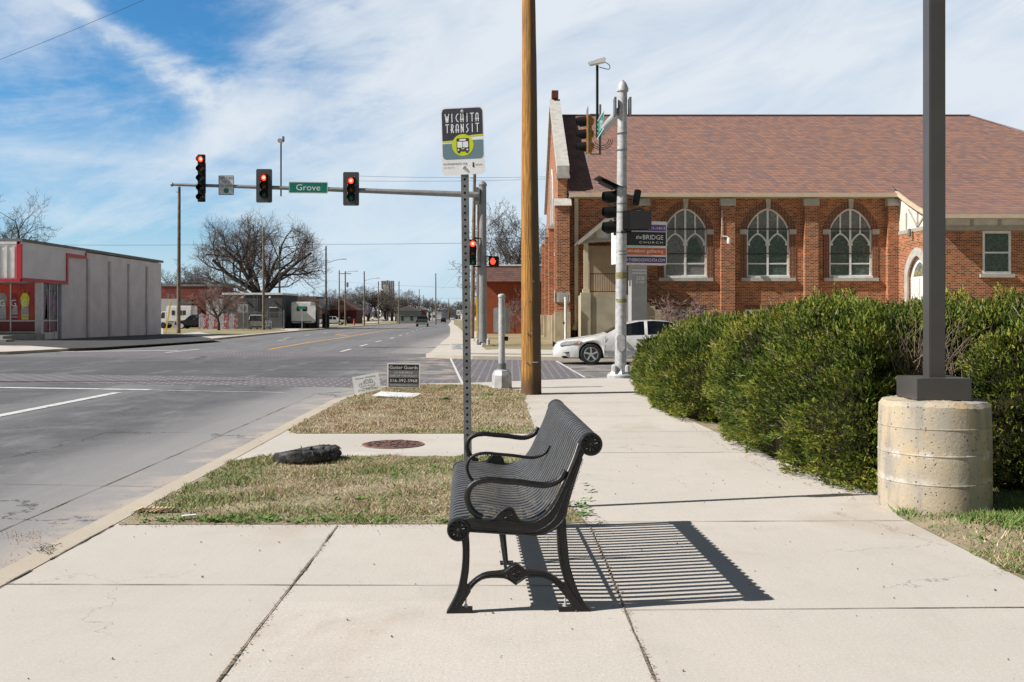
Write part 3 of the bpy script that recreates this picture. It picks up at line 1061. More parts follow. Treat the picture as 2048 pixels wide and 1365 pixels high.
def end_frame(y, out):
    """cast end: y its middle, out=-1 when the outer face looks to the camera, +1 for the far end"""
    t = 0.021
    top = smoothline(bl((140, 770), (185, 765), (230, 757), (290, 765), (350, 760), (388, 722), (425, 703), (452, 710), (467, 742), (484, 770), (540, 776), (600, 757), (650, 715), (690, 655), (715, 605), (745, 545), (790, 440), (822, 345)), 3)
    low = smoothline(bl((858, 395), (834, 430), (792, 560), (757, 680), (737, 765), (700, 808), (650, 838), (590, 852), (500, 850), (220, 830), (170, 830)), 3)
    b = MB()
    pr(b, top + low, y - t, y + t)
    yo = y + out * t
    # flange: raised rims on the outer face
    rim(b, bl((240, 768), (300, 775), (360, 778), (430, 778), (540, 790), (600, 773), (660, 726), (702, 660), (755, 545), (800, 440), (826, 372)), yo, 0.0055)
    rim(b, bl((240, 812), (330, 822), (420, 832), (500, 838), (580, 834), (640, 806), (685, 765), (712, 710), (740, 640), (770, 560), (808, 445), (826, 400)), yo, 0.005)
    rim(b, bl((300, 770), (350, 762), (388, 724), (425, 706), (452, 713), (467, 742), (484, 772)), yo, 0.006)
    rim(b, bl((170, 826), (220, 828), (500, 848), (590, 850), (650, 836), (700, 806), (735, 765), (755, 680), (790, 560), (832, 432)), yo, 0.006)
    fr = b.build('end_frame', M_iron, BENCH, smooth=40)
    # rosette on the seat bracket
    b = MB()
    c = bc(428, 745)
    rosette(b, (c[0], yo, c[1]), 0.026, out)
    b.build('rosette', M_iron, fr, smooth=40)
    if out < 0:
        b = MB()
        p0, p1 = Vector((bc(762, 655)[0], 0, bc(762, 655)[1])), Vector((bc(838, 436)[0], 0, bc(838, 436)[1]))
        d = (p1 - p0).normalized()
        up = Vector((0, -1, 0)).cross(d)
        b.text('L.VH(800)338-3387', (p0 + p1) / 2 + Vector((0, yo - .0035, 0)), d, -up if up.x > 0 else up, (p1 - p0).length, 0.022)
        o = b.build('raised_lettering', mat('worn_iron', (0.13, 0.13, 0.135), 0.4), fr)
        b = MB()
        b.lathe([(0.006, 0), (0.010, 0.002), (0.006, 0.004)], 12, (*[bc(752, 678)[0], yo - .004], bc(752, 678)[1]), ax='y')
        b.build('hole_rim', M_iron, fr, smooth=40)
    # discs at both rolls
    for (cx, cy, r) in ((155, 820, .0565), (882, 357, .0575)):
        u, z = bc(cx, cy)
        b = MB()
        s = out
        b.lathe([(r * .5, -.030 * s), (r, -.030 * s), (r + .001, .028 * s), (r - .003, .034 * s), (r - .008, .034 * s), (r - .010, .026 * s), (.0, .026 * s)] if s > 0 else
                [(0.001, -.026), (r - .010, -.026), (r - .008, -.034), (r - .003, -.034), (r + .001, -.028), (r, .030), (r * .5, .030)], 36, (u, y, z), ax='y')
        d = b.build('scroll_disc', M_iron, BENCH, smooth=35)
        b = MB()
        for k in range(10):
            a = k * 2 * math.pi / 10 + .2
            ca, sa = math.cos(a), math.sin(a)
            yy = y + s * .026
            pt = lambda rr, w, h: (u + ca * rr - sa * w, yy + s * h, z + sa * rr + ca * w)
            q = [pt(.012, -.002, 0), pt(.040, -.010, 0), pt(.046, 0, 0), pt(.040, .010, 0), pt(.012, .002, 0), pt(.032, 0, .007)]
            b.add(q, [(0, 1, 5), (1, 2, 5), (2, 3, 5), (3, 4, 5), (4, 0, 5)])
        b.build('petals', M_iron, d, smooth=30)
        b = MB()
        b.lathe([(0.009, .026 * s), (.0085, .034 * s), (.006, .038 * s)] if s > 0 else [(.006, -.038), (.0085, -.034), (0.009, -.026)], 12, (u, y, z), ax='y')
        b.build('bolt', M_ironr if cy > 500 else M_iron, d, smooth=40)
    # legs
    fl = smoothline(bl((170, 850), (177, 920), (177, 980), (166, 1080), (143, 1170), (90, 1272)), 4) + bl((90, 1278), (232, 1278), (232, 1250), (180, 1249)) + \
        smoothline(bl((170, 1240), (200, 1195), (222, 1160)), 2) + smoothline(bl((205, 1130), (203, 1110), (212, 1050), (216, 980), (216, 910), (212, 850)), 4)
    b = MB()
    pr(b, fl, y - .019, y + .019)
    yo2 = y + out * .019
    rim(b, bl((182, 880), (182, 980), (172, 1080), (150, 1170), (104, 1262)), yo2, .005)
    rim(b, bl((206, 890), (208, 980), (203, 1050), (194, 1120), (178, 1180), (128, 1255)), yo2, .004)
    leg = b.build('leg', M_iron, BENCH, smooth=40)
    anchor(leg, bc(196, 1250), y)
    rl = smoothline(bl((695, 790), (699, 920), (712, 1020), (732, 1095), (741, 1125)), 4) + smoothline(bl((730, 1165), (752, 1205), (775, 1238)), 2) + \
        bl((768, 1249), (707, 1251), (706, 1278), (880, 1278)) + smoothline(bl((880, 1274), (842, 1220), (812, 1160), (786, 1090), (765, 1010), (755, 920), (748, 840), (745, 770)), 4)
    b = MB()
    pr(b, rl, y - .0195, y + .0195)
    yo3 = y + out * .0195
    rim(b, bl((706, 800), (708, 920), (722, 1020), (742, 1110), (790, 1190), (826, 1236), (834, 1225), (806, 1165), (776, 1090), (756, 1010), (746, 920), (738, 800)), yo3, .005, n=3)
    leg = b.build('leg', M_iron, BENCH, smooth=40)
    anchor(leg, bc(742, 1252), y)
    ar_t = smoothline(bl((204, 1128), (230, 1104), (262, 1080), (310, 1060), (400, 1050), (435, 1027), (470, 1010), (502, 1030), (532, 1050), (620, 1054), (680, 1082), (738, 1128)), 4)
    ar_l = smoothline(bl((756, 1215), (702, 1145), (650, 1102), (600, 1087), (532, 1090), (500, 1108), (470, 1128)), 3) + smoothline(bl((468, 1128), (440, 1108), (400, 1090), (305, 1090), (250, 1120), (200, 1180), (178, 1225)), 3)
    b = MB()
    pr(b, ar_t + ar_l, y - .0165, y + .0165)
    yo4 = y + out * .0165
    rim(b, bl((215, 1132), (262, 1090), (310, 1070), (400, 1060), (437, 1036), (470, 1020), (500, 1038), (532, 1060), (618, 1064), (674, 1090), (738, 1142)), yo4, .005)
    rim(b, bl((190, 1190), (250, 1112), (305, 1082), (400, 1082), (440, 1100), (468, 1120), (500, 1100), (532, 1082), (602, 1079), (655, 1096), (706, 1138), (744, 1190)), yo4, .0045)
    br = b.build('arch_brace', M_iron, BENCH, smooth=40)
    b = MB()
    c = bc(472, 1057)
    rosette(b, (c[0], yo4, c[1]), .024, out)
    b.build('rosette', M_iron, br, smooth=40)
    b = MB()
    c = bc(420, 1077)
    b.lathe([(.008, 0), (.007, .006), (.003, .008)] if out > 0 else [(.003, -.008), (.007, -.006), (.008, 0)], 10, (c[0], yo4, c[1]), ax='y')
    b.build('bolt', M_ironr, br, smooth=40)


def rosette(b, c, r, s):
    ring = [(c[0] + r * math.cos(a), c[1] + s * .002, c[2] + r * math.sin(a)) for a in [i * math.pi / 12 for i in range(24)]]
    b.tube(ring, .0025, 5, closed=True)
    for k in range(7):
        a = k * 2 * math.pi / 7
        b.tube([(c[0] + .25 * r * math.cos(a), c[1] + s * .002, c[2] + .25 * r * math.sin(a)), (c[0] + .85 * r * math.cos(a + .2), c[1] + s * .003, c[2] + .85 * r * math.sin(a + .2))], [.0015, .003], 5)


def anchor(leg, uz, y):
    b = MB()
    u, z = uz
    b.lathe([(.014, z - .002), (.014, z + .003), (.009, z + .003), (.009, z + .013), (.004, z + .013), (.004, z + .040), (.0035, z + .041)], 10, (u, y, 0))
    b.build('anchor_bolt', M_galv, leg, smooth=35)


end_frame(0.02, -1)
end_frame(BL - 0.02, 1)

# strap profile: under the front roll, round it, along the seat, up the back and over the top roll
f0 = Vector((*bc(155, 820), 0))
f1 = Vector((*bc(882, 357), 0))
prof = [(f0.x + .051 * math.cos(a), f0.y + .051 * math.sin(a)) for a in [R(q) for q in (250, 225, 200, 175, 150, 125, 103)]]
mid = smoothline(bl((165, 762), (230, 755), (300, 760), (370, 772), (440, 783), (510, 785), (575, 768), (630, 730), (675, 672), (712, 600), (745, 530), (788, 430), (812, 360)), 4)
prof += mid
prof += [(f1.x + .053 * math.cos(a), f1.y + .053 * math.sin(a)) for a in [R(q) for q in (152, 130, 108, 86, 64, 42, 20, 0, -20, -40)]]


def strap(mb, y, w=.0192, th=.0028):
    P = [Vector((p[0], 0, p[1])) for p in prof]
    sec = [(-w, -th), (-w, th * .4), (-w * .86, th), (w * .86, th), (w, th * .4), (w, -th)]
    o = len(mb.v)
    n = len(sec)
    for i, p in enumerate(P):
        d = (P[min(i + 1, len(P) - 1)] - P[max(i - 1, 0)]).normalized()
        nn = Vector((-d.z, 0, d.x))
        for a, h in sec:
            mb.v.append((p.x + nn.x * h, y + a, p.z + nn.z * h))
    for i in range(len(P) - 1):
        for j in range(n):
            mb.f.append((o + i * n + j, o + i * n + (j + 1) % n, o + (i + 1) * n + (j + 1) % n, o + (i + 1) * n + j))
            mb.mi.append(0)


NS = 25
for i in range(NS):
    b = MB()
    strap(b, 0.075 + (BL - .15) * i / (NS - 1))
    b.build('slat', M_strap, BENCH, smooth=50)
for c, r in ((f0, .044), (f1, .045)):
    b = MB()
    b.tube([(c.x, .03, c.y), (c.x, BL - .03, c.y)], r, 20)
    b.build('roll_tube', M_iron, BENCH, smooth=40)
for cx, cy in ((535, 803), (420, 1077)):
    c = bc(cx, cy)
    b = MB()
    b.tube([(c[0], .02, c[1]), (c[0], BL - .02, c[1])], .009, 8)
    b.build('stretcher', M_iron, BENCH, smooth=40)
# middle leg
b = MB()
b.tube([(.295, BL / 2, .455), (.335, BL / 2, .01)], .015, 8)
b.box(.30, .38, BL / 2 - .03, BL / 2 + .03, .001, .012)
b.build('leg', M_iron, BENCH, smooth=40)


def armrest(y, thin=False, side=-1):
    pts = smoothline(bl((285, 757), (245, 735), (215, 697), (202, 645), (218, 592), (262, 562), (330, 552), (410, 560), (500, 568), (580, 580), (640, 583), (690, 568), (722, 545), (745, 505)), 4)
    r = [(.0095 if thin else .0165)] * len(pts)
    b = MB()
    b.tube([(a, y, c) for a, c in pts], r, 10)
    ar = b.build('armrest', M_iron, BENCH, smooth=50)


armrest(0.022)
armrest(BL / 2, True)
armrest(BL - 0.022)

# ------------------------------------------------------------------ bus stop sign on its post
M_post = mat('post_steel', (0.22, 0.225, 0.235), 0.5, metal=0.35, col2=(0.16, 0.165, 0.17), scale=14)
PX, PY = (937 - 1024) / F * 7.39, 7.39
SIGN = thing('bus_stop_sign', 'tall perforated steel post with the dark bus stop sign behind the bench', 'sign', (PX, PY, 0), rot=(0, R(-0.62), 0))
b = MB()
H = 2.98
# perforated square tube: front and back faces built as strips around the holes
w = .0285
pitch = .0508
k = int(H / (pitch / 1.0))
hr = .0095
for sgn in (-1,):
    yy = sgn * w
    for i in range(k):
        z0, z1 = i * pitch, (i + 1) * pitch
        zc = (z0 + z1) / 2
        hole = [(hr * math.cos(a), zc + hr * math.sin(a)) for a in [j * math.pi / 5 for j in range(10)]]
        b.prism([(-w, z0), (w, z0), (w, z1), (-w, z1)], (0, yy, 0), (1, 0, 0), (0, 0, 1), (0, .004, 0), 0, holes=[hole])
b.box(-w, w, w - .004, w, 0, H, 0)
b.box(-w, -w + .004, -w + .0042, w - .0042, 0, H, 0)
b.box(w - .004, w, -w + .0042, w - .0042, 0, H, 0)
b.build('post', M_post, SIGN)
# the panel
M_sw = mat('sign_white', (0.80, 0.81, 0.82), 0.35, col2=(0.74, 0.75, 0.76), scale=5)
M_navy = mat('sign_navy', (0.040, 0.042, 0.060), 0.4, col2=(0.05, 0.052, 0.07), scale=5)
M_lime = mat('sign_lime', (0.58, 0.66, 0.01), 0.4, col2=(0.52, 0.6, 0.01), scale=5)
M_teal = mat('sign_slate', (0.15, 0.23, 0.27), 0.4, col2=(0.13, 0.21, 0.25), scale=5)
M_ink = mat('sign_ink', (0.02, 0.02, 0.022), 0.5)


def rrect(x0, x1, z0, z1, r, n=5):
    out = []
    for cx, cz, a0 in ((x1 - r, z1 - r, 0), (x0 + r, z1 - r, 90), (x0 + r, z0 + r, 180), (x1 - r, z0 + r, 270)):
        for i in range(n + 1):
            a = R(a0 + 90 * i / n)
            out.append((cx + r * math.cos(a), cz + r * math.sin(a)))
    return out


SWd, SHt = .325, .508
pan = MB()
pan.prism(rrect(-SWd / 2, SWd / 2, -SHt / 2, SHt / 2, .03), (0, 0, 0), (1, 0, 0), (0, 0, 1), (0, .003, 0))
PAN = pan.build('sign_panel', M_sw, SIGN, loc=(-.012, -.034, 2.805), rot=(0, R(-1.0), R(-6)))
iw, top_, bot = SWd / 2 - .008, SHt / 2 - .008, -SHt / 2 + .117


def wave(x):
    s = x / iw
    return 0.024 + .021 * math.tanh(2.5 * s)


def layer(fn_lo, fn_hi, y, name, m):
    q = MB()
    base = rrect(-iw, iw, bot, top_, .028, 6)
    # clip the rounded rectangle between two curves by columns
    xs = [(-iw + 2 * iw * i / 48) for i in range(49)]
    def ext(x):
        r = .028
        d = 0
        if abs(x) > iw - r:
            d = r - math.sqrt(max(0, r * r - (abs(x) - iw + r) ** 2))
        return bot + d, top_ - d
    for a, c in zip(xs, xs[1:]):
        la, ha = ext(a)
        lc, hc = ext(c)
        p = [max(la, fn_lo(a)), max(lc, fn_lo(c)), min(hc, fn_hi(c)), min(ha, fn_hi(a))]
        q.face([(a, y, p[0]), (c, y, p[1]), (c, y, p[2]), (a, y, p[3])])
    return q.build(name, m, PAN)


layer(lambda x: wave(x), lambda x: 9, -.0012, 'navy_field', M_navy)
layer(lambda x: wave(x) - .012, lambda x: wave(x) - .0005, -.0012, 'lime_band', M_lime)
layer(lambda x: -9, lambda x: wave(x) - .012 - .004 - .018 * (1 + math.tanh(2.5 * x / iw)) / 2 - .006, -.0012, 'slate_field', M_teal)
q = MB()
q.disc((0, -.002, -.032), .082, (0, -1, 0), n=40)
q.build('lime_disc', M_lime, PAN)
q = MB()
bz = -.033
q.prism(rrect(-.047, .047, bz - .046, bz + .052, .006, 2), (0, -.0035, 0), (1, 0, 0), (0, 0, 1), (0, .001, 0))
q.box(-.040, -.022, -.0035, -.0025, bz - .058, bz - .046)
q.box(.022, .040, -.0035, -.0025, bz - .058, bz - .046)
BUS = q.build('bus_symbol', M_navy, PAN)
q = MB()
for x0, x1, z0, z1 in ((-.041, -.002, -.018, .027), (.002, .041, -.018, .027), (-.025, .025, .033, .046), (-.013, .013, -.030, -.025)):
    q.prism(rrect(x0, x1, bz + z0, bz + z1, .004, 2), (0, -.0045, 0), (1, 0, 0), (0, 0, 1), (0, .0006, 0))
for x in (-.034, .034):
    q.disc((x, -.0045, bz - .034), .007, (0, -1, 0), n=12)
q.build('bus_windows', M_sw, BUS)
# tall narrow display lettering, drawn stroke by stroke
GL = {
    'W': [[(0, 1), (.3, 0), (.5, .72), (.7, 0), (1, 1)]],
    'I': [[(.5, 0), (.5, 1)]],
    'C': [[(.85, .98), (.45, .85), (.22, .5), (.45, .15), (.85, .02)]],
    'H': [[(.2, 0), (.2, 1)], [(.8, 0), (.8, 1)], [(.0, .32), (.95, .32)]],
    'T': [[(.5, 0), (.5, 1)], [(.05, 1), (.95, 1)]],
    'A': [[(.2, 0), (.2, .8), (.35, .97), (.65, .97), (.8, .8), (.8, 0)], [(.0, .3), (.95, .3)]],
    'R': [[(.3, 0), (.3, 1), (.6, .98), (.78, .8), (.6, .45), (.1, .32)], [(.5, .42), (.85, 0)]],
    'N': [[(.2, 0), (.2, 1), (.8, 0), (.8, 1)]],
    'S': [[(.75, 1), (.35, .82), (.4, .6), (.68, .38), (.66, .15), (.25, 0)]],
}
q = MB()


def deco(word, x0, x1, z0, z1, y, sw=.0065):
    n = len(word)
    cw = (x1 - x0) / n
    for i, ch in enumerate(word):
        ww = cw * .74
        ox = x0 + cw * i + cw * .13
        for st in GL[ch]:
            for a, c in zip(st, st[1:]):
                p, r2 = Vector((ox + a[0] * ww, y, z0 + a[1] * (z1 - z0))), Vector((ox + c[0] * ww, y, z0 + c[1] * (z1 - z0)))
                d = (r2 - p)
                if d.length < 1e-6:
                    continue
                d.normalize()
                nn = Vector((-d.z, 0, d.x)) * sw / 2
                e = d * sw * .3
                q.face([p - nn - e, r2 - nn + e, r2 + nn + e, p + nn - e])
                y -= .00004


deco('WICHITA', -.134, .134, .143, .205, -.0028)
deco('TRANSIT', -.134, .134, .064, .126, -.0028)
q.build('lettering', M_sw, PAN)
q = MB()
q.text('wichitatransit.org', (-.062, -.002, -.172), (1, 0, 0), (0, 0, 1), .182, .022)
q.text('(316) 265-7221', (-.112, -.002, -.200), (1, 0, 0), (0, 0, 1), .078, .010)
q.text('WICHITA', (.118, -.002, -.185), (1, 0, 0), (0, 0, 1), .055, .012)
for z in (-.172, -.186, -.196):
    q.disc((.076, -.002, z), .007, (0, -1, 0), n=10)
q.build('lettering', M_ink, PAN)
for z in (.222, -.200):
    q = MB()
    q.lathe([(.004, -.014), (.009, -.012), (.012, -.006), (.014, -.001)], 12, (.004, 0, z), ax='y')
    q.build('bolt', M_galv, PAN, smooth=40)

# ------------------------------------------------------------------ wooden utility pole beside the sidewalk
def pole_wood_mat():
    m = bpy.data.materials.new('amber_pole_wood')
    m.use_nodes = True
    g = NG(m.node_tree)
    bb = m.node_tree.nodes['Principled BSDF']
    bb.inputs['Roughness'].default_value = 0.8
    tc = g.n('ShaderNodeTexCoord')
    x, y, z = g.sep(tc.outputs['Object'])
    an = g.m('ARCTAN2', y, x)
    v = g.comb(g.m('MULTIPLY', an, 4.0), 0, g.m('MULTIPLY', z, 1.4))
    c = g.mix(g.ss(g.noise(v, 1.6, 8, .65, .6), .35, .62), (0.56, 0.285, 0.055), (0.33, 0.145, 0.03))
    v2 = g.comb(g.m('MULTIPLY', an, 11.0), 0, g.m('MULTIPLY', z, 1.1))
    c = g.mix(g.m('MULTIPLY', g.ss(g.noise(v2, 1.0, 7, .7, .3), .46, .62), .9), c, (0.09, 0.05, 0.022))
    kn = g.vor(g.comb(g.m('MULTIPLY', an, 1.3), 7, g.m('MULTIPLY', z, 1.7)), 1.0)
    c = g.mix(g.m('MULTIPLY', g.ss(kn, .16, .06), .8), c, (0.16, 0.07, 0.02))
    # shade painted in: darker, greyer tone on the side turned from the sun
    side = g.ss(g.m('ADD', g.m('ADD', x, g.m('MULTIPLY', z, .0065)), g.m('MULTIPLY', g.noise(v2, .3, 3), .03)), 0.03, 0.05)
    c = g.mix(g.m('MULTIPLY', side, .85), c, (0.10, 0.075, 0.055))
    c = g.mix(g.m('MULTIPLY', g.ss(g.m('ADD', z, g.m('MULTIPLY', g.noise(v, 3.0, 5), -0.5)), .25, -.1), .75), c, (0.05, 0.032, 0.02))
    g.link(c, bb.inputs['Base Color'])
    bn = g.n('ShaderNodeBump')
    bn.inputs['Strength'].default_value = .9
    bn.inputs['Distance'].default_value = .012
    g.link(g.noise(v2, 1.0, 7, .65, .2), bn.inputs['Height'])
    g.link(bn.outputs[0], bb.inputs['Normal'])
    return m


UP = thing('utility_pole', 'thick amber wooden utility pole rising beside the sidewalk', 'utility pole', ((1062.5 - 1024) / F * 18.2, 18.2, 0))
b = MB()
rs, pts = [], []
for i in range(30):
    z = -.1 + 13.0 * i / 29
    rs.append(.192 - .0092 * z + random.uniform(-.002, .002))
    pts.append((-.0065 * z + .004 * math.sin(z * 1.3), 0, z))
b.tube(pts, rs, 28)
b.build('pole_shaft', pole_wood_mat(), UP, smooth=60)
b = MB()
for dx, z, w_ in ((-.11, .62, .012), (-.02, .62, .012), (.05, .604, .07), (-.1, 1.16, .012), (.0, 1.14, .012), (-.05, 1.75, .01), (.04, 2.1, .01), (-.08, 2.6, .012)):
    b = MB()
    b.box(dx - w_, dx + w_, -.205, -.175, z - .006, z + .006)
    b.build('staple', M_galv, UP)
b = MB()
for z in (8.6, 9.6):
    b.box(-.9, .9, -.16, -.05, z - .06, z + .06)
b.build('crossarm', M_wood_g, UP)

# ------------------------------------------------------------------ push button post
bp = ((1003.5 - 1024) / F * 19.6, 19.6)
PB = thing('pushbutton_post', 'short round steel push button post with octagonal foot', 'post', (*bp, 0))
b = MB()
b.lathe([(.20, 0), (.205, .02), (.195, .27), (.155, .36), (.085, .385)], 8, (0, 0, .0))
b.build('base', M_galv, PB)
b = MB()
b.lathe([(.088, .38), (.088, .50), (.078, .51), (.078, .46)], 20)
b.build('collar', M_steel, PB, smooth=35)
b = MB()
b.lathe([(.066, .4), (.065, 1.84), (.06, 1.84)], 20)
b.build('pole', M_galv, PB, smooth=35)
b = MB()
b.lathe([(.075, 1.83), (.078, 1.85), (.07, 1.885), (.03, 1.90), (.001, 1.905)], 20)
b.build('cap', M_galv, PB, smooth=35)
b = MB()
b.prism(rrect(-.17, .17, 1.12, 1.62, .03), (0, .085, 0), (1, 0, 0), (0, 0, 1), (0, .003, 0))
b.build('sign_panel', mat('sign_back', (0.42, 0.43, 0.44), 0.4, metal=.5), PB)
b = MB()
b.tube([(.05, 0, 1.0), (.13, 0, 1.0)], .045, 12)
b.build('push_button', M_black, PB, smooth=40)

# ------------------------------------------------------------------ yard signs
def yard_sign(name, label, cx, cy, Y, w, h, rot, zb, group=None):
    t = thing(name, label, 'sign', ((cx - 1024) / F * Y, Y, zb), rot=(0, rot, 0), group=group)
    b = MB()
    b.box(-w / 2, w / 2, -.004, .004, 0, h)
    p = b.build('panel', M_sw, t)
    b = MB()
    for x in (-w * .25, w * .25):
        b.tube([(x, .006, h * .9), (x, .006, -zb - .05)], .003, 6)
    b.build('wire_stake', M_galv, t)
    return t, p


T, P_ = yard_sign('yard_sign', 'black and grey gutter guards yard sign standing upright at grass tip', 807, 0, 19.4, .66, .49, R(.6), .03)
M_dk = mat('sign_black', (0.018, 0.018, 0.02), .5)
M_gy = mat('sign_grey', (0.20, 0.20, 0.215), .5)
b = MB()
b.box(-.30, .30, -.0065, -.0045, .345, .462)
b.box(-.30, .30, -.0065, -.0045, .085, .195)
b.build('black_band', M_dk, P_)
b = MB()
b.box(-.30, .30, -.006, -.0045, .1955, .3445)
b.box(-.30, .30, -.006, -.0045, .012, .0845)
b.build('grey_band', M_gy, P_)
b = MB()
U, V = (1, 0, 0), (0, 0, 1)
b.text('Gutter Guards', (0, -.008, .403), U, V, .56, .066)
b.text('1/2 THE PRICE', (0, -.008, .300), U, V, .36, .040)
b.text('100% OF THE RESULT', (0, -.008, .236), U, V, .53, .040)
b.text('316-392-5968', (0, -.008, .140), U, V, .55, .062)
b.text('www.kscguttercover.com', (0, -.008, .050), U, V, .54, .034)
b.build('lettering', M_sw, P_)


def washing(label, cx, Y, w, h, rot, zb):
    T, P_ = yard_sign('yard_sign', label, cx, 0, Y, w, h, rot, zb)
    b = MB()
    b.text('Power Washing', (.0, -.006, h * .84), U, V, w * .74, h * .13)
    b.text('J-SON', (.0, -.006, h * .52), U, V, w * .48, h * .16)
    b.text('PROPERTY SERVICES', (0, -.006, h * .375), U, V, w * .44, h * .055)
    b.text('(316) 776-9483', (0, -.006, h * .15), U, V, w * .74, h * .13)
    ring = [(w * .30 * math.cos(a), -.0055, h * .46 + h * .22 * math.sin(a)) for a in [R(i) for i in range(150, 385, 12)]]
    b.tube(ring, .0018, 4)
    b.tube([(-w * .12, -.0055, h * .62), (0, -.0055, h * .74), (w * .1, -.0055, h * .66), (w * .16, -.0055, h * .74), (w * .25, -.0055, h * .62)], .003, 4)
    b.build('lettering', mat('sign_ink_soft', (0.07, 0.07, 0.075), .6), P_)


washing('white power washing yard sign leaning left near the kerb', 736.5, 18.2, .50, .325, R(-10.5), .04)
washing('small white power washing yard sign across the side street', 915, 39.0, .52, .25, R(0), .06)
# the board lying on the grass
FB = thing('fallen_board', 'white board lying flat on the dry grass', 'board', ((796 - 1024) / F * 17.6, 17.6, .04), rot=(R(3), R(2), R(-8)))
b = MB()
b.box(-.40, .36, -.28, .28, -.004, .004)
b.build('panel', M_sw, FB)
b = MB()
r2 = random.Random(2)
for i in range(14):
    x, y = r2.uniform(-.3, .3), r2.uniform(-.2, .2)
    b.box(x, x + r2.uniform(.01, .05), y, y + .01, .0045, .0055)
b.build('dirt_marks', M_dk, FB)

# ------------------------------------------------------------------ manhole cover, worn tyre, paper
MH = thing('manhole_cover', 'round rusty manhole cover set in the concrete strip', 'manhole cover', (*G(786, 889.8), .004))
M_rust = mat('rusty_cast_iron', (0.16, 0.075, 0.06), .7, col2=(0.085, 0.045, 0.042), scale=9, bump=.3)
b = MB()
b.lathe([(.355, .0), (.355, .006), (.33, .006), (.33, .002), (.001, .002)], 48)
b.build('rim', mat('rust_ring', (0.30, 0.17, 0.12), .8, col2=(.2, .1, .08), scale=8), MH, smooth=30)
b = MB()
b.lathe([(.325, .003), (.325, .008), (.001, .009)], 48)
for k in range(34):
    a = k * 2.4
    rr = .05 + .26 * (k / 34) ** .7
    p = Vector((rr * math.cos(a), rr * math.sin(a), .011))
    d = Vector((-math.sin(a * 1.7), math.cos(a * 1.7), 0)) * .035
    b.beam(p - d, p + d, .014, .008)
b.build('lid', M_rust, MH, smooth=30)

TYR = thing('worn_tyre', 'shredded black tyre lying on the grass near the kerb', 'tyre', (*G(614, 922), .0), rot=(R(-4), R(-4), R(20)))
b = MB()
n1, n2 = 72, 18
rr_ = random.Random(9)
nz = [[rr_.uniform(-1, 1) for _ in range(n2)] for _ in range(n1)]
for i in range(n1):
    A = 2 * math.pi * i / n1
    torn = max(0, math.cos(A + .3)) ** 2
    for j in range(n2):
        B = 2 * math.pi * j / n2
        rw, rh = .066, .058
        sx = math.copysign(abs(math.cos(B)) ** .55, math.cos(B))
        sz = math.copysign(abs(math.sin(B)) ** .55, math.sin(B))
        rad = .262 + rw * sx + nz[i][j] * (.005 + .016 * torn)
        z = .058 + rh * sz + nz[(i * 3) % n1][j] * (.003 + .010 * torn) + .012 * math.sin(A * 2)
        if j in (0, 1, n2 - 1):
            rad -= .003 * (i % 3)
        b.v.append((rad * math.cos(A) * 1.02, rad * math.sin(A), z))
for i in range(n1):
    for j in range(n2):
        if (n2 * .3 < j < n2 * .7) and i % 9 == 4:
            continue
        b.f.append((i * n2 + j, ((i + 1) % n1) * n2 + j, ((i + 1) % n1) * n2 + (j + 1) % n2, i * n2 + (j + 1) % n2))
        b.mi.append(0)
M_tyre = mat('old_rubber', (0.022, 0.022, 0.023), .55, col2=(0.075, 0.073, 0.07), scale=14, bump=.9, bscale=45, lo=.4, hi=.75)
b.build('casing', M_tyre, TYR, smooth=38)
b = MB()
for k in range(70):
    A = rr_.gauss(.1, .8) if k % 3 else rr_.uniform(3.8, 5.6)
    rad = .30 + rr_.uniform(-.03, .03)
    p = Vector((rad * math.cos(A), rad * math.sin(A), rr_.uniform(.02, .13)))
    q_ = p + Vector((math.cos(A) * rr_.uniform(.01, .07), math.sin(A) * rr_.uniform(.01, .06), rr_.uniform(-.05, .03)))
    b.tube([p, (p + q_) / 2 + Vector((0, 0, .01)), q_], [.006, .004, .002], 4)
b.build('shreds', M_tyre, TYR)
b = MB()
b.box(-.05, .05, -.02, .02, .01, .016)
b.build('scrap', M_sw, tag(thing('paper_scrap', 'crumpled white paper scrap on near edge of grass', 'litter', (*G(378, 1040), .02), rz=.5)))
b = MB()
x, y = G(300, 1028)
for i in range(9):
    b.beam((x - .12 + .03 * i, y + .02 * math.sin(i), .02), (x - .06 + .03 * i, y + .025, .045), .05, .006)
tag(b.build('bark_chunk', M_leaf2), 'pale strip of splintered wood at the near corner of the grass', 'litter')
# brown weeds in the kerb joint
b = MB()
for i in range(60):
    p = Vector((*G(95 + r_.gauss(0, 14), 1102 - r_.gauss(0, 5)), .004))
    b.tube([p, p + Vector((r_.uniform(-.04, .04), r_.uniform(-.03, .03), r_.uniform(.004, .02)))], .0015, 3)
tag(b.build('dead_twigs', M_twig), 'dead twigs caught in the kerb joint at left', 'twigs', kind='stuff')

# ------------------------------------------------------------------ light pole on its concrete drum
LX, LY = 3.29, 7.60
LP = thing('lamp_post', 'square dark lamp post standing on the stained concrete drum', 'lamp post', (LX, LY, 0))


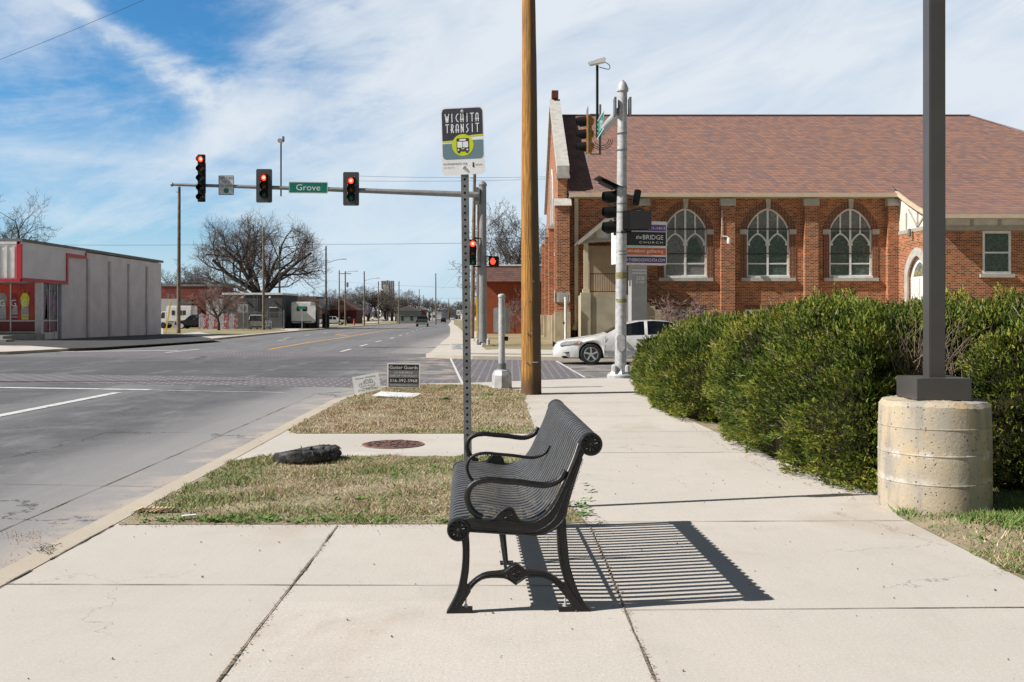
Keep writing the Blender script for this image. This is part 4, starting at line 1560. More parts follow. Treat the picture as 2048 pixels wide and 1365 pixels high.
def drum_mat():
    m = bpy.data.materials.new('pitted_concrete')
    m.use_nodes = True
    g = NG(m.node_tree)
    bb = m.node_tree.nodes['Principled BSDF']
    bb.inputs['Roughness'].default_value = .9
    tc = g.n('ShaderNodeTexCoord')
    P = tc.outputs['Object']
    x, y, z = g.sep(P)
    c = g.mix(g.ss(g.noise(P, 3.0, 7, .6), .35, .65), (0.50, 0.42, 0.30), (0.40, 0.36, 0.30))
    c = g.mix(g.m('MULTIPLY', g.ss(g.noise(g.comb(x, y, g.m('MULTIPLY', z, .4)), 4.2, 6, .6), .5, .7), .6), c, (0.52, 0.34, 0.15))
    c = g.mix(g.m('MULTIPLY', g.ss(g.noise(g.comb(g.m('MULTIPLY', x, 2), g.m('MULTIPLY', y, 2), g.m('MULTIPLY', z, .3)), 2.6, 6, .6), .5, .62), .7), c, (0.27, 0.255, 0.235))
    band = g.m('MAXIMUM', g.ss(g.m('ABSOLUTE', g.m('SUBTRACT', z, .44)), .05, .0), g.m('MULTIPLY', g.ss(g.m('ABSOLUTE', g.m('SUBTRACT', z, .24)), .05, .0), .7))
    c = g.mix(g.m('MULTIPLY', band, g.ss(g.noise(P, 9, 6, .7), .42, .6)), c, (0.62, 0.60, 0.55))
    c = g.mix(g.m('MULTIPLY', g.ss(g.noise(P, 100, 3), .5, .75), .35), c, (0.2, 0.17, 0.13))
    vv = g.vor(g.comb(g.m('ADD', x, g.m('MULTIPLY', g.noise(P, 9, 3), .08)), y, g.m('ADD', z, g.m('MULTIPLY', g.noise(P, 12, 3), .06))), 30.0)
    vc = g.ss(g.noise(P, 7, 4), .36, .5)
    pit = g.m('MULTIPLY', g.ss(vv, g.m('MULTIPLY', g.noise(P, 18, 2), .42), .06), vc)
    c = g.mix(pit, c, (0.07, 0.05, 0.035))
    g.link(c, bb.inputs['Base Color'])
    bn = g.n('ShaderNodeBump')
    bn.inputs['Strength'].default_value = .8
    bn.inputs['Distance'].default_value = .01
    g.link(g.m('SUBTRACT', g.m('MULTIPLY', g.noise(P, 40, 5, .7), .5), pit), bn.inputs['Height'])
    g.link(bn.outputs[0], bb.inputs['Normal'])
    return m


b = MB()
RD = .412
b.lathe([(RD, -.05), (RD, .22), (RD + .004, .222), (RD + .004, .228), (RD, .23), (RD - .001, .435), (RD + .004, .438), (RD + .004, .444), (RD - .001, .446), (RD - .002, .635), (RD + .002, .638), (RD + .002, .643), (RD - .003, .645), (RD - .008, .80), (RD - .035, .835), (.001, .84)], 72)
M_drum = drum_mat()
o = b.build('concrete_base', M_drum, LP, smooth=30)
for v in o.data.vertices:
    n_ = math.sin(v.co.x * 9 + v.co.z * 3) * .003 + math.sin(v.co.y * 17) * .002
    if v.co.z > .79:
        v.co.z += 2.4 * n_ + random.uniform(-.006, .004)
    v.co.x += n_
    v.co.y += n_
M_bronze = mat('dark_bronze_paint', (0.060, 0.057, 0.056), .38, col2=(0.07, 0.067, 0.066), scale=2, spec=.5)
b = MB()
b.box(-.215, .20, -.20, .20, .842, 1.008)
b.build('base_cover', M_bronze, LP, bevel=.004, smooth=30)
b = MB()
b.box(-.063, .063, -.063, .063, 1.0, 6.2)
b.build('shaft', M_bronze, LP, bevel=.006, smooth=30)

# ------------------------------------------------------------------ hedges
M_hl = [mat('juniper_green', (0.092, 0.135, 0.019), .7, spec=.25), mat('juniper_light', (0.165, 0.215, 0.030), .7, spec=.25),
        mat('juniper_dark', (0.025, 0.048, 0.010), .7, spec=.25), mat('juniper_olive', (0.30, 0.30, 0.05), .7, spec=.25),
        mat('juniper_grey', (0.30, 0.28, 0.16), .7, spec=.25)]
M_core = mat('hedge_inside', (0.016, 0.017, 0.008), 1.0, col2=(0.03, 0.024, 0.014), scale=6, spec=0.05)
HPROF = [(0.18, 0.02), (0.08, 0.16), (0.0, 0.38), (0.0, 0.58), (0.09, 0.74), (0.34, 0.90), (0.85, 1.0)]
HPROF2 = [(0.16, 0.02), (0.06, 0.15), (0.0, 0.33), (0.04, 0.50), (0.18, 0.68), (0.50, 0.86), (1.1, 1.0)]


def hedge(name, label, poly, hfun, n_side, n_top, seed, size=.07, prof=HPROF, lumps=.12, cap=.34):
    """poly: plan outline, counter-clockwise; foliage sprays over a rounded profile, round a dark core"""
    T = thing(name, label, 'hedge', (0, 0, 0))
    r = np.random.default_rng(seed)
    P = np.array(poly, float)
    nxt = np.roll(P, -1, 0)
    e = nxt - P
    L = np.hypot(e[:, 0], e[:, 1])
    nrm = np.stack([e[:, 1], -e[:, 0]], 1) / L[:, None]
    vn = nrm + np.roll(nrm, 1, 0)
    vn /= np.hypot(vn[:, 0], vn[:, 1])[:, None]
    pr_ = np.array(prof)
    # core: solid dark shell added to block light inside the foliage
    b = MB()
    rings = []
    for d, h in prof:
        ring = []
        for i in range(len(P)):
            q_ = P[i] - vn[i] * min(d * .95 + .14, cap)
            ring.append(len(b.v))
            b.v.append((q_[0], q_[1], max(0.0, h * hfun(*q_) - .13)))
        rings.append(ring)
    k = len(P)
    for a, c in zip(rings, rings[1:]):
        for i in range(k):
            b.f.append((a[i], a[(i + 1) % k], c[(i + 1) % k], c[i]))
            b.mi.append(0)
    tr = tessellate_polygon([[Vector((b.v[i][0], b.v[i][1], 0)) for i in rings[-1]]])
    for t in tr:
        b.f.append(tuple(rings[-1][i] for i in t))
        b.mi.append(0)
    b.build('shade_core', M_core, T)
    # samples on the side
    i = r.choice(k, n_side, p=L / L.sum())
    s = r.random(n_side)
    base = P[i] + e[i] * s[:, None]
    nv = vn[i] * (1 - s)[:, None] + vn[(i + 1) % k] * s[:, None]
    nv /= np.hypot(nv[:, 0], nv[:, 1])[:, None]
    v = r.random(n_side) ** .9 * (len(prof) - 1)
    vi = np.minimum(v.astype(int), len(prof) - 2)
    vf = v - vi
    dd = pr_[vi, 0] * (1 - vf) + pr_[vi + 1, 0] * vf
    hh = pr_[vi, 1] * (1 - vf) + pr_[vi + 1, 1] * vf
    dz = pr_[vi + 1, 1] - pr_[vi, 1]
    dd2 = pr_[vi + 1, 0] - pr_[vi, 0]
    nz_ = dd2 / np.hypot(dz * 1.5, dd2)
    nh = dz * 1.5 / np.hypot(dz * 1.5, dd2)
    x = base[:, 0] - nv[:, 0] * dd
    y = base[:, 1] - nv[:, 1] * dd
    hf = np.array([hfun(a, c) for a, c in zip(x, y)])
    z = hh * hf
    N = np.stack([nv[:, 0] * nh, nv[:, 1] * nh, nz_], 1)
    # samples on the top
    xs, ys = P[:, 0], P[:, 1]
    m = n_top * 3
    tx = r.uniform(xs.min(), xs.max(), m)
    ty = r.uniform(ys.min(), ys.max(), m)
    kk = in_poly([tuple(p - q_ * .75) for p, q_ in zip(P, vn)], tx, ty)
    tx, ty = tx[kk][:n_top], ty[kk][:n_top]
    tz = np.array([hfun(a, c) for a, c in zip(tx, ty)])
    C = np.concatenate([np.stack([x, y, z], 1), np.stack([tx, ty, tz], 1)])
    N = np.concatenate([N, np.tile([0., 0., 1.], (len(tx), 1))])
    n = len(C)
    s1 = field(C[:, 0] + C[:, 2] * .7, C[:, 1] + C[:, 2] * 1.3, 3.2, seed + 1)
    s2 = field(C[:, 0] - C[:, 2] * 2.1, C[:, 1] + C[:, 2] * 1.9, 8.5, seed + 2)
    s3 = field(C[:, 0] + C[:, 2] * 6, C[:, 1] - C[:, 2] * 5, 24.0, seed + 3)
    C = C + N * (lumps * (s1 * .6 + s2 * .55 + s3 * .35) - r.random(n) ** 2 * .16)[:, None]
    C[:, 2] = np.maximum(C[:, 2], .03)
    # main direction: outward, up, and combed towards -x
    D = N * .75 + np.array([-.22, 0.0, .62]) + r.normal(0, .36, (n, 3))
    D /= np.linalg.norm(D, axis=1)[:, None]
    S = np.cross(D, r.normal(0, 1, (n, 3)))
    S /= np.linalg.norm(S, axis=1)[:, None]
    Ln = size * r.uniform(.45, 1.55, n)
    long_ = r.random(n) < .02
    Ln = np.where(long_, Ln * 2.0, Ln)
    tone = s2 * .55 + s1 * .35 + s3 * .35 + r.normal(0, .5, n)  # highlights and shade put into the colour: bulges lighter, hollows darker
    mi = np.where(tone > .95, 3, np.where(tone > .3, 1, np.where(tone > -.65, 0, 2)))
    mi = np.where(long_ & (r.random(n) < .6), 4, mi)
    VV, MI = [], []
    for t0, ang, sc in ((0.0, 0.0, .7), (.12, .62, .55), (.22, -.62, .5), (.5, 0.08, .6)):
        o0 = C + D * (Ln * t0)[:, None]
        d2 = D * math.cos(ang) + S * math.sin(ang) + r.normal(0, .16, (n, 3))
        w2 = np.cross(d2, S) * .5 + S * .6
        w2 /= np.linalg.norm(w2, axis=1)[:, None]
        ll = (Ln * sc)[:, None]
        ww = (Ln * sc * np.where(long_, .05, .15))[:, None] + .0016
        q4 = np.stack([o0, o0 + d2 * ll * .45 + w2 * ww, o0 + d2 * ll, o0 + d2 * ll * .45 - w2 * ww], 1)
        VV.append(q4)
        MI.append(mi)
    V_ = np.concatenate(VV).reshape(-1, 3)
    MI = np.concatenate(MI)
    np_mesh('foliage', V_, np.arange(len(V_)).reshape(-1, 4), MI, M_hl, T)
    return T


def hfront(x, y):
    return 1.55 + .02 * math.sin(x * 2.1 + y) + .02 * math.sin(y * 3.1 - x) - .05 * max(0, (y - 10.5) / 2.5)


def hback(x, y):
    return 1.44 - .030 * (y - 12.5) + .02 * math.sin(x * 2 + y * 1.3)


HF = [(9.5, 13.0), (4.0, 12.7), (2.95, 12.35), (2.50, 11.95), (2.37, 11.2), (2.42, 10.2), (2.48, 9.4), (2.60, 8.7), (2.76, 8.2), (2.98, 8.02), (3.22, 8.2), (3.42, 8.6), (3.65, 8.95), (4.4, 9.2), (9.5, 9.3)]
hedge('hedge', 'big dense green hedge bulging over the sidewalk behind the concrete drum', HF, hfront, 135000, 42000, 21, .043)
HR = [(9.5, 9.1), (4.25, 9.1), (3.95, 8.6), (3.84, 8.15), (4.1, 7.95), (4.6, 7.85), (9.5, 7.7)]
hedge('hedge', 'green hedge at the right edge of the photo beyond the drum', HR, lambda x, y: 1.45 + .02 * math.sin(3 * x), 60000, 8000, 22, .046)
HBk = [(9.5, 18.0), (6, 20.3), (3.6, 21.0), (2.75, 20.6), (2.42, 19.3), (2.32, 17.5), (2.22, 15.8), (2.17, 14.5), (2.34, 13.55), (2.85, 12.95), (3.6, 13.1), (9.5, 13.3)]
hedge('hedge', 'farther rounded green hedge tapering towards the signal pole', HBk, hback, 100000, 26000, 23, .052, HPROF2, cap=1.1)
# bare stems behind the drum and under the hedge
M_stem = mat('hedge_stem', (0.26, 0.19, 0.13), .9, col2=(0.12, 0.09, 0.07), scale=10)
b = MB()
rs2 = random.Random(12)
for i in range(260):
    x = rs2.choice([rs2.uniform(3.3, 3.6), rs2.uniform(3.5, 4.05), rs2.uniform(3.6, 4.0), rs2.uniform(3.3, 3.9)])
    y = rs2.uniform(8.3, 8.9)
    z = rs2.uniform(.05, 1.1)
    p = Vector((x, y, z))
    pts = [p]
    d = Vector((rs2.uniform(-.6, .6), rs2.uniform(-.35, .1), rs2.uniform(.1, 1))).normalized()
    for s_ in range(4):
        d = (d + Vector((rs2.gauss(0, .3), rs2.gauss(0, .15), rs2.gauss(.1, .2)))).normalized()
        pts.append(pts[-1] + d * rs2.uniform(.08, .16))
    b.tube(pts, [.0042, .0035, .003, .002, .001], 4)
tag(b.build('bare_stems', M_stem), 'bare woody hedge stems in the dark gap behind the drum', 'twigs', kind='stuff')

# ------------------------------------------------------------------ the brick church
M_brick = brick_mat('church_brick', (0.52, 0.165, 0.055), (0.20, 0.052, 0.025), (0.52, 0.36, 0.24), 0.235, 0.084, 0.011, c3=(0.06, 0.030, 0.026), extra=(0.24, 0.08, 0.04))
M_bdark = brick_mat('dark_brick', (0.17, 0.042, 0.024), (0.10, 0.030, 0.020), (0.14, 0.07, 0.045), 0.22, 0.078, 0.010)
M_soldier = brick_mat('soldier_brick', (0.13, 0.035, 0.022), (0.08, 0.026, 0.02), (0.42, 0.27, 0.17), 0.5, 0.078, 0.012, vert=True)
M_shing = brick_mat('shingles', (0.34, 0.185, 0.135), (0.245, 0.14, 0.115), (0.13, 0.08, 0.07), 0.30, 0.125, 0.014, c3=(0.175, 0.125, 0.13), extra=(0.30, 0.17, 0.13), rough=.95, blot=.10)
M_lime = mat('limestone', (0.50, 0.485, 0.45), .85, col2=(0.40, 0.385, 0.355), scale=3, bump=.2)
M_lime2 = mat('tan_limestone', (0.46, 0.39, 0.28), .85, col2=(0.36, 0.30, 0.22), scale=2, bump=.2)
M_cream = mat('cream_trim', (0.62, 0.52, 0.37), .6, col2=(0.55, 0.46, 0.33), scale=3)
M_stucco = mat('white_stucco', (0.74, 0.72, 0.66), .85, col2=(0.64, 0.61, 0.55), scale=2)
M_beige = mat('beige_panel', (0.40, 0.30, 0.20), .7, col2=(0.34, 0.26, 0.18), scale=2)
M_iron2 = mat('black_railing', (0.02, 0.02, 0.022), .5)


def leaded_mat(name, a, bcol, c3):
    m = bpy.data.materials.new(name)
    m.use_nodes = True
    g = NG(m.node_tree)
    bb = m.node_tree.nodes['Principled BSDF']
    bb.inputs['Roughness'].default_value = .12
    tc = g.n('ShaderNodeTexCoord')
    P = tc.outputs['Object']
    c = g.mix(g.ss(g.noise(P, 7, 7, .75), .35, .65), a, bcol)
    c = g.mix(g.m('MULTIPLY', g.ss(g.noise(P, 2.0, 5, .6), .55, .75), .7), c, c3)
    v = g.vor(P, 9.0, 'DISTANCE_TO_EDGE')
    c = g.mix(g.m('MULTIPLY', g.ss(v, .05, .0), .7), c, (0.02, 0.02, 0.02))
    g.link(c, bb.inputs['Base Color'])
    bn = g.n('ShaderNodeBump')
    bn.inputs['Strength'].default_value = .5
    bn.inputs['Distance'].default_value = .01
    g.link(g.noise(P, 14, 3), bn.inputs['Height'])
    g.link(bn.outputs[0], bb.inputs['Normal'])
    return m


M_lead = leaded_mat('leaded_glass', (0.035, 0.060, 0.052), (0.10, 0.145, 0.12), (0.22, 0.23, 0.23))
M_leadg = leaded_mat('grey_leaded_glass', (0.14, 0.14, 0.14), (0.24, 0.24, 0.235), (0.30, 0.30, 0.29))

CH = thing('church', 'long red brick church with pointed windows under a shingled roof', 'church', (2.55, 52, 0))


def cb(mb, name, m, parent=None, top=CH, **kw):
    """build in world coordinates under an unrotated thing"""
    par = parent or top
    if parent is None:
        return mb.build(name, m, top, loc=tuple(-top.location), **kw)
    return mb.build(name, m, parent, **kw)


def arch_pts(cx, hw, zs, rise, n=10, p=1.7, q_=.75):
    out = []
    for i in range(-n, n + 1):
        s = i / n
        out.append((cx - s * hw, zs + rise * max(0, 1 - abs(s) ** p) ** q_))
    return out                     # from right to left


def opening(cx, hw, z0, zs, rise, n=10):
    return [(cx - hw, z0), (cx + hw, z0)] + arch_pts(cx, hw, zs, rise, n)


PXM = 52 / F
wx = [(px - 1024) * PXM for px in (1371, 1536, 1701.5)]
WZ0, WZS, WR, WHW = 3.42, 5.99, 1.14, 1.14
bx_ = [((1312 - 1024) * PXM, (1410 - 1024) * PXM), ((1490 - 1024) * PXM, (1588 - 1024) * PXM), ((1655 - 1024) * PXM, (1752 - 1024) * PXM)]
b = MB()
holes = [opening(c, WHW, WZ0, WZS, WR) for c in wx] + [[(a, .95), (c, .95), (c, 1.74), (a, 1.74)] for a, c in bx_]
b.prism([(3.0, 0), (20.5, 0), (20.5, 7.85), (3.0, 7.85)], (0, 52, 0), (1, 0, 0), (0, 0, 1), (0, .35, 0), holes=holes)
# gable wall to the street, its back half and far wall
def roof_z(Y):
    return 14.1 - abs(Y - 62) * .595


# tall gable window opening: Y 58.5..63, centre 61.2
b.prism([(51.9, 0), (72.2, 0), (72.2, 8.0), (62, 14.35), (51.9, 8.35)], (2.55, 0, 0), (0, 1, 0), (0, 0, 1), (.45, 0, 0),
        holes=[[(60.2, 4.1), (63.8, 4.1)] + [(a, c) for a, c in arch_pts(62, 1.8, 8.6, 2.1, 8)]])
b.prism([(72.2, 0), (52.36, 0), (52.36, 8), (62, 13.9), (72.2, 8)], (29.1, 0, 0), (0, 1, 0), (0, 0, 1), (.2, 0, 0))
b.box(2.9, 29.2, 72.0, 72.2, -.2, 8.0)
wall = cb(b, 'wall', M_brick)
# corner piers and the buttresses between the windows
b = MB()
b.box(2.34, 3.04, 51.42, 51.995, 1.62, 7.2)
b.box(2.30, 2.545, 52.0, 52.75, 1.62, 7.2)
b.box(2.44, 2.9, 51.75, 51.998, 7.55, 9.0)
b.build('corner_buttress', M_brick, CH, loc=tuple(-CH.location))
b = MB()
b.prism([(51.30, 7.2), (52.0, 7.2), (52.0, 7.62), (51.75, 7.62)], (2.24, 0, 0), (0, 1, 0), (0, 0, 1), (.90, 0, 0))
b.build('buttress_cap', M_lime, CH, loc=tuple(-CH.location))
for yy in (58.4, 65.0, 71.8):
    b = MB()
    b.box(2.20, 2.546, yy, yy + .7, 1.4, 6.6)
    o = b.build('buttress', M_brick, CH, loc=tuple(-CH.location))
    b = MB()
    b.prism([(2.16, 6.6), (2.546, 6.6), (2.546, 7.1)], (0, yy - .05, 0), (1, 0, 0), (0, 0, 1), (0, .8, 0))
    b.build('cap_stone', M_lime, o)
for px in (1283.5, 1453.5, 1619.5, 1785):
    cx = (px - 1024) * PXM
    b = MB()
    b.box(cx - .36, cx + .36, 51.66, 51.998, 0, 7.22)
    o = b.build('buttress', M_brick, CH, loc=tuple(-CH.location))
    b = MB()
    b.box(cx - .40, cx + .40, 51.60, 51.998, 7.22, 7.40)
    b.prism([(51.60, 7.402), (51.998, 7.402), (51.998, 7.66), (51.66, 7.62)], (cx - .40, 0, 0), (0, 1, 0), (0, 0, 1), (.80, 0, 0))
    b.build('cap_stone', M_lime, o)
# concrete plinth
b = MB()
b.box(2.26, 3.08, 51.34, 51.99, -.1, 1.62)
b.box(2.44, 2.545, 52, 72.3, -.3, 1.45)
for yy in (52.0, 54.2, 56.4, 58.35, 64.95, 71.75):
    b.box(2.12, 2.438, yy, yy + .8, -.3, 1.43)
b.build('plinth', M_lime2, CH, loc=tuple(-CH.location))
b = MB()
b.box(2.28, 3.05, 51.36, 51.419, 2.12, 2.62)
b.box(2.26, 2.338, 51.36, 51.99, 2.12, 2.62)
o = b.build('date_stone', M_lime, CH, loc=tuple(-CH.location))
b = MB()
b.box(2.48, 2.95, 51.345, 51.358, 2.2, 2.54)
b.build('inset', mat('grey_stone', (0.36, 0.37, 0.37), .8), o)
b = MB()
for yy, zz in ((53.8, 5.9), (53.8, 2.9), (57.2, 4.9), (57.2, 2.7), (57.9, 6.8), (55.4, 6.3)):
    b = MB()
    b.box(2.50, 2.546, yy, yy + .55, zz, zz + .22)
    b.build('quoin', M_lime, CH, loc=tuple(-CH.location))
# parapet coping of the gable, kneeler and the stub on the peak
for s in (1, -1):
    b = MB()
    ye = 62 - s * 10.35
    b.prism([(ye, 9.35 if s > 0 else 9.3), (62, 15.15), (62, 14.75), (ye, 8.85)], (2.38, 0, 0), (0, 1, 0), (0, 0, 1), (.66, 0, 0))
    b.build('gable_coping', M_lime, CH, loc=tuple(-CH.location))
b = MB()
b.box(2.34, 3.06, 51.55, 51.99, 8.68, 8.86)
b.box(2.40, 3.02, 51.60, 51.99, 8.862, 9.15)
b.build('kneeler', M_lime, CH, loc=tuple(-CH.location))
b = MB()
b.box(2.52, 2.93, 61.6, 62.4, 15.152, 15.62)
b.build('chimney_stub', M_bdark, CH, loc=tuple(-CH.location))
b = MB()
b.prism([(51.9, 8.36), (62, 14.36), (72.2, 8.3), (72.2, 8.01), (62, 14.34), (51.9, 8.2)], (2.56, 0, 0), (0, 1, 0), (0, 0, 1), (.4, 0, 0))
b.prism([(51.92, 8.35), (62, 14.35), (62, 14.8), (51.92, 8.95)], (2.57, 0, 0), (0, 1, 0), (0, 0, 1), (.38, 0, 0))
b.prism([(72.18, 8.3), (62, 14.36), (62, 14.8), (72.18, 8.9)], (2.57, 0, 0), (0, 1, 0), (0, 0, 1), (.38, 0, 0))
b.build('parapet', M_brick, CH, loc=tuple(-CH.location))
# roof
b = MB()
RX0, RX1 = 3.0, 29.1
E0 = (51.5, 7.86)
b.add([(RX0, *E0), (20.4, *E0), (20.4, 62, 14.1), (RX0, 62, 14.1)], [(0, 1, 2, 3)])
fl_ = [(62, 14.1), (56, 10.52), (52.6, 8.50), (51.4, 7.90), (50.2, 7.37), (49.0, 6.90), (48.0, 6.55), (47.3, 6.32)]
# right half: main slope that flares out over the wing, cut by the hip
def hipx(Y):
    return RX1 + (62 - Y) * .82
for (y0, z0), (y1, z1) in zip(fl_, fl_[1:]):
    b.face([(20.4, y1, z1), (hipx(y1), y1, z1), (hipx(y0), y0, z0), (20.4, y0, z0)])
    b.face([(hipx(y0), y0, z0), (hipx(y1), y1, z1), (hipx(y1), 124 - y1, z1), (hipx(y0), 124 - y0, z0)])
b.add([(RX0, 72.4, 7.86), (RX1 + 9, 72.4, 7.86), (RX1, 62, 14.1), (RX0, 62, 14.1)], [(0, 3, 2, 1)])
b.box(20.42, 41.0, 47.3, 47.32, 6.24, 6.318)
roof = b.build('roof', M_shing, CH, loc=tuple(-CH.location))
b = MB()
b.beam((RX0, 62, 14.12), (RX1, 62, 14.12), .26, .06)
b.beam((RX1, 62, 14.12), (hipx(51.4), 51.4, 7.94), .26, .06)
b.build('ridge_cap', mat('ridge', (0.26, 0.16, 0.13), .9, col2=(.2, .12, .1), scale=4), roof)
# gutters, downspouts, bargeboard
b = MB()
b.box(3.02, 20.38, 51.34, 51.52, 7.66, 7.858)
b.box(3.02, 20.38, 51.52, 51.998, 7.66, 7.70)
b.build('gutter', M_cream, CH, loc=tuple(-CH.location))
b = MB()
b.box(3.32, 3.52, 51.78, 51.97, 1.0, 7.655)
b.beam((3.42, 51.87, 1.0), (3.32, 51.80, .62), .2, .19)
b.build('downspout', M_cream, CH, loc=tuple(-CH.location))
b = MB()
b.tube([(3.32, 51.78, .62), (3.32, 51.78, .25)], .13, 10)
b.build('drain_boot', M_black, CH, loc=tuple(-CH.location), smooth=40)
b = MB()
top_l = [(y, z + .02) for y, z in fl_ if y < 52]
b.prism([(51.65, 8.0)] + top_l + [(y, z - .22) for y, z in reversed(top_l)] + [(51.65, 7.72)], (20.30, 0, 0), (0, 1, 0), (0, 0, 1), (.1, 0, 0))
b.build('bargeboard', M_cream, CH, loc=tuple(-CH.location))
b = MB()
b.box(20.4, 41.0, 47.14, 47.298, 6.13, 6.32)
b.build('gutter', M_cream, CH, loc=tuple(-CH.location))
b = MB()
b.box(3.02, 29.0, 52.36, 52.42, 7.0, 7.8)
b.build('soffit', M_cream, CH, loc=tuple(-CH.location))

# the three big pointed windows
def sub_arch(b, c, hw, zs, rise, w, y0, y1, z0):
    pts = [(c - hw, z0)] + list(reversed(arch_pts(c, hw, zs, rise, 6, 1.5, .8))) + [(c + hw, z0)]
    for p, q_ in zip(pts, pts[1:]):
        b.beam((p[0], (y0 + y1) / 2, p[1]), (q_[0], (y0 + y1) / 2, q_[1]), w, y1 - y0, up=(0, 1, 0))


for i, cx in enumerate(wx):
    b = MB()
    Yf = 52.08
    o_ = opening(cx, WHW - .002, WZ0 + .002, WZS, WR - .003, 12)
    inn = opening(cx, WHW - .095, WZ0 + .15, WZS, WR - .10, 12)
    b.prism(o_, (0, Yf, 0), (1, 0, 0), (0, 0, 1), (0, .12, 0), holes=[inn])
    b.box(cx - .055, cx + .055, Yf - .01, Yf + .1, WZ0 + .15, WZS + WR - .1)
    for s in (-1, 1):
        c2 = cx + s * .53
        sub_arch(b, c2, .50, 5.25, .52, .085, Yf - .015, Yf + .08, 5.2)
        b.box(c2 - .04, c2 + .04, Yf - .005, Yf + .08, 5.72, WZS + WR * (1 - (.53 / 1.14) ** 1.7) ** .75 - .06)
        b.box(c2 + s * .50 - .09, c2 + s * .50 + .09, Yf - .025, Yf + .08, 5.15, 5.25)
    b.box(cx - .12, cx + .12, Yf - .028, Yf + .08, 5.14, 5.26)
    b.box(cx - WHW + .09, cx + WHW - .09, Yf + .01, Yf + .07, 4.14, 4.21)
    b.box(cx - .95, cx + 1.16, Yf - .16, Yf - .002, WZ0 - .001, WZ0 + .10)
    win = b.build('window', M_white, CH, loc=tuple(-CH.location))
    b = MB()
    b.prism(opening(cx, WHW - .05, WZ0 + .1, WZS, WR - .06, 10), (0, Yf + .05, 0), (1, 0, 0), (0, 0, 1), (0, .02, 0))
    b.build('pane', [M_lead if i else M_leadg][0], win)
    if i == 0:
        b = MB()
        b.prism([(cx + .1, 4.25), (cx + .75, 4.25), (cx + .95, 4.8), (cx + .6, 5.6), (cx + .25, 5.55), (cx + .12, 5.0)], (0, Yf + .044, 0), (1, 0, 0), (0, 0, 1), (0, .004, 0))
        b.build('pane', M_lead, win)
    else:
        b = MB()
        b.prism(opening(cx, WHW - .1, 5.9, WZS, WR - .12, 8), (0, Yf + .044, 0), (1, 0, 0), (0, 0, 1), (0, .004, 0))
        b.build('pane', M_leadg, win)
    b = MB()
    for z in (6.02, 4.70):
        b.box(cx - WHW + .02, cx + WHW - .02, Yf - .05, Yf - .032, z - .028, z + .028)
    b.build('security_bar', M_iron2, win)
    b = MB()
    b.box(cx - 1.45, cx + 1.45, 51.86, 51.997, 3.24, 3.42)
    b.build('sill', M_lime, win)
    b = MB()
    outer = arch_pts(cx, WHW + .36, WZS + .02, WR + .36, 12, 1.75, .74)
    inner = list(reversed(arch_pts(cx, WHW + .001, WZS + .02, WR + .002, 12)))
    for k in range(24):
        a0, a1 = outer[k], outer[k + 1]
        c0, c1 = inner[24 - k], inner[23 - k]
        b.add([(a0[0], 51.975, a0[1]), (a1[0], 51.975, a1[1]), (c1[0], 51.975, c1[1]), (c0[0], 51.975, c0[1]),
               (a0[0], 52.0, a0[1]), (a1[0], 52.0, a1[1])], [(0, 1, 2, 3), (0, 4, 5, 1)])
    for s in (-1, 1):
        x0 = cx + s * (WHW + .002)
        x1 = cx + s * (WHW + .32)
        b.box(min(x0, x1), max(x0, x1), 51.974, 51.999, 3.42, 5.70)
    b.build('brick_surround', M_soldier, win)
    b = MB()
    b.prism([(cx - .10, 7.12), (cx + .10, 7.12), (cx + .14, 7.62), (cx - .14, 7.62)], (0, 51.93, 0), (1, 0, 0), (0, 0, 1), (0, .066, 0))
    b.build('keystone', M_lime, win)
    for s in (-1, 1):
        b = MB()
        x0 = cx + s * (WHW + .003)
        x1 = cx + s * (WHW + .37)
        b.box(min(x0, x1), max(x0, x1), 51.93, 51.9735, 5.74, 6.0)
        b.build('label_stop', M_lime, win)
# basement windows
for a, c in bx_:
    b = MB()
    for x0, x1, z0, z1 in ((a, c, 1.64, 1.74), (a, a + .1, .95, 1.64), (c - .1, c, .95, 1.64), ((a + c) / 2 - .06, (a + c) / 2 + .06, .95, 1.64)):
        b.box(x0 + .002, x1 - .002, 52.04, 52.12, z0, z1 - .002)
    w_ = b.build('basement_window', M_stucco, CH, loc=tuple(-CH.location))
    b = MB()
    b.box(a + .05, c - .05, 52.09, 52.10, .95, 1.68)
    b.build('pane', M_lead, w_)
    b = MB()
    b.box(a - .02, c + .02, 51.985, 51.999, 1.745, 1.97)
    b.build('brick_lintel', M_soldier, w_)
# tall gable window
b = MB()
op = [(60.2, 4.1), (63.8, 4.1)] + arch_pts(62, 1.8, 8.6, 2.1, 8)
inn = [(60.5, 4.4), (63.5, 4.4)] + arch_pts(62, 1.5, 8.6, 1.8, 8)
b.prism(op, (2.50, 0, 0), (0, 1, 0), (0, 0, 1), (.12, 0, 0), holes=[inn])
for y in (61.4, 62.6):
    b.box(2.52, 2.6, y - .06, y + .06, 4.4, 10.2)
b.box(2.45, 2.549, 60.0, 64.0, 3.9, 4.1)
w_ = b.build('gable_window', M_white, CH, loc=tuple(-CH.location))
b = MB()
b.box(2.57, 2.58, 60.3, 63.7, 4.2, 10.3)
b.build('pane', M_leadg, w_)
# floodlight camera on the second buttress
b = MB()
b.lathe([(.02, 5.50), (.10, 5.47), (.11, 5.33), (.09, 5.20), (.02, 5.14)], 14, ((1453 - 1024) * PXM, 51.42, 0))
b.tube([((1441 - 1024) * PXM, 51.62, 7.0), ((1441 - 1024) * PXM, 51.62, 5.62), ((1450 - 1024) * PXM, 51.5, 5.58), ((1453 - 1024) * PXM, 51.42, 5.48)], .022, 6)
b.build('wall_camera', M_white, CH, loc=tuple(-CH.location), smooth=40)

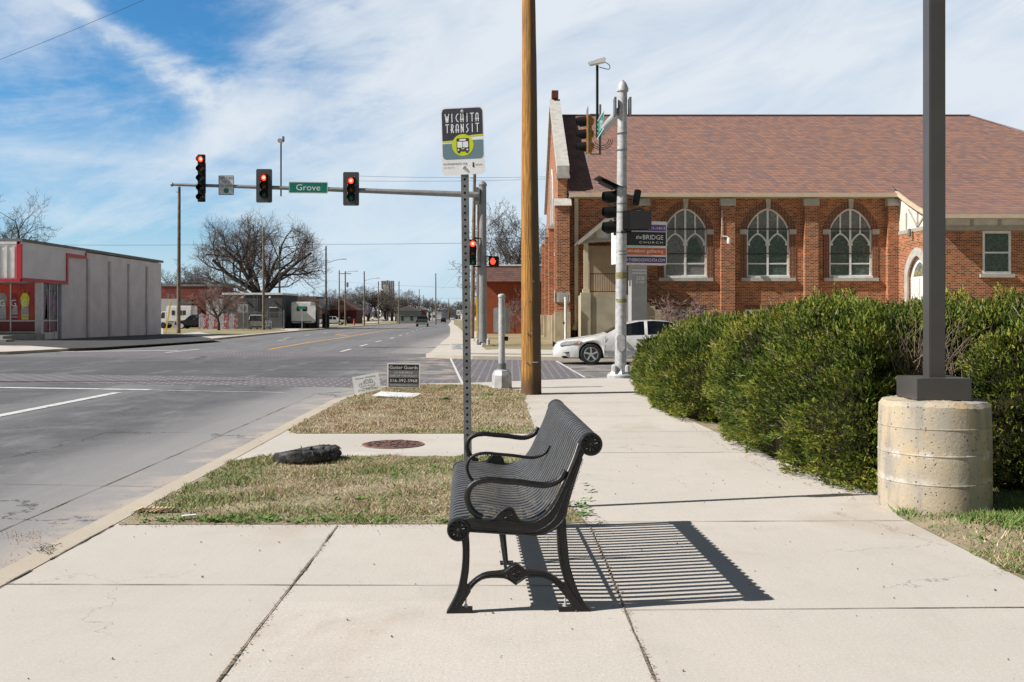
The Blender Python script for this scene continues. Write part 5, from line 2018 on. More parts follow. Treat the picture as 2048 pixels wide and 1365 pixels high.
# the wing on the right: front, side wall with the arched door, timbering
b = MB()
wxa, wxb = 23.07, 24.46
b.prism([(20.5, 0), (41, 0), (41, 5.62), (20.5, 5.62)], (0, 47.8, 0), (1, 0, 0), (0, 0, 1), (0, .3, 0), holes=[[(wxa, 3.46), (wxb, 3.46), (wxb, 5.56), (wxa, 5.56)]])
dc = 49.3
b.prism([(48.1, 0), (52.0, 0), (52.0, 5.72), (48.1, 5.72)], (20.5, 0, 0), (0, 1, 0), (0, 0, 1), (.3, 0, 0),
        holes=[[(dc - 1.1, .3), (dc + 1.1, .3)] + arch_pts(dc, 1.1, 3.5, .95, 8)])
b.box(40.7, 41, 48.1, 62, 0, 6)
b.build('wing_wall', M_brick, CH, loc=tuple(-CH.location))
b = MB()
tp = [(y, z - .05) for y, z in fl_ if 47.7 < y < 52]
b.prism([(52.0, 5.72), (52.0, 8.1)] + tp + [(47.8, 6.4), (47.8, 5.72)], (20.53, 0, 0), (0, 1, 0), (0, 0, 1), (.25, 0, 0))
b.box(20.79, 41, 47.84, 48.0, 5.625, 6.25)
b.build('stucco_panel', M_stucco, CH, loc=tuple(-CH.location))
M_timber = mat('timber_trim', (0.42, 0.38, 0.32), .7, col2=(.36, .32, .27), scale=4)
b = MB()
b.box(20.47, 20.528, 47.78, 51.98, 5.66, 5.86)
for y in (50.7, 49.3, 48.2):
    b.box(20.48, 20.529, y - .06, y + .06, 5.862, 6.75)
b.beam((20.505, 49.3, 5.9), (20.505, 50.4, 6.9), .1, .05, up=(1, 0, 0))
b.beam((20.505, 49.3, 5.9), (20.505, 48.3, 6.5), .1, .05, up=(1, 0, 0))
b.box(20.5, 41, 47.76, 47.799, 5.58, 5.80)
for x in [21.2 + i * 1.36 for i in range(15)]:
    b.box(x - .06, x + .06, 47.77, 47.838, 5.802, 6.12)
b.build('half_timbering', M_timber, CH, loc=tuple(-CH.location))
b = MB()
b.prism([(dc - 1.45, .3), (dc + 1.45, .3)] + arch_pts(dc, 1.45, 3.75, 1.1, 8), (20.42, 0, 0), (0, 1, 0), (0, 0, 1), (.08, 0, 0),
        holes=[[(dc - 1.08, .32), (dc + 1.08, .32)] + arch_pts(dc, 1.08, 3.5, .93, 8)])
ds = b.build('door_surround', M_lime, CH, loc=tuple(-CH.location))
b = MB()
b.prism([(dc - 1.1, .3), (dc + 1.1, .3)] + arch_pts(dc, 1.1, 3.5, .95, 8), (20.62, 0, 0), (0, 1, 0), (0, 0, 1), (.06, 0, 0))
b.box(20.56, 20.62, dc - .04, dc + .04, .3, 3.3)
for y in (dc - .55, dc + .55):
    b.box(20.60, 20.619, y - .32, y + .32, .8, 2.9)
dd_ = b.build('door', M_white, CH, loc=tuple(-CH.location))
b = MB()
b.prism([(dc - .75, 3.4), (dc + .75, 3.4)] + arch_pts(dc, .75, 3.45, .65, 6), (20.61, 0, 0), (0, 1, 0), (0, 0, 1), (.006, 0, 0))
b.build('fanlight', mat('fanlight_glass', (0.05, 0.12, 0.16), .1, col2=(.35, .3, .12), scale=6), dd_)
b = MB()
for x0, x1, z0, z1 in ((wxa, wxb, 5.44, 5.56), (wxa, wxb, 3.46, 3.58), (wxa, wxa + .11, 3.58, 5.44), (wxb - .11, wxb, 3.58, 5.44), (wxa + .11, wxb - .11, 4.46, 4.54)):
    b.box(x0 + .002, x1 - .002, 47.79, 47.92, z0, z1)
w_ = b.build('window', M_white, CH, loc=tuple(-CH.location))
b = MB()
b.box(wxa + .05, wxb - .05, 47.87, 47.88, 3.5, 5.5)
b.build('pane', M_lead, w_)
b = MB()
b.box(wxa - .15, wxb + .15, 47.68, 47.798, 3.28, 3.45)
b.build('sill', M_lime, w_)
b = MB()
b.lathe([(.02, 5.86), (.08, 5.82), (.09, 5.5), (.02, 5.44)], 12, (20.30, 49.8, 0))
b.build('wall_lamp', M_steel, CH, loc=tuple(-CH.location), smooth=40)

# porch: concrete block, posts, gabled canopy, railing, steps
PO = thing('porch', 'gabled church porch on a high concrete block with steps and railing', 'porch', (4.9, 49.0, 0))
L0 = tuple(-PO.location)
b = MB()
b.box(3.50, 6.35, 49.0, 51.6, -.1, 2.45)
b.box(3.46, 3.95, 48.93, 49.6, -.1, 2.56)
b.build('block', mat('board_formed_concrete', (0.43, 0.385, 0.29), .9, col2=(.34, .30, .23), scale=1.2, bump=.3, bscale=14), PO, loc=L0)
b = MB()
for x in (3.62, 6.05):
    b = MB()
    b.box(x, x + .22, 49.1, 49.32, 2.75, 5.05)
    b.box(x - .06, x + .28, 49.04, 49.38, 2.561, 2.75)
    b.build('post', M_cream, PO, loc=L0)
b = MB()
ax, az_, ex, ez = 4.95, 6.52, 3.30, 5.16
for s in (-1, 1):
    x1 = ax + s * (ax - ex)
    b.prism([(ax, az_), (x1, ez), (x1, ez - .14), (ax, az_ - .16)] if s < 0 else [(ax, az_), (ax, az_ - .16), (x1, ez - .14), (x1, ez)],
            (0, 48.72, 0), (1, 0, 0), (0, 0, 1), (0, 2.93, 0))
b.build('roof', mat('porch_roof', (0.12, 0.095, 0.095), .9, col2=(.09, .07, .07), scale=5), PO, loc=L0)
b = MB()
for s in (-1, 1):
    x1 = ax + s * (ax - ex - .02)
    b.prism([(ax, az_ - .02), (x1, ez - .02), (x1, ez - .24), (ax, az_ - .30)], (0, 48.64, 0), (1, 0, 0), (0, 0, 1), (0, .075, 0))
b.prism([(3.5, 5.0), (3.5, 5.25), (6.4, 5.25), (6.4, 5.0)] + [(4.95 + 1.45 * math.cos(a), 4.95 + .18 * math.sin(a)) for a in [R(q) for q in range(15, 180, 15)]], (0, 49.12, 0), (1, 0, 0), (0, 0, 1), (0, .1, 0))
for x in (4.2, 4.95, 5.7):
    b.box(x - .05, x + .05, 49.13, 49.2, 5.25, 6.3 - abs(x - 4.95) * .8)
b.build('canopy_frame', M_timber, PO, loc=L0)
b = MB()
b.prism([(3.6, 5.25), (6.3, 5.25), (4.95, 6.35)], (0, 49.24, 0), (1, 0, 0), (0, 0, 1), (0, .04, 0))
b.build('gable_panel', M_stucco, PO, loc=L0)
b = MB()
b.box(4.1, 5.6, 51.55, 51.995, 2.45, 5.1)
b.box(4.02, 4.1, 51.5, 51.995, 2.45, 5.1, 0)
b.build('door_recess', M_beige, PO, loc=L0)
b = MB()
for z in (2.62, 3.52):
    b.box(3.95, 6.0, 49.18, 49.22, z - .02, z + .02)
for i in range(18):
    x = 3.98 + i * .117
    b.box(x - .009, x + .009, 49.19, 49.21, 2.62, 3.5)
b.build('railing', M_iron2, PO, loc=L0)
b = MB()
for i in range(13):
    b.box(6.36 + i * .29, 6.36 + (i + 1) * .29, 49.2, 50.9, -.1, 2.45 - (i + 1) * .183)
b.build('steps', mat('step_concrete', (0.42, 0.36, 0.27), .9, col2=(.35, .3, .22), scale=4), PO, loc=L0)
b = MB()
for dz in (0, -.42):
    b.tube([(6.4, 49.15, 3.35 + dz), (7.1, 49.15, 3.05 + dz), (10.0, 49.15, 1.15 + dz)], .035, 6)
for x, z in ((6.42, 3.3), (8.42, 2.15), (10.0, 1.15)):
    b.tube([(x, 49.15, z), (x, 49.15, 0)], .022, 6)
b.build('handrail', M_iron2, PO, loc=L0)

# pole-mounted church sign
CS = thing('church_sign', 'purple, black and orange lit box sign on a grey pillar beside porch', 'sign', ((1272 - 1024) / F * 42 + .0, 42, 0), rz=R(14))
SW_, SH_ = 2.34, 1.86
zc = EYE + (628 - 487) / F * 42
b = MB()
b.box(-1.02, 1.30, -.30, .30, zc - SH_ / 2, zc + SH_ / 2)
cab = b.build('cabinet', M_white, CS, bevel=.01)
x0, x1 = -.97, 1.25
def zp(py):
    return EYE + (628 - py) / F * 42
M_purple = mat('sign_purple', (0.10, 0.018, 0.17), .5)
M_violet = mat('sign_violet', (0.13, 0.07, 0.26), .5)
M_orange = mat('sign_orange', (0.60, 0.12, 0.02), .5)
for z0, z1, m_, nm in ((zp(463.5), zp(450.5), M_violet, 'phone_band'), (zp(492.5), zp(465), M_dk, 'name_band'), (zp(511), zp(497), M_orange, 'slogan_band'), (zp(527), zp(514.5), M_purple, 'web_band')):
    b = MB()
    b.box(x0, x1, -.308, -.301, z0, z1)
    b.build(nm, m_, cab)
b = MB()
for py in (494.6, 513):
    b.box(x0, x0 + 1.6, -.3065, -.3012, zp(py) - .014, zp(py) + .014)
b.build('stripe', mat('sign_mint', (0.35, 0.55, 0.5), .5), cab)
b = MB()
yy = -.3105
b.text('(316) 691-1413', (.55, yy, zp(458)), U, V, 1.32, .15)
b.text('BRIDGE', (.66, yy, zp(475.5)), U, V, .94, .20)
b.text('the', (.01, yy, zp(475.5)), U, V, .26, .16, shear=.2)
b.text('C·H·U·R·C·H', (.57, yy, zp(486)), U, V, 1.08, .09)
b.text('a multi-ethnic gathering', (.15, yy, zp(504)), U, V, 1.95, .19)
b.text('WWW.THEBRIDGEWICHITA.COM', (.14, yy, zp(521)), U, V, 2.1, .13)
b.build('lettering', M_sw, cab)
b = MB()
b.box(-.28, .42, -.2, .2, -.1, zc - SH_ / 2 - .002)
pil = b.build('pillar', mat('grey_pillar', (0.34, 0.345, 0.35), .7, col2=(.3, .305, .31), scale=2), CS)
b = MB()
b.text('2328', (.12, -.204, zp(557)), U, V, .36, .14)
b.text('E. 13th', (.12, -.204, zp(564.5)), U, V, .36, .10)
for z in (zp(541), zp(547)):
    b.box(-.26, .41, -.2035, -.2015, z - .015, z + .015)
b.build('lettering', M_sw, pil)
b = MB()
b.box(-.9, -.83, -.1, .1, zc - SH_ / 2 - .36, zc - SH_ / 2 - .003)
b.box(-1.1, -1.021, -.26, -.16, zp(452), zp(448))
b.build('bracket', M_dk, cab)

# the low brick building left of the church
BB = thing('brick_building', 'low red brick building with brown shingled mansard behind the signal mast', 'building', (0, 79, gz(79)))
b = MB()
M_brick2 = brick_mat('flat_red_brick', (0.36, 0.085, 0.035), (0.28, 0.065, 0.03), (0.25, 0.10, 0.06), .24, .085, .008)
g0 = gz(79)
b.box(-2.05, 3.3, 79, 92, g0 - .2, 4.2)
b.build('wall', M_brick2, BB, loc=tuple(-BB.location))
b = MB()
b.prism([(78.2, 4.1), (79.0, 5.35), (92, 5.35), (92, 4.1)], (-2.35, 0, 0), (0, 1, 0), (0, 0, 1), (5.7, 0, 0))
b.build('mansard', brick_mat('mansard_shingle', (0.20, 0.105, 0.085), (0.15, 0.085, 0.075), (0.08, 0.05, 0.045), .45, .17, .012, c3=(.11, .075, .07)), BB, loc=tuple(-BB.location))
b = MB()
b.box(-2.4, 3.4, 78.9, 92, 5.36, 5.5)
b.build('roof_edge', M_white, BB, loc=tuple(-BB.location))

# ------------------------------------------------------------------ traffic signals
M_lens_r = mat('red_lamp_lit', (0.6, 0.01, 0.01), .4, emit=(1.0, 0.045, 0.02), estr=2.6)
M_lens_rc = mat('red_lamp_core', (0.9, 0.1, 0.06), .4, emit=(1.0, 0.22, 0.14), estr=3.2)
M_lens_a = mat('amber_lens', (0.20, 0.085, 0.02), .15)
M_lens_g = mat('green_lens', (0.01, 0.16, 0.12), .15)
M_lens_d = mat('dark_lens', (0.03, 0.032, 0.034), .15)
M_yel = mat('signal_yellow', (0.62, 0.27, 0.02), .5)
M_mast = mat('mast_grey', (0.30, 0.305, 0.315), .5, metal=.3, col2=(.24, .245, .25), scale=3)
M_grn = mat('street_sign_green', (0.0, 0.20, 0.14), .4)
M_frame = mat('signal_grey', (0.085, 0.085, 0.09), .5)


def signal_head(name, label, loc, rz, n, lit=0, plate=True, body=None, lens=None, group=None, sp=.335, plate_m=None, rot=None):
    """faces -Y before turning; origin at the middle"""
    T = thing(name, label, 'traffic light', loc, rz, group, rot=rot)
    body = body or M_black
    H_ = n * sp
    cols = lens or [M_lens_r, M_lens_a, M_lens_g, M_lens_d, M_lens_d]
    b = MB()
    for i in range(n):
        z = H_ / 2 - sp * (i + .5)
        b.box(-.165, .165, -.0, .16, z - sp / 2 + .004, z + sp / 2 - .004)
        b.lathe([(.13, .16), (.10, .22), (.03, .24)], 14, (0, 0, z), ax='y')
    hs = b.build('housing', body, T, bevel=.012)
    if plate:
        b = MB()
        b.prism(rrect(-.37, .37, -H_ / 2 - .22, H_ / 2 + .22, .07), (0, .03, 0), U, V, (0, .006, 0), holes=[[(-.17, -H_ / 2), (.17, -H_ / 2), (.17, H_ / 2), (-.17, H_ / 2)]])
        b.build('backplate', plate_m or M_frame, T)
    for i in range(n):
        z = H_ / 2 - sp * (i + .5)
        b = MB()
        b.lathe([(.001, -.045), (.08, -.035), (.135, -.004)], 20, (0, 0, z), ax='y')
        ln = b.build('lens', cols[i] if not (i == 0 and not lit) else mat('red_lens_off', (.12, .015, .012), .2), T, smooth=60)
        if i == 0 and lit:
            b = MB()
            b.disc((0, -.05, z), .07, (0, -1, 0), n=16)
            b.build('glow', M_lens_rc, ln)
        b = MB()
        NA = 16
        for k in range(NA):
            a0, a1 = R(-50 + 280 * k / NA), R(-50 + 280 * (k + 1) / NA)
            for r_a, flip in ((.155, 0), (.150, 1)):
                q_ = []
                for a, d in ((a0, 0), (a1, 0), (a1, 1), (a0, 1)):
                    dep = -.30 if math.sin(a) > -.2 else -.30 + .14 * (-.2 - math.sin(a)) / .6
                    q_.append((r_a * math.cos(a), dep * d, z + r_a * math.sin(a) - .03 * d))
                b.face(q_ if not flip else q_[::-1])
        b.build('visor', M_black, ln, smooth=60)
    return T


# far mast arm
MY = 45.7
MXp = (965.5 - 1024) / F * MY
mz = gz(MY)
MA = thing('signal_mast', 'grey signal mast with long arm reaching left over the street', 'signal mast', (MXp, MY, mz))
b = MB()
b.tube([(0, 0, .1), (0, 0, 7.5)], [.20, .165], 12)
b.build('pole', M_mast, MA, smooth=50)
b = MB()
b.lathe([(.19, 7.49), (.20, 7.56), (.12, 7.68), (.02, 7.73)], 12)
b.build('cap', M_mast, MA, smooth=40)
b = MB()
zl = W(0, 371, MY)[2]
zr = W(0, 391.5, MY)[2]
xl_ = W(350, 0, MY)[0] - MXp
b.tube([(-.2, -.25, zr), (xl_ * .5, -.25, (zr + zl) / 2 + .02), (xl_, -.25, zl)], [.145, .105, .065], 10)
b.tube([(xl_ - .02, -.25, zl), (xl_ - .1, -.25, zl)], [.10, .09], 8)
b.build('arm', M_mast, MA, smooth=50)
b = MB()
b.box(-.36, -.18, -.32, .12, zr - .42, zr + .35)
b.build('arm_bracket', M_steel, MA)
b = MB()
b.lathe([(.34, 0), (.34, .12), (.24, .14)], 4)
for sx in (-.26, .26):
    b.lathe([(.08, .02), (.08, .3), (.03, .36)], 8, (sx, -.25, 0))
b.build('foot', M_galv, MA)
b = MB()
b.lathe([(.75, -.1), (.75, .03), (.7, .05)], 4)
b.build('foundation', M_kerb, MA)


def arm_z(px):
    return zl + (zr - zl) * (px - 350) / (950 - 350)


def on_arm(px, py, dy=-.45):
    return W(px, py, MY + dy)


h5 = signal_head('traffic_light', 'leftmost red traffic light with five stacked lenses', on_arm(402, 356.5), R(0), 5, 1, False, sp=.44)
h5.scale = (1.0, 1, 1)
for ch in kids(h5):
    pass
h3a = signal_head('traffic_light', 'red three lens traffic light left of the Grove sign', on_arm(528, 372), R(2), 3, 1, sp=.375)
h3b = signal_head('traffic_light', 'red three lens traffic light right of the Grove sign', on_arm(702, 378), R(2), 3, 1, sp=.375)
# brackets between arm and heads belong to the heads
for h, px, py in ((h5, 402, 356.5), (h3a, 528, 372), (h3b, 702, 378)):
    b = MB()
    za = arm_z(px) - W(px, py, MY - .45)[2]
    b.box(-.05, .05, .16, .36, za - .1, za + .1)
    b.box(.17, .20, .06, .10, -.7, .7)
    b.build('bracket', M_steel, h)
LT = thing('road_sign', 'white left turn yield on green sign on the mast arm', 'sign', on_arm(452.5, 371, -.35))
b = MB()
b.prism(rrect(-.36, .36, -.455, .455, .04), (0, 0, 0), U, V, (0, .004, 0))
p = b.build('panel', mat('sign_lightgrey', (0.62, 0.63, 0.65), .4, col2=(.56, .57, .59), scale=3), LT)
b = MB()
b.text('LEFT TURN', (0, -.003, .32), U, V, .60, .11)
b.text('YIELD', (0, -.003, .155), U, V, .37, .13)
b.text('ON GREEN', (0, -.003, -.02), U, V, .60, .11)
b.prism(rrect(-.355, .355, -.45, .45, .035), (0, -.002, 0), U, V, (0, .0015, 0), holes=[rrect(-.335, .335, -.43, .43, .03)])
b.build('lettering', M_ink, p)
b = MB()
b.disc((0, -.004, -.25), .12, (0, -1, 0), n=28)
b.build('green_ball', M_grn, p)
GR = thing('street_sign', 'green Grove street name sign on the mast arm', 'sign', on_arm(616.5, 375.7, -.35), rot=(0, R(.6), 0))
b = MB()
b.prism(rrect(-.91, .91, -.265, .265, .04), (0, 0, 0), U, V, (0, .004, 0))
p = b.build('panel', M_grn, GR)
b = MB()
b.text('Grove', (.0, -.003, .01), U, V, 1.12, .28)
b.prism(rrect(-.90, .90, -.255, .255, .035), (0, -.002, 0), U, V, (0, .0015, 0), holes=[rrect(-.88, .88, -.235, .235, .03)])
b.build('lettering', M_sw, p)
CP = thing('traffic_camera', 'small camera on a thin upright pole above the mast arm', 'camera', on_arm(562, 393, -.12))
b = MB()
b.tube([(0, 0, 0), (0, 0, 2.45)], .035, 8)
b.build('pole', M_black, CP, smooth=50)
b = MB()
b.tube([(0, .2, 2.62), (0, -.25, 2.56)], [.09, .11], 10)
b.tube([(0, 0, 2.45), (0, 0, 2.56)], .05, 8)
b.build('camera_body', M_galv, CP, smooth=40)
b = MB()
b.box(.06, .16, -.02, .02, 2.55, 2.8)
b.build('bracket', M_steel, CP)

sv = signal_head('traffic_light', 'red traffic light mounted low on the side of the mast pole', W(945.5, 505, MY - .3), 0, 3, 1, False, sp=.40)
b = MB()
for z in (-.66, .66):
    b.tube([(.02, .05, z), (.5, .2, z)], .03, 6)
b.build('bracket', M_black, sv)


def ped_head(label, loc, rz, lit):
    T = thing('pedestrian_signal', label, 'pedestrian signal', loc, rz)
    b = MB()
    b.box(-.22, .22, 0, .18, -.23, .23)
    b.build('housing', M_black, T, bevel=.02)
    b = MB()
    b.box(-.23, .23, -.12, -.0, .215, .23)
    b.box(-.23, -.215, -.12, -.0, -.2, .2149)
    b.box(.215, .23, -.12, -.0, -.2, .2149)
    b.build('hood', M_black, T)
    if lit:
        b = MB()
        b.prism([(-.09, -.14), (.03, -.15), (.09, -.06), (.12, .04), (.09, .05), (.05, -.01), (.05, .11), (.03, .14), (.01, .11), (.005, .03), (-.005, .15), (-.03, .17), (-.05, .15), (-.05, .03), (-.07, .13), (-.10, .13), (-.10, .02), (-.13, .08), (-.15, .06), (-.14, -.06)],
                (-.03, -.012, 0), U, V, (0, .01, 0))
        b.build('hand_symbol', M_lens_r, T)
    return T


ph = ped_head('walk signal showing a red hand beside the mast pole', W(988, 523, MY - .2), R(-8), True)
b = MB()
for z in (-.24, .24):
    b.tube([(-.1, .1, z), (-.6, .25, z)], .025, 6)
b.build('bracket', M_black, ph)

# near signal pole on our corner
NX, NY = (1241 - 1024) / F * 23.6, 23.6
NP = thing('signal_pole', 'tall galvanised signal pole standing beside the white car', 'signal pole', (NX, NY, 0))
b = MB()
b.tube([(0, 0, .12), (.02, 0, 3.2), (.05, 0, 6.9)], [.142, .128, .112], 20)
pl = b.build('pole', M_galv, NP, smooth=50)
b = MB()
b.lathe([(.14, 6.88), (.145, 6.95), (.09, 7.08), (.02, 7.16)], 18, (.05, 0, 0))
b.build('cap', M_galv, NP, smooth=40)
b = MB()
b.lathe([(.33, -.1), (.33, .02), (.30, .05)], 24)
b.lathe([(.26, .05), (.24, .09), (.18, .13), (.17, .16)], 4)
for a in range(4):
    b.lathe([(.055, .1), (.055, .24), (.02, .27)], 8, (.21 * math.cos(R(45 + 90 * a)), .21 * math.sin(R(45 + 90 * a)), 0))
b.build('foot', M_galv, NP, smooth=40)
b = MB()
for z in (5.85, 5.45, 4.15, 3.95, 3.45, 3.0, 4.55, 2.92):
    b.lathe([(.126 + .004, z), (.134, z), (.134, z + .02), (.130, z + .02)], 20, (.022 + .01 * z / 7, 0, 0))
b.build('steel_band', M_steel, NP, smooth=30)
M_tape = mat('old_tape', (0.30, 0.27, 0.10), .8, col2=(.18, .17, .09), scale=8)
for z0, z1 in ((2.35, 2.50), (1.77, 1.86)):
    b = MB()
    b.lathe([(.1375, z0), (.139, z0), (.139, z1), (.1375, z1)], 20, (.016, 0, 0))
    b.build('tape_band', M_tape, NP, smooth=30)
b = MB()
b.prism(rrect(-.10, .085, .60, 1.0, .08), (0, -.150, 0), U, V, (0, .02, 0))
b.build('hand_hole_cover', M_galv, NP)
# arm: leaves upward-back over the side street
b = MB()
A0 = Vector((.02, .1, 6.42))
A1 = Vector(W(1204, 263, 29.0)) - Vector((NX, NY, 0))
b.tube([A0, A0.lerp(A1, .5) + Vector((0, 0, .02)), A1], [.125, .115, .10], 14)
b.tube([A1, A1 + (A1 - A0).normalized() * .05], [.115, .11], 12)
b.build('arm', M_galv, NP, smooth=50)
b = MB()
b.box(-.16, -.11, -.15, .2, 6.30, 6.72)
b.build('arm_flange', M_steel, NP)
b = MB()
b.box(.20, .25, -.15, .2, 6.30, 6.72)
b.build('arm_flange', M_steel, NP)
b = MB()
CC = Vector(W(1203, 275, 28.6)) - Vector((NX, NY, 0))
for k in range(3):
    b.tube([CC + Vector(((.22 + .06 * k) * math.cos(a), .05 * k, (.2 + .05 * k) * math.sin(a) - .05)) for a in [R(200 + i * 20) for i in range(9)]], .012, 5)
b.build('cable', M_wire, NP)
HD = W(1172.5, 269, 29.5)
sh = signal_head('traffic_light', 'yellow bodied traffic light with black visors seen from side', HD, R(-90), 3, 0, True, M_yel, sp=.385, plate_m=mat('plate_edge', (.16, .16, .165), .5))
b = MB()
for z in (-.60, .60):
    b.tube([(0, .12, z), (0, .42, z)], .02, 6)
b.tube([(0, .42, -.62), (0, .42, .9)], .035, 8)
b.build('bracket', M_steel, sh)
tc_ = W(1194, 330, 29.3)
TC = thing('traffic_camera', 'white camera on a thin pole above the yellow traffic light', 'camera', (W(1194.5, 240, 29.0)[0], 29.0, W(0, 275, 29)[2]))
b = MB()
zt = W(0, 131, 29)[2] - TC.location.z
b.tube([(0, 0, 0), (0, 0, zt)], .04, 8)
b.build('pole', M_black, TC, smooth=50)
b = MB()
b.prism([(-.28, .02), (-.20, -.07), (.22, .02), (.25, .13), (.20, .17)], (0, -.1, zt + .06), U, V, (0, .2, 0))
b.build('camera_body', M_white, TC, bevel=.01)
b = MB()
b.tube(smoothline([(.22, 0, zt + .1), (.36, 0, zt), (.34, 0, zt - .12), (.05, 0, zt - .05)], 4), .012, 5)
b.build('cable', M_wire, TC)
S13 = thing('street_sign', 'green E 13th street name sign seen at a sharp angle', 'sign', W(1200, 252, 28.4), rz=R(-88.5))
b = MB()
b.box(-.95, .95, -.003, .003, -.27, .27)
p = b.build('panel', M_grn, S13)
b = MB()
b.text('E 13th', (0, -.006, 0), U, V, 1.3, .3)
b.prism([(-.95, -.27), (.95, -.27), (.95, .27), (-.95, .27)], (0, -.0055, 0), U, V, (0, .001, 0), holes=[[(-.92, -.24), (.92, -.24), (.92, .24), (-.92, .24)]])
b.build('lettering', M_sw, p)
# low post-mounted head facing left and pedestrian heads
lw = signal_head('traffic_light', 'black traffic light strapped low on the pole facing the side street', (NX - .12, NY + .12, W(0, 424, 23.6)[2]), R(-82), 3, 0, False, sp=.37)
b = MB()
b.box(-.3, .3, -.62, .04, .0, .012, M=Matrix.Translation((0, 0, .62)) @ Matrix.Rotation(R(-24), 4, 'X') @ Matrix.Translation((0, .1, 0)))
b.box(-.2, .2, -.5, -.1, -.05, -.002, M=Matrix.Translation((0, 0, .60)) @ Matrix.Rotation(R(-24), 4, 'X') @ Matrix.Translation((0, .1, 0)))
b.build('tilted_plate', M_black, lw)
ph2 = ped_head('black walk signal box on right side of near pole, seen from behind', (NX + .46, NY - .2, W(0, 444, 23.6)[2]), R(160), False)
b = MB()
b.box(-.3, .22, .16, .22, -.21, .21)
b.tube([(.2, .1, .26), (.0, .1, .30), (-.1, .1, .24)], .03, 6)
b.tube([(.2, .1, -.26), (.45, .1, -.26)], .03, 6)
b.build('bracket', M_black, ph2)
ph3 = ped_head('second walk signal box squeezed beside the near pole', (NX + .25, NY - .1, W(0, 443, 23.6)[2]), R(75), False)
DB = thing('detector_box', 'small black detector box tilted beside the near pole', 'detector', (NX + .36, NY, W(0, 396, 23.6)[2]), rot=(0, R(10), 0))
b = MB()
b.box(-.05, .11, -.08, .08, -.18, .2)
b.build('housing', M_black, DB, bevel=.02)
b = MB()
b.tube([(-.25, 0, .02), (0, 0, .02)], .03, 6)
b.tube([(0.02, 0, -.2), (0.02, 0, -.4)], .01, 5)
b.build('bracket', M_steel, DB)
# small white posts across the side street
WPm = thing('white_post', 'thin white post in front of the church corner', 'post', (*G(1131.5, 688), 0))
b = MB()
b.tube([(0, 0, 0), (0, 0, 2.25)], .075, 10)
b.tube([(0, 0, 2.25), (0, 0, 2.33)], .09, 10)
b.build('shaft', M_white, WPm, smooth=50)
b = MB()
b.box(-.15, -.06, -.05, .05, 1.0, 1.1)
b.build('push_button', M_black, WPm)
# off-frame mast at the near left corner: its arm's shadow lies on the street
LM = thing('signal_mast', 'signal mast on the near left corner whose arm shades the street', 'signal mast', (-20.8, 21.6, 0))
b = MB()
b.tube([(0, 0, 0), (0, 0, 6.4)], [.17, .14], 12)
b.build('pole', M_mast, LM, smooth=50)
b = MB()
b.tube([(0, 0, 6.0), (7.6, .35, 6.25)], [.12, .06], 10)
b.build('arm', M_mast, LM, smooth=50)

# ------------------------------------------------------------------ utility poles along the street
def upole(name, label, px, ptop, loc, arms=(), tilt=0.0, guard=None, can=False, r=.15, cross=False, group='utility poles along the street'):
    x, y, z = loc
    H_ = EYE + (HZ - ptop) / F * y - z
    T = thing(name, label, 'utility pole', loc, group=group, rot=(0, R(tilt), 0))
    b = MB()
    b.tube([(0, 0, -.2), (0, 0, H_)], [r, r * .68], 10)
    b.build('shaft', M_wood_g, T, smooth=50)
    for (pz, L, rise) in arms:
        zz = EYE + (HZ - pz) / F * y - z
        b = MB()
        b.tube([(0, 0, zz), (L * .5, -.1, zz + rise * .65), (L, -.1, zz + rise)], [.035, .03, .03], 6)
        am = b.build('lamp_arm', M_steel, T, smooth=50)
        b = MB()
        b.box(L - .1, L + .55, -.2, .0, zz + rise - .06, zz + rise + .05)
        b.build('lamp', M_galv, am)
    if cross:
        b = MB()
        b.box(-1.1, 1.1, -.08, .04, H_ - .5, H_ - .38)
        b.build('crossarm', M_wood_g, T)
    if can:
        b = MB()
        b.lathe([(.02, H_ - 2.9), (.22, H_ - 2.85), (.22, H_ - 2.1), (.05, H_ - 2.0)], 12, (-.35 if not cross else .4, -.1, 0))
        b.build('transformer', M_mast, T, smooth=40)
    b = MB()
    b.tube([(-.25, 0, H_ - .45), (-.02, 0, H_ - .45)], .03, 5)
    b.build('insulator', M_steel, T)
    if guard:
        b = MB()
        b.beam(guard[0], guard[1], .09, .09)
        b.build('guy_guard', mat('guard_yellow', (0.80, 0.52, 0.01), .5), T)
    return T


def gl(px, py):
    x, y = G(px, py)
    return (x, y, gz(y))


def gp(px, Y):
    return ((px - 1024) / F * Y, Y, gz(Y))


upole('utility_pole', 'tall weathered pole right beside the grey store wall with yellow guard', 357, 374, gl(357, 667), guard=((-1.1, 0, 0), (-.65, 0, 2.7)), r=.18, tilt=.3)
upole('utility_pole', 'bare wooden pole in front of the big spreading tree', 527, 455, gl(527, 660), r=.16)
upole('utility_pole', 'dark pole with transformer behind the big tree', 558.5, 492, gp(559, 128), r=.17, can=True)
upole('utility_pole', 'wooden pole with long lamp arm right of the big tree', 651.5, 493, gp(652, 130), arms=((527, 2.2, .55),), r=.15)
upole('utility_pole', 'slim pole just left of the pole with crossarm and transformer', 678.5, 541, gp(678.5, 186), r=.15)
upole('utility_pole', 'pole with crossarm, transformer and lamp arm above brown house', 690.5, 543, gp(690.5, 178), arms=((545, 1.8, .2),), r=.16, can=True, cross=True)
upole('utility_pole', 'pole with lamp arm and yellow guard right of brown house', 729, 543, gp(728.5, 182), arms=((562, 2.4, .5),), r=.16, guard=((-.1, -.2, 0), (-.1, -.15, 1.7)))
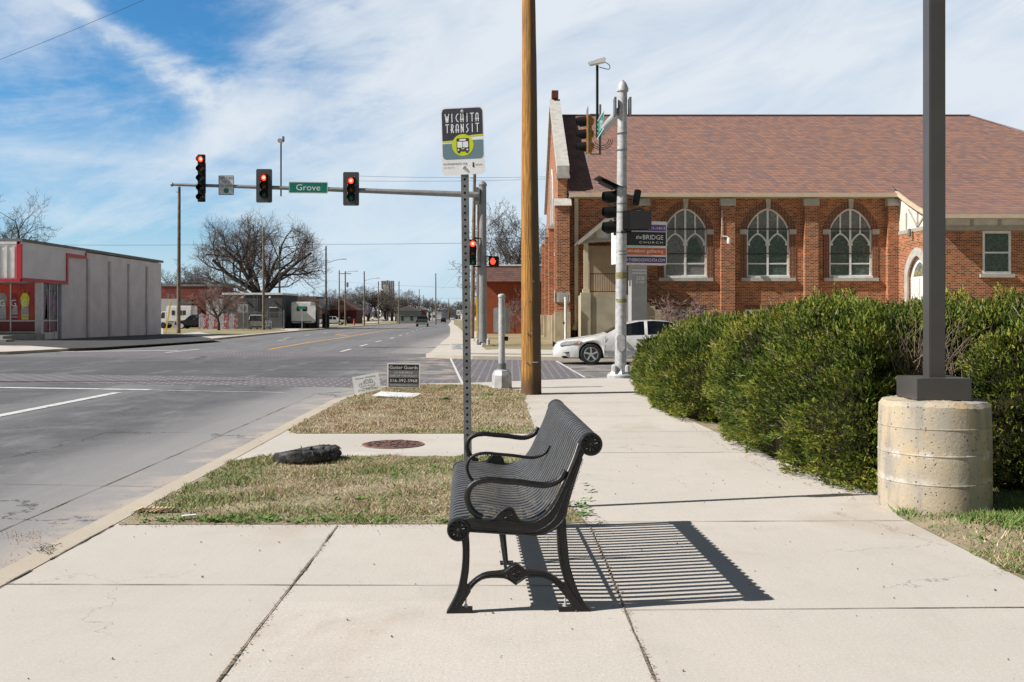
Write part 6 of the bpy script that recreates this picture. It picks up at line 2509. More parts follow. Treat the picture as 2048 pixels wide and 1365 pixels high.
for i, (px, pt, Y) in enumerate(((757, 563, 235), (798, 563, 250), (818, 580, 310), (838, 579, 318), (847, 590, 380), (871.5, 547, 225), (865, 595, 420), (897, 598, 430))):
    lab = ('pole rising left of the concrete elevator', 'pole rising right of the concrete elevator', 'thin far pole left of the dark truck, first of a pair', 'thin far pole above the dark truck, second of a pair',
           'tiny far pole right of the pair above truck', 'tall lone pole above the white far building', 'tiny far pole left of the tall lone pole', 'tiny far pole above the far van')[i]
    upole('utility_pole', lab, px, pt, gp(px, Y), r=.17 if Y < 300 else .16, tilt=(.5 if px == 838 else 0))
upole('utility_pole', 'wooden pole leaning behind the mast pole with yellow guard', 944, 342, gp(944, 60), tilt=.9, r=.14, guard=((.35, -.3, .0), (.25, -.3, 2.5)))
upole('utility_pole', 'thin grey pole with crossarm behind the signal mast', 984, 388, gp(956, 62), r=.10, cross=False)

# wires
def wire(name, label, pts, r=.012, sag=0.0):
    b = MB()
    P = []
    for a, c in zip(pts, pts[1:]):
        for i in range(12):
            t = i / 12
            p = Vector(a).lerp(Vector(c), t)
            p.z -= sag * 4 * t * (1 - t)
            P.append(p)
    P.append(Vector(pts[-1]))
    b.tube(P, r, 4)
    return tag(b.build(name, M_wire), label, 'wire')


wire('power_line', 'thin wire crossing the upper left corner of the sky', [W(-220, 200, 30), W(420, -60, 30)], .007, .15)
wire('power_line', 'long level wire crossing behind the big tree crown', [W(-100, 489, 110), W(560, 489, 110), W(1060, 484, 110)], .018, .1)
wire('power_line', 'wire leading past the mast pole to the leaning wooden pole', [W(880, 580, 240), W(956, 500, 62)], .012, .2)
wire('power_line', 'upper wire between the poles over the far street', [W(640, 560, 200), W(1000, 578, 150)], .012, .3)
wire('power_line', 'lower wire between the poles over the far street', [W(640, 588, 200), W(1000, 597, 150)], .012, .3)
wire('power_line', 'faint wire behind the bus stop sign and wooden pole', [W(700, 352, 70), W(1100, 354, 70)], .010, .1)
wire('power_line', 'second faint wire behind the bus stop sign', [W(700, 362, 72), W(1100, 358, 72)], .010, .1)

# ------------------------------------------------------------------ the store on the left
M_store = mat('painted_block', (0.76, 0.76, 0.78), .8, col2=(0.66, 0.66, 0.68), scale=.8, bump=.3, bscale=8, detail=8)
M_cap = mat('roof_cap', (0.22, 0.22, 0.215), .8, col2=(.16, .16, .155), scale=2)
STO = thing('store', 'grey block corner store with red trim and bottle window posters', 'store', (-27.0, 54, 0))
LS = tuple(-STO.location)


def sx(Y):
    return -26.62 - .0123 * Y


b = MB()
TW = 5.50
Y0, Y1 = 59.2, 76.6
A = [(sx(Y0), Y0), (sx(Y1), Y1)]
b.prism([(sx(Y0), Y0), (sx(Y1), Y1), (-50, Y1), (-50, Y0)], (0, 0, -.4), (1, 0, 0), (0, 1, 0), (0, 0, TW + .35))
b.box(-50, sx(53.5) - .3, 56.3, 58.59, 3.2, TW - .05)
b.box(sx(56) - .55, sx(56) - .0, 58.2, 58.6, 0, 3.3)
b.box(-50, sx(54) - .05, 56.2, 58.5, -.1, .42)
b.build('wall', M_store, STO, loc=LS)
b = MB()
for Y in (62.9, 66.4, 69.8, 73.4):
    b = MB()
    b.box(sx(Y) + .0, sx(Y) + .10, Y - .14, Y + .14, -.1, 5.05)
    b.build('pilaster', mat('pilaster_grey', (0.60, 0.60, 0.61), .8, col2=(.5, .5, .51), scale=1), STO, loc=LS)
b = MB()
b.prism([(sx(54) + .15, 54), (sx(Y1) + .15, Y1 + .1), (-50, Y1 + .1), (-50, 54)], (0, 0, TW + .002), (1, 0, 0), (0, 1, 0), (0, 0, .17))
b.build('roof_cap', M_cap, STO, loc=LS)
b = MB()
fx = sx(54) + .05
b.box(-50, fx, 54.05, 56.25, 3.30, 5.35)
b.prism([(54.05, 3.30), (59.6, 3.30), (59.6, 5.15), (62.2, 5.15), (62.2, 5.45), (54.05, 5.45)], (fx - .06, 0, 0), (-.0, 1, 0), (0, 0, 1), (.08, 0, 0))
b.build('fascia', mat('fascia_white', (0.80, 0.80, 0.81), .6, col2=(.72, .72, .73), scale=1), STO, loc=LS)
b = MB()
for i in range(26):
    x = fx - .3 - i * .42
    b.box(x - .17, x, 53.96, 54.05, 3.5, 5.2)
b.build('corrugation', M_white, STO, loc=LS)
b = MB()
b.box(-50, fx + .03, 53.9, 54.049, 3.28, 3.42)
b.box(fx - .16, fx + .10, 53.9, 54.049, 3.422, 5.36)
X2 = fx + .022
b.box(X2, X2 + .06, 54.06, 59.5, 3.28, 3.50)
b.box(X2, X2 + .06, 59.5, 59.7, 3.28, 5.0)
b.box(X2, X2 + .06, 59.5, 62.3, 5.002, 5.2)
b.box(X2, X2 + .06, 62.15, 62.3, 5.202, 5.47)
b.build('red_trim', M_red, STO, loc=LS)
b = MB()
b.box(-50, fx - .2, 54, 54.04, 5.36, 5.5)
b.box(X2 - .01, X2 + .05, 54.06, 62.1, 5.40, 5.49)
b.build('white_trim', M_white, STO, loc=LS)
# shop windows: front at Y 53.6, side at x
WFY = 56.0
wx1 = (72 - 1024) / F * WFY
M_poster = mat('poster_red', (0.48, 0.030, 0.012), .35, col2=(0.26, 0.005, 0.012), scale=.9)
M_alu = mat('aluminium_frame', (0.50, 0.50, 0.52), .4, metal=.3)
b = MB()
b.box(-40, wx1, WFY, WFY + .05, 1.12, 3.20)
fp = b.build('shop_window', M_poster, STO, loc=LS)
b = MB()
b.box(-40, wx1, WFY - .01, WFY + .04, .48, 1.06)
xs1 = sx(55) + .0
b.box(xs1 - .03, xs1 + .01, 56.25, 58.5, .48, 1.06)
b.build('red_panel', mat('dark_red_panel', (0.16, 0.002, 0.010), .4), STO, loc=LS)
b = MB()
for x in (wx1 - .0, (22 - 1024) / F * WFY, -31.5, -34):
    b.box(x - .04, x + .04, WFY - .05, WFY + .02, .44, 3.24)
b.box(-40, wx1 + .04, WFY - .052, WFY - .001, 1.06, 1.13)
b.box(-40, wx1 + .04, WFY - .052, WFY - .001, .42, .48)
b.box(wx1 + .0, wx1 + .34, WFY - .1, WFY + .2, .3, 3.28)
for y in (56.35, 57.45, 58.45):
    b.box(xs1 - .02, xs1 + .05, y - .04, y + .04, .44, 3.3)
b.box(xs1 - .02, xs1 + .045, 56.25, 58.5, 1.061, 1.129)
b.build('window_frame', M_alu, STO, loc=LS)
b = MB()
b.box(xs1 - .03, xs1 + .005, 56.25, 58.5, 1.13, 3.25)
sp_ = b.build('shop_window', mat('poster_dark', (0.045, 0.045, 0.05), .35, col2=(0.20, 0.19, 0.17), scale=5, lo=.5, hi=.62), STO, loc=LS)
# posters: sports-bottle shapes with a bold letter
def bottle(cx, body, cap_):
    y = WFY - .012
    b = MB()
    pr_b = [(-.20, .18), (.22, .18), (.24, .55), (.19, .95), (.25, 1.35), (.28, 1.75), (.16, 2.02), (.10, 2.08), (-.10, 2.08), (-.16, 2.02), (-.28, 1.75), (-.25, 1.35), (-.17, .95), (-.22, .55)]
    s_ = .80
    b.prism([(cx + a * s_ * 1.15, 1.02 + c * s_) for a, c in pr_b], (0, y, 0), U, V, (0, .008, 0))
    o = b.build('bottle_poster', body, fp)
    b = MB()
    b.prism([(cx + a, c) for a, c in ((-.22, 1.45), (.22, 1.45), (.20, 1.95), (.10, 2.05), (-.12, 1.75), (-.2, 1.9))], (0, y - .004, 0), U, V, (0, .003, 0))
    b.prism([(cx + a, c) for a, c in ((-.22, 1.28), (.22, 1.28), (.22, 1.36), (-.22, 1.36))], (0, y - .004, 0), U, V, (0, .003, 0))
    b.build('label', mat('label_grey', (0.42, 0.41, 0.41), .5), o)
    b = MB()
    for dx in (-.12, .12):
        b.box(cx + dx - .03, cx + dx + .03, y, y + .006, 2.70, 2.90)
    b.build('cap', cap_, o)
    b = MB()
    b.text('G', (cx - .02, y - .007, 2.12), U, V, .30, .38)
    b.build('letter', M_sw, o)


M_lg = mat('bottle_grey', (0.30, 0.32, 0.32), .4)
M_lr = mat('bottle_red', (0.24, 0.006, 0.02), .4)
M_ly = mat('bottle_lime', (0.70, 0.76, 0.02), .4)
M_lo = mat('cap_orange', (0.55, 0.10, 0.01), .4)
for cx, m_ in (((50 - 1024) / F * WFY, M_ly), ((28 - 1024) / F * WFY, M_lr), ((5 - 1024) / F * WFY, M_lg), ((-18 - 1024) / F * WFY, M_ly)):
    bottle(cx, m_, M_lo)
b = MB()
for (yy, zz, ry, rz_) in ((56.8, 2.1, .40, .55), (57.7, 2.3, .22, .4), (58.2, 1.9, .24, .45)):
    b.prism([(yy + ry * math.cos(a), zz + rz_ * math.sin(a)) for a in [R(q) for q in range(0, 360, 30)]], (xs1 + .006, 0, 0), (0, 1, 0), (0, 0, 1), (.004, 0, 0))
b.build('poster_shapes', mat('poster_purple', (0.20, 0.07, 0.30), .4, col2=(.30, .05, .16), scale=2), sp_)
b = MB()
for yy, w_ in ((57.1, .16), (57.25, .3), (58.0, .1)):
    b.prism([(yy - w_, 1.2), (yy + w_, 1.2), (yy + w_ * .5, 3.0), (yy - w_ * .2, 3.1)], (xs1 + .012, 0, 0), (0, 1, 0), (0, 0, 1), (.003, 0, 0))
for yy in (57.75, 58.1):
    for zz in (2.62, 2.88):
        b.box(xs1 + .012, xs1 + .015, yy - .13, yy + .13, zz, zz + .18)
b.build('poster_figures', mat('poster_pale', (0.36, 0.35, 0.33), .5, col2=(.08, .08, .08), scale=14, lo=.45, hi=.55), sp_)
b = MB()
b.box(-50, sx(54) + .5, 55, 55.9, -.05, .36)
b.box(-50, sx(50) - 0.2, 52.5, 53.7, -.05, .30)
b.box(-50, sx(50) + 0.4, 51.7, 52.5, -.05, .14)
b.build('step', mat('store_step', (0.36, 0.35, 0.33), .9, col2=(.26, .25, .24), scale=2), STO, loc=LS)
b = MB()
b.box(-34, -31, 62, 65, TW + .1, TW + .75)
b.build('roof_unit', M_cap, STO, loc=LS)
sheet('driveway', [[G(143, 697.5), G(60, 692), G(-60, 691), G(-200, 684), G(-200, 676), (sx(59), 59), (sx(76), 76.4), G(384, 671.5), G(410, 675), G(440, 680.5), G(300, 689.5), G(200, 695.5)]], mat('fresh_asphalt_shaded', (0.040, 0.040, 0.042), .9, col2=(0.065, 0.064, 0.066), scale=1.2), .006)  # fresh asphalt, its colour darkened further to carry a shadow lying over it

# ------------------------------------------------------------------ vehicles
M_carw = mat('car_white', (0.80, 0.80, 0.79), .28, coat=.6, spec=.5) if True else mat('car_white', (0.72, 0.72, 0.71), .25, coat=.8)
M_carb = mat('car_black', (0.010, 0.010, 0.011), .35, coat=.2, spec=.3)
M_cars = mat('car_silver', (0.55, 0.56, 0.57), .3, metal=.3, coat=.6)
M_card = mat('car_darkgreen', (0.035, 0.04, 0.035), .3, coat=.6)
M_cglass = glass_mat('car_glass', (0.16, 0.18, 0.18), .06)
M_seat = mat('car_interior', (0.035, 0.035, 0.037), .8)
M_rim = mat('alloy_rim', (0.62, 0.63, 0.64), .4, metal=.4)
M_headl = mat('headlamp', (0.55, 0.57, 0.58), .08, coat=1)
M_amber = mat('amber_lamp', (0.75, 0.22, 0.02), .2)
M_tail = mat('tail_lamp', (0.30, 0.008, 0.01), .2)


def car(name, label, cat, loc, rz, L, hw, wheels, wr, ztop, belt, paint, glass_side, glass_top, sill=.24, hwf=None, group=None, detail=True, tumble=.30, scale=1.0):
    """body lofted along x from the nose (x=0); stations follow the profile tables"""
    T = thing(name, label, cat, loc, rz, group)
    T.scale = (scale,) * 3
    st = set([0, L])
    for tab in (ztop, belt):
        st |= {x for x, _ in tab}
    for a, c in glass_side + glass_top:
        st |= {a, c}
    for w in wheels:
        for k in range(-8, 9):
            st.add(w + (wr + .055) * math.sin(k * math.pi / 16))
    x = 0
    while x < L:
        st.add(x)
        x += .12
    st = sorted(s for s in st if 0 <= s <= L)
    st = [s for i, s in enumerate(st) if i == 0 or s - st[i - 1] > .004]
    rows = []
    for x in st:
        zt_, zb = interp(ztop, x), interp(belt, x)
        zb = min(zb, zt_ - .02)
        w_ = hw * (interp(hwf, x) if hwf else 1)
        zs = sill + .05 * (x < .4 or x > L - .4)
        for w in wheels:
            d = abs(x - w)
            ra = wr + .055
            if d < ra:
                zs = max(zs, wr + math.sqrt(ra * ra - d * d))
        zs = min(zs, zb - .04)
        g_ = max(0, zt_ - zb - .03)
        tw = max(.25, w_ - .03 - tumble * g_ * 1.4)
        rows.append([(w_ * .62, max(zs - .0, sill)), (w_ * .955, zs), (w_ * .995, zs + (zb - zs) * .35), (w_, zs + (zb - zs) * .68), (w_ * .965, zb),
                     (w_ * .965 * .5 + tw * .5 if g_ > .05 else w_ * .93, zb + g_ * .5 + .005), (tw if g_ > .05 else w_ * .85, zb + g_ * .97 + .01), (tw * .72 if g_ > .05 else w_ * .6, zt_ - .008), (0, zt_)])
    n = len(rows[0])
    body, gl_, top = MB(), MB(), MB()
    for s in (-1, 1):
        def P(i, j, off=0.0):
            return (st[i], s * (rows[i][j][0] - off), rows[i][j][1])
        for i in range(len(st) - 1):
            xm = (st[i] + st[i + 1]) / 2
            for j in range(n - 1):
                q_ = [P(i, j), P(i + 1, j), P(i + 1, j + 1), P(i, j + 1)]
                if j in (4, 5) and any(a <= xm <= c for a, c in glass_side):
                    gl_.face([P(i, j, .012), P(i + 1, j, .012), P(i + 1, j + 1, .012), P(i, j + 1, .012)])
                elif j in (6, 7) and any(a <= xm <= c for a, c in glass_top):
                    top.face(q_)
                else:
                    body.face(q_)
    for i in (0, len(st) - 1):
        ring = [(st[i], -rows[i][j][0], rows[i][j][1]) for j in range(n)] + [(st[i], rows[i][j][0], rows[i][j][1]) for j in reversed(range(n - 1))]
        body.face(ring if i else ring[::-1])
    body.build('body', paint, T, smooth=40, weld=True)
    if gl_.f:
        gl_.build('window', M_cglass, T, smooth=40, weld=True)
    if top.f:
        top.build('windscreen', M_cglass, T, smooth=40, weld=True)
    b = MB()
    b.box(.3, L - .3, -hw * .6, hw * .6, sill - .04, sill + .02)
    for w in wheels:
        b.box(w - wr, w + wr, -hw * .6, hw * .6, sill, wr * 2)
    b.build('underbody', M_seat, T)
    for w in wheels:
        for s in (-1, 1):
            b = MB()
            y0, y1 = s * (hw - .21), s * (hw - .012)
            ya = (y0, y1)
            b.lathe([(wr * .66, y1), (wr * .70, y1 + s * .006), (wr * .94, y1 - s * .002), (wr, y1 - s * .035), (wr, y0), (wr * .5, y0)] if s > 0 else
                    [(wr * .5, y0), (wr, y0), (wr, y1 + .035), (wr * .94, y1 + .002), (wr * .70, y1 - .006), (wr * .66, y1)], 28, (w, 0, wr), ax='y')
            wh = b.build('wheel', M_rubber, T, smooth=40)
            b = MB()
            yr = y1 - s * .02
            b.lathe([(wr * .69, yr + s * .024), (wr * .63, yr + s * .022), (wr * .60, yr - s * .04), (.001, yr - s * .045)] if s < 0 else
                    [(.001, yr - .045), (wr * .60, yr - .04), (wr * .63, yr + .022), (wr * .69, yr + .024)], 28, (w, 0, wr), ax='y')
            rm = b.build('rim', M_seat if detail else M_rim, wh, smooth=40)
            if detail:
                b = MB()
                for k in range(5):
                    a = R(72 * k + 12)
                    for da, w_ in ((0, .05),):
                        p0 = Vector((w + .04 * math.cos(a), yr + s * .012, wr + .04 * math.sin(a)))
                        p1 = Vector((w + wr * .64 * math.cos(a + .16), yr + s * .016, wr + wr * .64 * math.sin(a + .16)))
                        b.beam(p0, p1, .052, .03, up=(0, 1, 0))
                b.lathe([(.001, yr + s * .03), (.05, yr + s * .026), (.06, yr)] if s < 0 else [(.06, yr), (.05, yr + .026), (.001, yr + .03)], 14, (w, 0, wr), ax='y')
                b.tube([(w + wr * .655 * math.cos(a), yr + s * .02, wr + wr * .655 * math.sin(a)) for a in [R(q) for q in range(0, 360, 12)]], .010, 5, closed=True)
                b.build('spokes', M_rim, rm, smooth=40)
    return T


GY = 30.9
CAR = car('parked_car', 'white sedan on the side street in front of the church', 'car', ((1109 - 1024) / F * GY, GY + .9, -.12), 0, 5.1, .93, (1.16, 3.97), .335,
          [(0, .50), (.03, .62), (.15, .72), (.45, .80), (.9, .875), (1.35, .93), (1.62, 1.0), (1.95, 1.17), (2.3, 1.325), (2.7, 1.405), (3.15, 1.43), (3.6, 1.40), (4.0, 1.30), (4.35, 1.15), (4.6, 1.07), (4.95, 1.03), (5.06, .95), (5.1, .6)],
          [(0, .45), (.2, .60), (1.35, .85), (1.62, .90), (3.2, .96), (4.2, 1.0), (5.0, .93), (5.1, .55)],
          M_carw, [(2.02, 2.86), (2.96, 3.78)], [(1.66, 2.28), (4.0, 4.5)], sill=.23,
          hwf=[(0, .62), (.08, .74), (.25, .86), (.6, .95), (1.2, 1.0), (4.3, 1.0), (4.8, .93), (5.05, .84), (5.1, .7)])
b = MB()
for y in (-.46, .46):
    b.box(2.55, 3.1, y - .25, y + .25, .3, .55)
    b.box(3.0, 3.15, y - .24, y + .24, .5, 1.05)
    b.box(3.02, 3.13, y - .13, y + .13, 1.05, 1.22)
    b.box(3.9, 4.05, y - .35, y + .4, .4, 1.0)
b.box(1.7, 2.1, -.8, .8, .5, .9)
b.build('seat', M_seat, CAR, bevel=.03)
b = MB()
b.prism([(.17, .60), (.80, .665), (.86, .735), (.80, .775), (.35, .75), (.2, .69)], (0, -.885, 0), (1, 0, 0), (0, 0, 1), (0, .12, 0))
hl = b.build('headlight', M_headl, CAR, bevel=.01)
# the lamp follows the nose: skew its outer face inwards
for v in hl.data.vertices:
    v.co.y += (.86 - v.co.x) * .22 + (-.055 if v.co.y < -.8 else 0)
b = MB()
b.prism([(.55, .655), (.84, .67), (.875, .735), (.80, .765), (.62, .70)], (0, -.945, 0), (1, 0, 0), (0, 0, 1), (0, .1, 0))
sl = b.build('side_lamp', M_amber, CAR, bevel=.01)
for v in sl.data.vertices:
    v.co.y += (.86 - v.co.x) * .17 + .01
b = MB()
b.box(-.015, .05, -.33, -.05, .56, .70)
b.box(-.015, .05, .05, .33, .56, .70)
b.build('grille', M_black, CAR)
b = MB()
b.prism([(.25, .38), (.50, .42), (.44, .35)], (0, -.85, 0), (1, 0, 0), (0, 0, 1), (0, .03, 0))
b.build('fog_lamp_recess', M_seat, CAR)
b = MB()
b.box(1.55, 4.5, -.937, -.925, .44, .50)
b.build('side_moulding', mat('moulding_white', (.62, .62, .61), .4), CAR)
b = MB()
for x in (2.92, 3.82, 1.62):
    b.box(x - .006, x + .006, -.929, -.922, .30, .90)
for x in (2.60, 3.5):
    b.box(x, x + .2, -.94, -.925, .78, .81)
b.build('door_seam', M_seat, CAR)
b = MB()
b.box(1.88, 2.02, -1.07, -.93, .90, 1.03)
b.build('mirror', M_carw, CAR, bevel=.03)
# the driver, seen through the side window
PD = thing('person', 'driver in dark clothes sitting in the white sedan', 'person', (CAR.location.x + 2.8, CAR.location.y - .4, -.12 + .52))


def skinned(name, pts, edges, radii, m, parent, root=0):
    me = bpy.data.meshes.new(name)
    me.from_pydata(pts, edges, [])
    o = bpy.data.objects.new(name, me)
    COL.objects.link(o)
    o.parent = parent
    md = o.modifiers.new('skin', 'SKIN')
    for i, r_i in enumerate(radii):
        me.skin_vertices[0].data[i].radius = (r_i, r_i) if not isinstance(r_i, tuple) else r_i
    me.skin_vertices[0].data[root].use_root = True
    md.use_smooth_shade = True
    sb = o.modifiers.new('sub', 'SUBSURF')
    sb.levels = sb.render_levels = 1
    me.materials.append(m)
    return o


M_skin = mat('skin', (0.22, 0.12, 0.075), .6)
try:
    skinned('body', [(0, 0, .08), (.05, 0, .30), (.06, 0, .48), (.04, 0, .57), (.02, 0, .64), (.0, 0, .74), (.04, -.17, .46), (-.12, -.22, .28), (-.36, -.16, .38), (.04, .17, .46), (-.12, .22, .28), (-.36, .16, .38), (-.40, -.1, .10), (-.40, .1, .10)],
            [(0, 1), (1, 2), (2, 3), (3, 4), (4, 5), (2, 6), (6, 7), (7, 8), (2, 9), (9, 10), (10, 11), (0, 12), (0, 13)],
            [.15, (.15, .12), (.13, .10), .06, .085, .085, .06, .05, .035, .06, .05, .035, .08, .08], mat('dark_shirt', (.03, .03, .035), .8), PD)
    b = MB()
    b.lathe([(.01, .50 + .06), (.06, .58), (.082, .65), (.088, .70), (.08, .77), (.05, .82), (.01, .84)], 14, (-.015, 0, 0))
    b.build('head', M_skin, PD, smooth=60)
    b = MB()
    b.lathe([(.094, .70), (.096, .76), (.07, .83), (.01, .86)], 14, (.005, 0, 0))
    b.build('cap', mat('dark_cap', (.02, .02, .022), .8), PD, smooth=60)
except Exception as ex:
    print('skin', ex)

PK = [(0, .62), (.06, .85), (.2, .98), (1.25, 1.10), (1.35, 1.12), (1.95, 1.68), (2.2, 1.76), (3.1, 1.76), (3.3, 1.70), (3.42, 1.20), (3.5, 1.16), (5.4, 1.16), (5.45, 1.1), (5.5, .7)]
PB_ = [(0, .6), (.2, .9), (1.3, 1.08), (3.4, 1.13), (5.4, 1.13), (5.5, .7)]


def pickup(label, loc, rz, paint, group=None, scale=1.0):
    T = car('pickup_truck', label, 'pickup truck', loc, rz, 5.5, .95, (.95, 4.35), .38, PK, PB_, paint, [(1.72, 2.42), (2.5, 3.2)], [(1.40, 1.95), (3.3, 3.4)], sill=.42, detail=False, tumble=.2, scale=scale, group=group,
            hwf=[(0, .85), (.3, .98), (.6, 1), (5.3, 1), (5.5, .97)])
    b = MB()
    b.box(3.6, 5.4, -.78, .78, 1.161, 1.175)
    b.build('bed', M_seat, T)
    b = MB()
    for s in (-1, 1):
        b.box(-.01, .1, s * .75 - .12, s * .75 + .12, .78, .92)
    b.build('headlight', M_headl, T)
    b = MB()
    for s in (-1, 1):
        b.box(5.44, 5.52, s * .86 - .06, s * .86 + .06, .75, 1.05)
    b.build('tail_light', M_tail, T)
    b = MB()
    b.box(5.46, 5.60, -.85, .85, .52, .66)
    b.box(-.08, .04, -.88, .88, .5, .64)
    b.build('bumper', M_rim, T)
    return T


pickup('black pickup truck parked on the grass left of the small tree', (*[G(354, 658)[0], G(354, 658)[1]], gz(G(354, 658)[1])), R(-4), M_carb, scale=1.0)
p1 = G(691, 650.5)
pickup('silver crew cab pickup parked beside the brown house', (p1[0], p1[1], gz(p1[1])), R(178), M_cars, scale=.98)
p1 = G(770, 643.5)
pickup('white pickup truck parked behind the purple trees', (p1[0], p1[1], gz(p1[1])), R(182), M_carw, scale=1.0)
p1 = G(844.5, 652)
pickup('dark pickup truck driving away down the street', (p1[0] + .15, p1[1], gz(p1[1]) - .12), R(-90 + 3), M_card, scale=1.08)

SV = [(0, .6), (.06, .85), (.2, .95), (1.1, 1.05), (1.2, 1.08), (1.75, 1.62), (2.0, 1.70), (4.2, 1.70), (4.5, 1.55), (4.6, 1.0), (4.65, .6)]
SVb = [(0, .6), (.2, .85), (1.2, 1.0), (4.4, 1.05), (4.65, .6)]


def suv(label, loc, rz, paint, scale=1.0, cat='car', name='parked_car'):
    T = car(name, label, cat, loc, rz, 4.65, .9, (.85, 3.6), .35, SV, SVb, paint, [(1.6, 2.4), (2.5, 3.2), (3.3, 4.2)], [(1.25, 1.8), (4.3, 4.6)], sill=.35, detail=False, tumble=.18, scale=scale,
            hwf=[(0, .8), (.3, .96), (.7, 1), (4.3, 1), (4.65, .95)])
    b = MB()
    for s in (-1, 1):
        b.box(4.55, 4.67, s * .82 - .06, s * .82 + .06, .8, 1.1)
    b.build('tail_light', M_tail, T)
    b = MB()
    b.box(4.57, 4.68, -.6, .6, 1.10, 1.45)
    b.build('rear_window', M_seat, T)
    return T


suv('white sport utility car parked behind the metal fence, seen from behind', gp(531, 117)[:2] + (gp(531, 117)[2],), R(-90), M_carw, 1.0)
suv('small white car peeking out from behind the painted fence', gp(478, 119), R(180), M_carw, .9)
p1 = G(887, 645.5)
suv('small dark car driving away farther down the street', (p1[0], p1[1], gz(p1[1]) - .12), R(-86), M_carb, .95, name='moving_car')
p1 = G(905, 641)
suv('pale van coming towards us far down the street', (p1[0], p1[1], gz(p1[1]) - .12), R(94), M_cars, 1.1, cat='van', name='moving_van')


def box_vehicle(name, label, cat, loc, rz, L, w, h, zc, paint, cabin=True):
    T = thing(name, label, cat, loc, rz)
    b = MB()
    b.box(1.3, L, -w / 2, w / 2, .7, h)
    b.build('body', paint, T, bevel=.12)
    if cabin:
        b = MB()
        b.prism([(0, .5), (1.29, .5), (1.29, zc), (.75, zc), (.35, 1.3), (0, 1.15)], (0, -w / 2 + .08, 0), (1, 0, 0), (0, 0, 1), (0, w - .16, 0))
        cbn = b.build('cab', paint, T, bevel=.03)
        b = MB()
        b.prism([(.42, 1.3), (1.1, 1.3), (1.1, zc - .15), (.78, zc - .15)], (0, -w / 2 + .07, 0), (1, 0, 0), (0, 0, 1), (0, w - .14, 0))
        b.build('cab_window', M_seat, cbn)
    for wx_ in (.9, L - 1.2):
        for s in (-1, 1):
            b = MB()
            b.lathe([(.2, s * (w / 2 - .25)), (.4, s * (w / 2 - .25)), (.4, s * (w / 2 - .02)), (.22, s * (w / 2 - .0))] if s > 0 else [(.22, -w / 2), (.4, -w / 2 + .02), (.4, -w / 2 + .25), (.2, -w / 2 + .25)], 18, (wx_, 0, .4), ax='y')
            b.build('wheel', M_rubber, T, smooth=40)
    b = MB()
    for x, z in ((2.0, h - .9), (2.9, h - .9), (L - 1.2, h - .9)):
        b.box(x, x + .42, -w / 2 - .02, -w / 2 - .003, z - .3, z + .3)
    b.build('window', M_seat, T)
    b = MB()
    b.box(3.6, 4.4, -w / 2 - .015, -w / 2 - .003, .8, h - .5)
    b.build('door', M_white, T)
    b = MB()
    b.box(1.3, L, -w / 2 - .018, -w / 2 - .003, .78, .95)
    b.build('trim', M_steel, T)
    return T


box_vehicle('box_truck', 'white box truck beside the grey store', 'truck', (*gp(318, 125)[:2], gz(125)), R(0), 4.6, 2.2, 2.9, 2.2, M_white)
box_vehicle('motorhome', 'white motorhome parked right of the dark building', 'motorhome', (*gp(566, 125)[:2], gz(125)), R(0), 3.9, 2.3, 3.4, 2.4, M_white, cabin=False)
p1 = G(877, 643.5)
bt = box_vehicle('box_truck', 'grey box truck far down the street', 'truck', (p1[0], p1[1], gz(p1[1]) - .12), R(92), 6.5, 2.4, 3.6, 2.6, mat('truck_grey', (.40, .40, .41), .5))
TCn = thing('traffic_cone', 'small orange cone at the far kerb', 'traffic cone', (*G(708, 651), gz(G(708, 651)[1])))
b = MB()
b.lathe([(.30, 0), (.30, .05)], 4)
b.lathe([(.18, .05), (.05, 1.2), (.03, 1.25)], 14)
b.build('cone', mat('cone_orange', (0.75, 0.09, 0.02), .5), TCn, smooth=40)

# ------------------------------------------------------------------ background buildings
def bld(name, label, loc, w, d, h, wallm, cat='building', roof=None, cap=None, rz=0.0, windows=(), wm=None):
    T = thing(name, label, cat, loc, rz)
    b = MB()
    b.box(-w / 2, w / 2, 0, d, -.5, h)
    wl = b.build('wall', wallm, T)
    if cap is not None:
        b = MB()
        b.box(-w / 2 - .1, w / 2 + .1, -.1, d + .1, h + .002, h + .25)
        b.build('parapet', cap, T)
    if roof:
        rh_, rm = roof
        b = MB()
        b.prism([(-w / 2 - .5, h), (w / 2 + .5, h), (w / 2 - 1.2 if rh_[1] else .0, h + rh_[0]), (-w / 2 + 1.2 if rh_[1] else 0, h + rh_[0])] if rh_[1] else [(-w / 2 - .5, h), (w / 2 + .5, h), (0, h + rh_[0])],
                (0, -.5, 0), (1, 0, 0), (0, 0, 1), (0, d + 1, 0))
        b.build('roof', rm, T)
    for (x0, x1, z0, z1) in windows:
        b = MB()
        b.box(x0, x1, -.05, -.004, z0, z1)
        wf = b.build('window', wm or M_seat, T)
        b = MB()
        b.box(x0 - .08, x1 + .08, -.07, -.051, z1, z1 + .1)
        b.build('frame', M_white, wf)
    return T


def zt(py, Y):
    return EYE + (HZ - py) / F * Y - gz(Y)


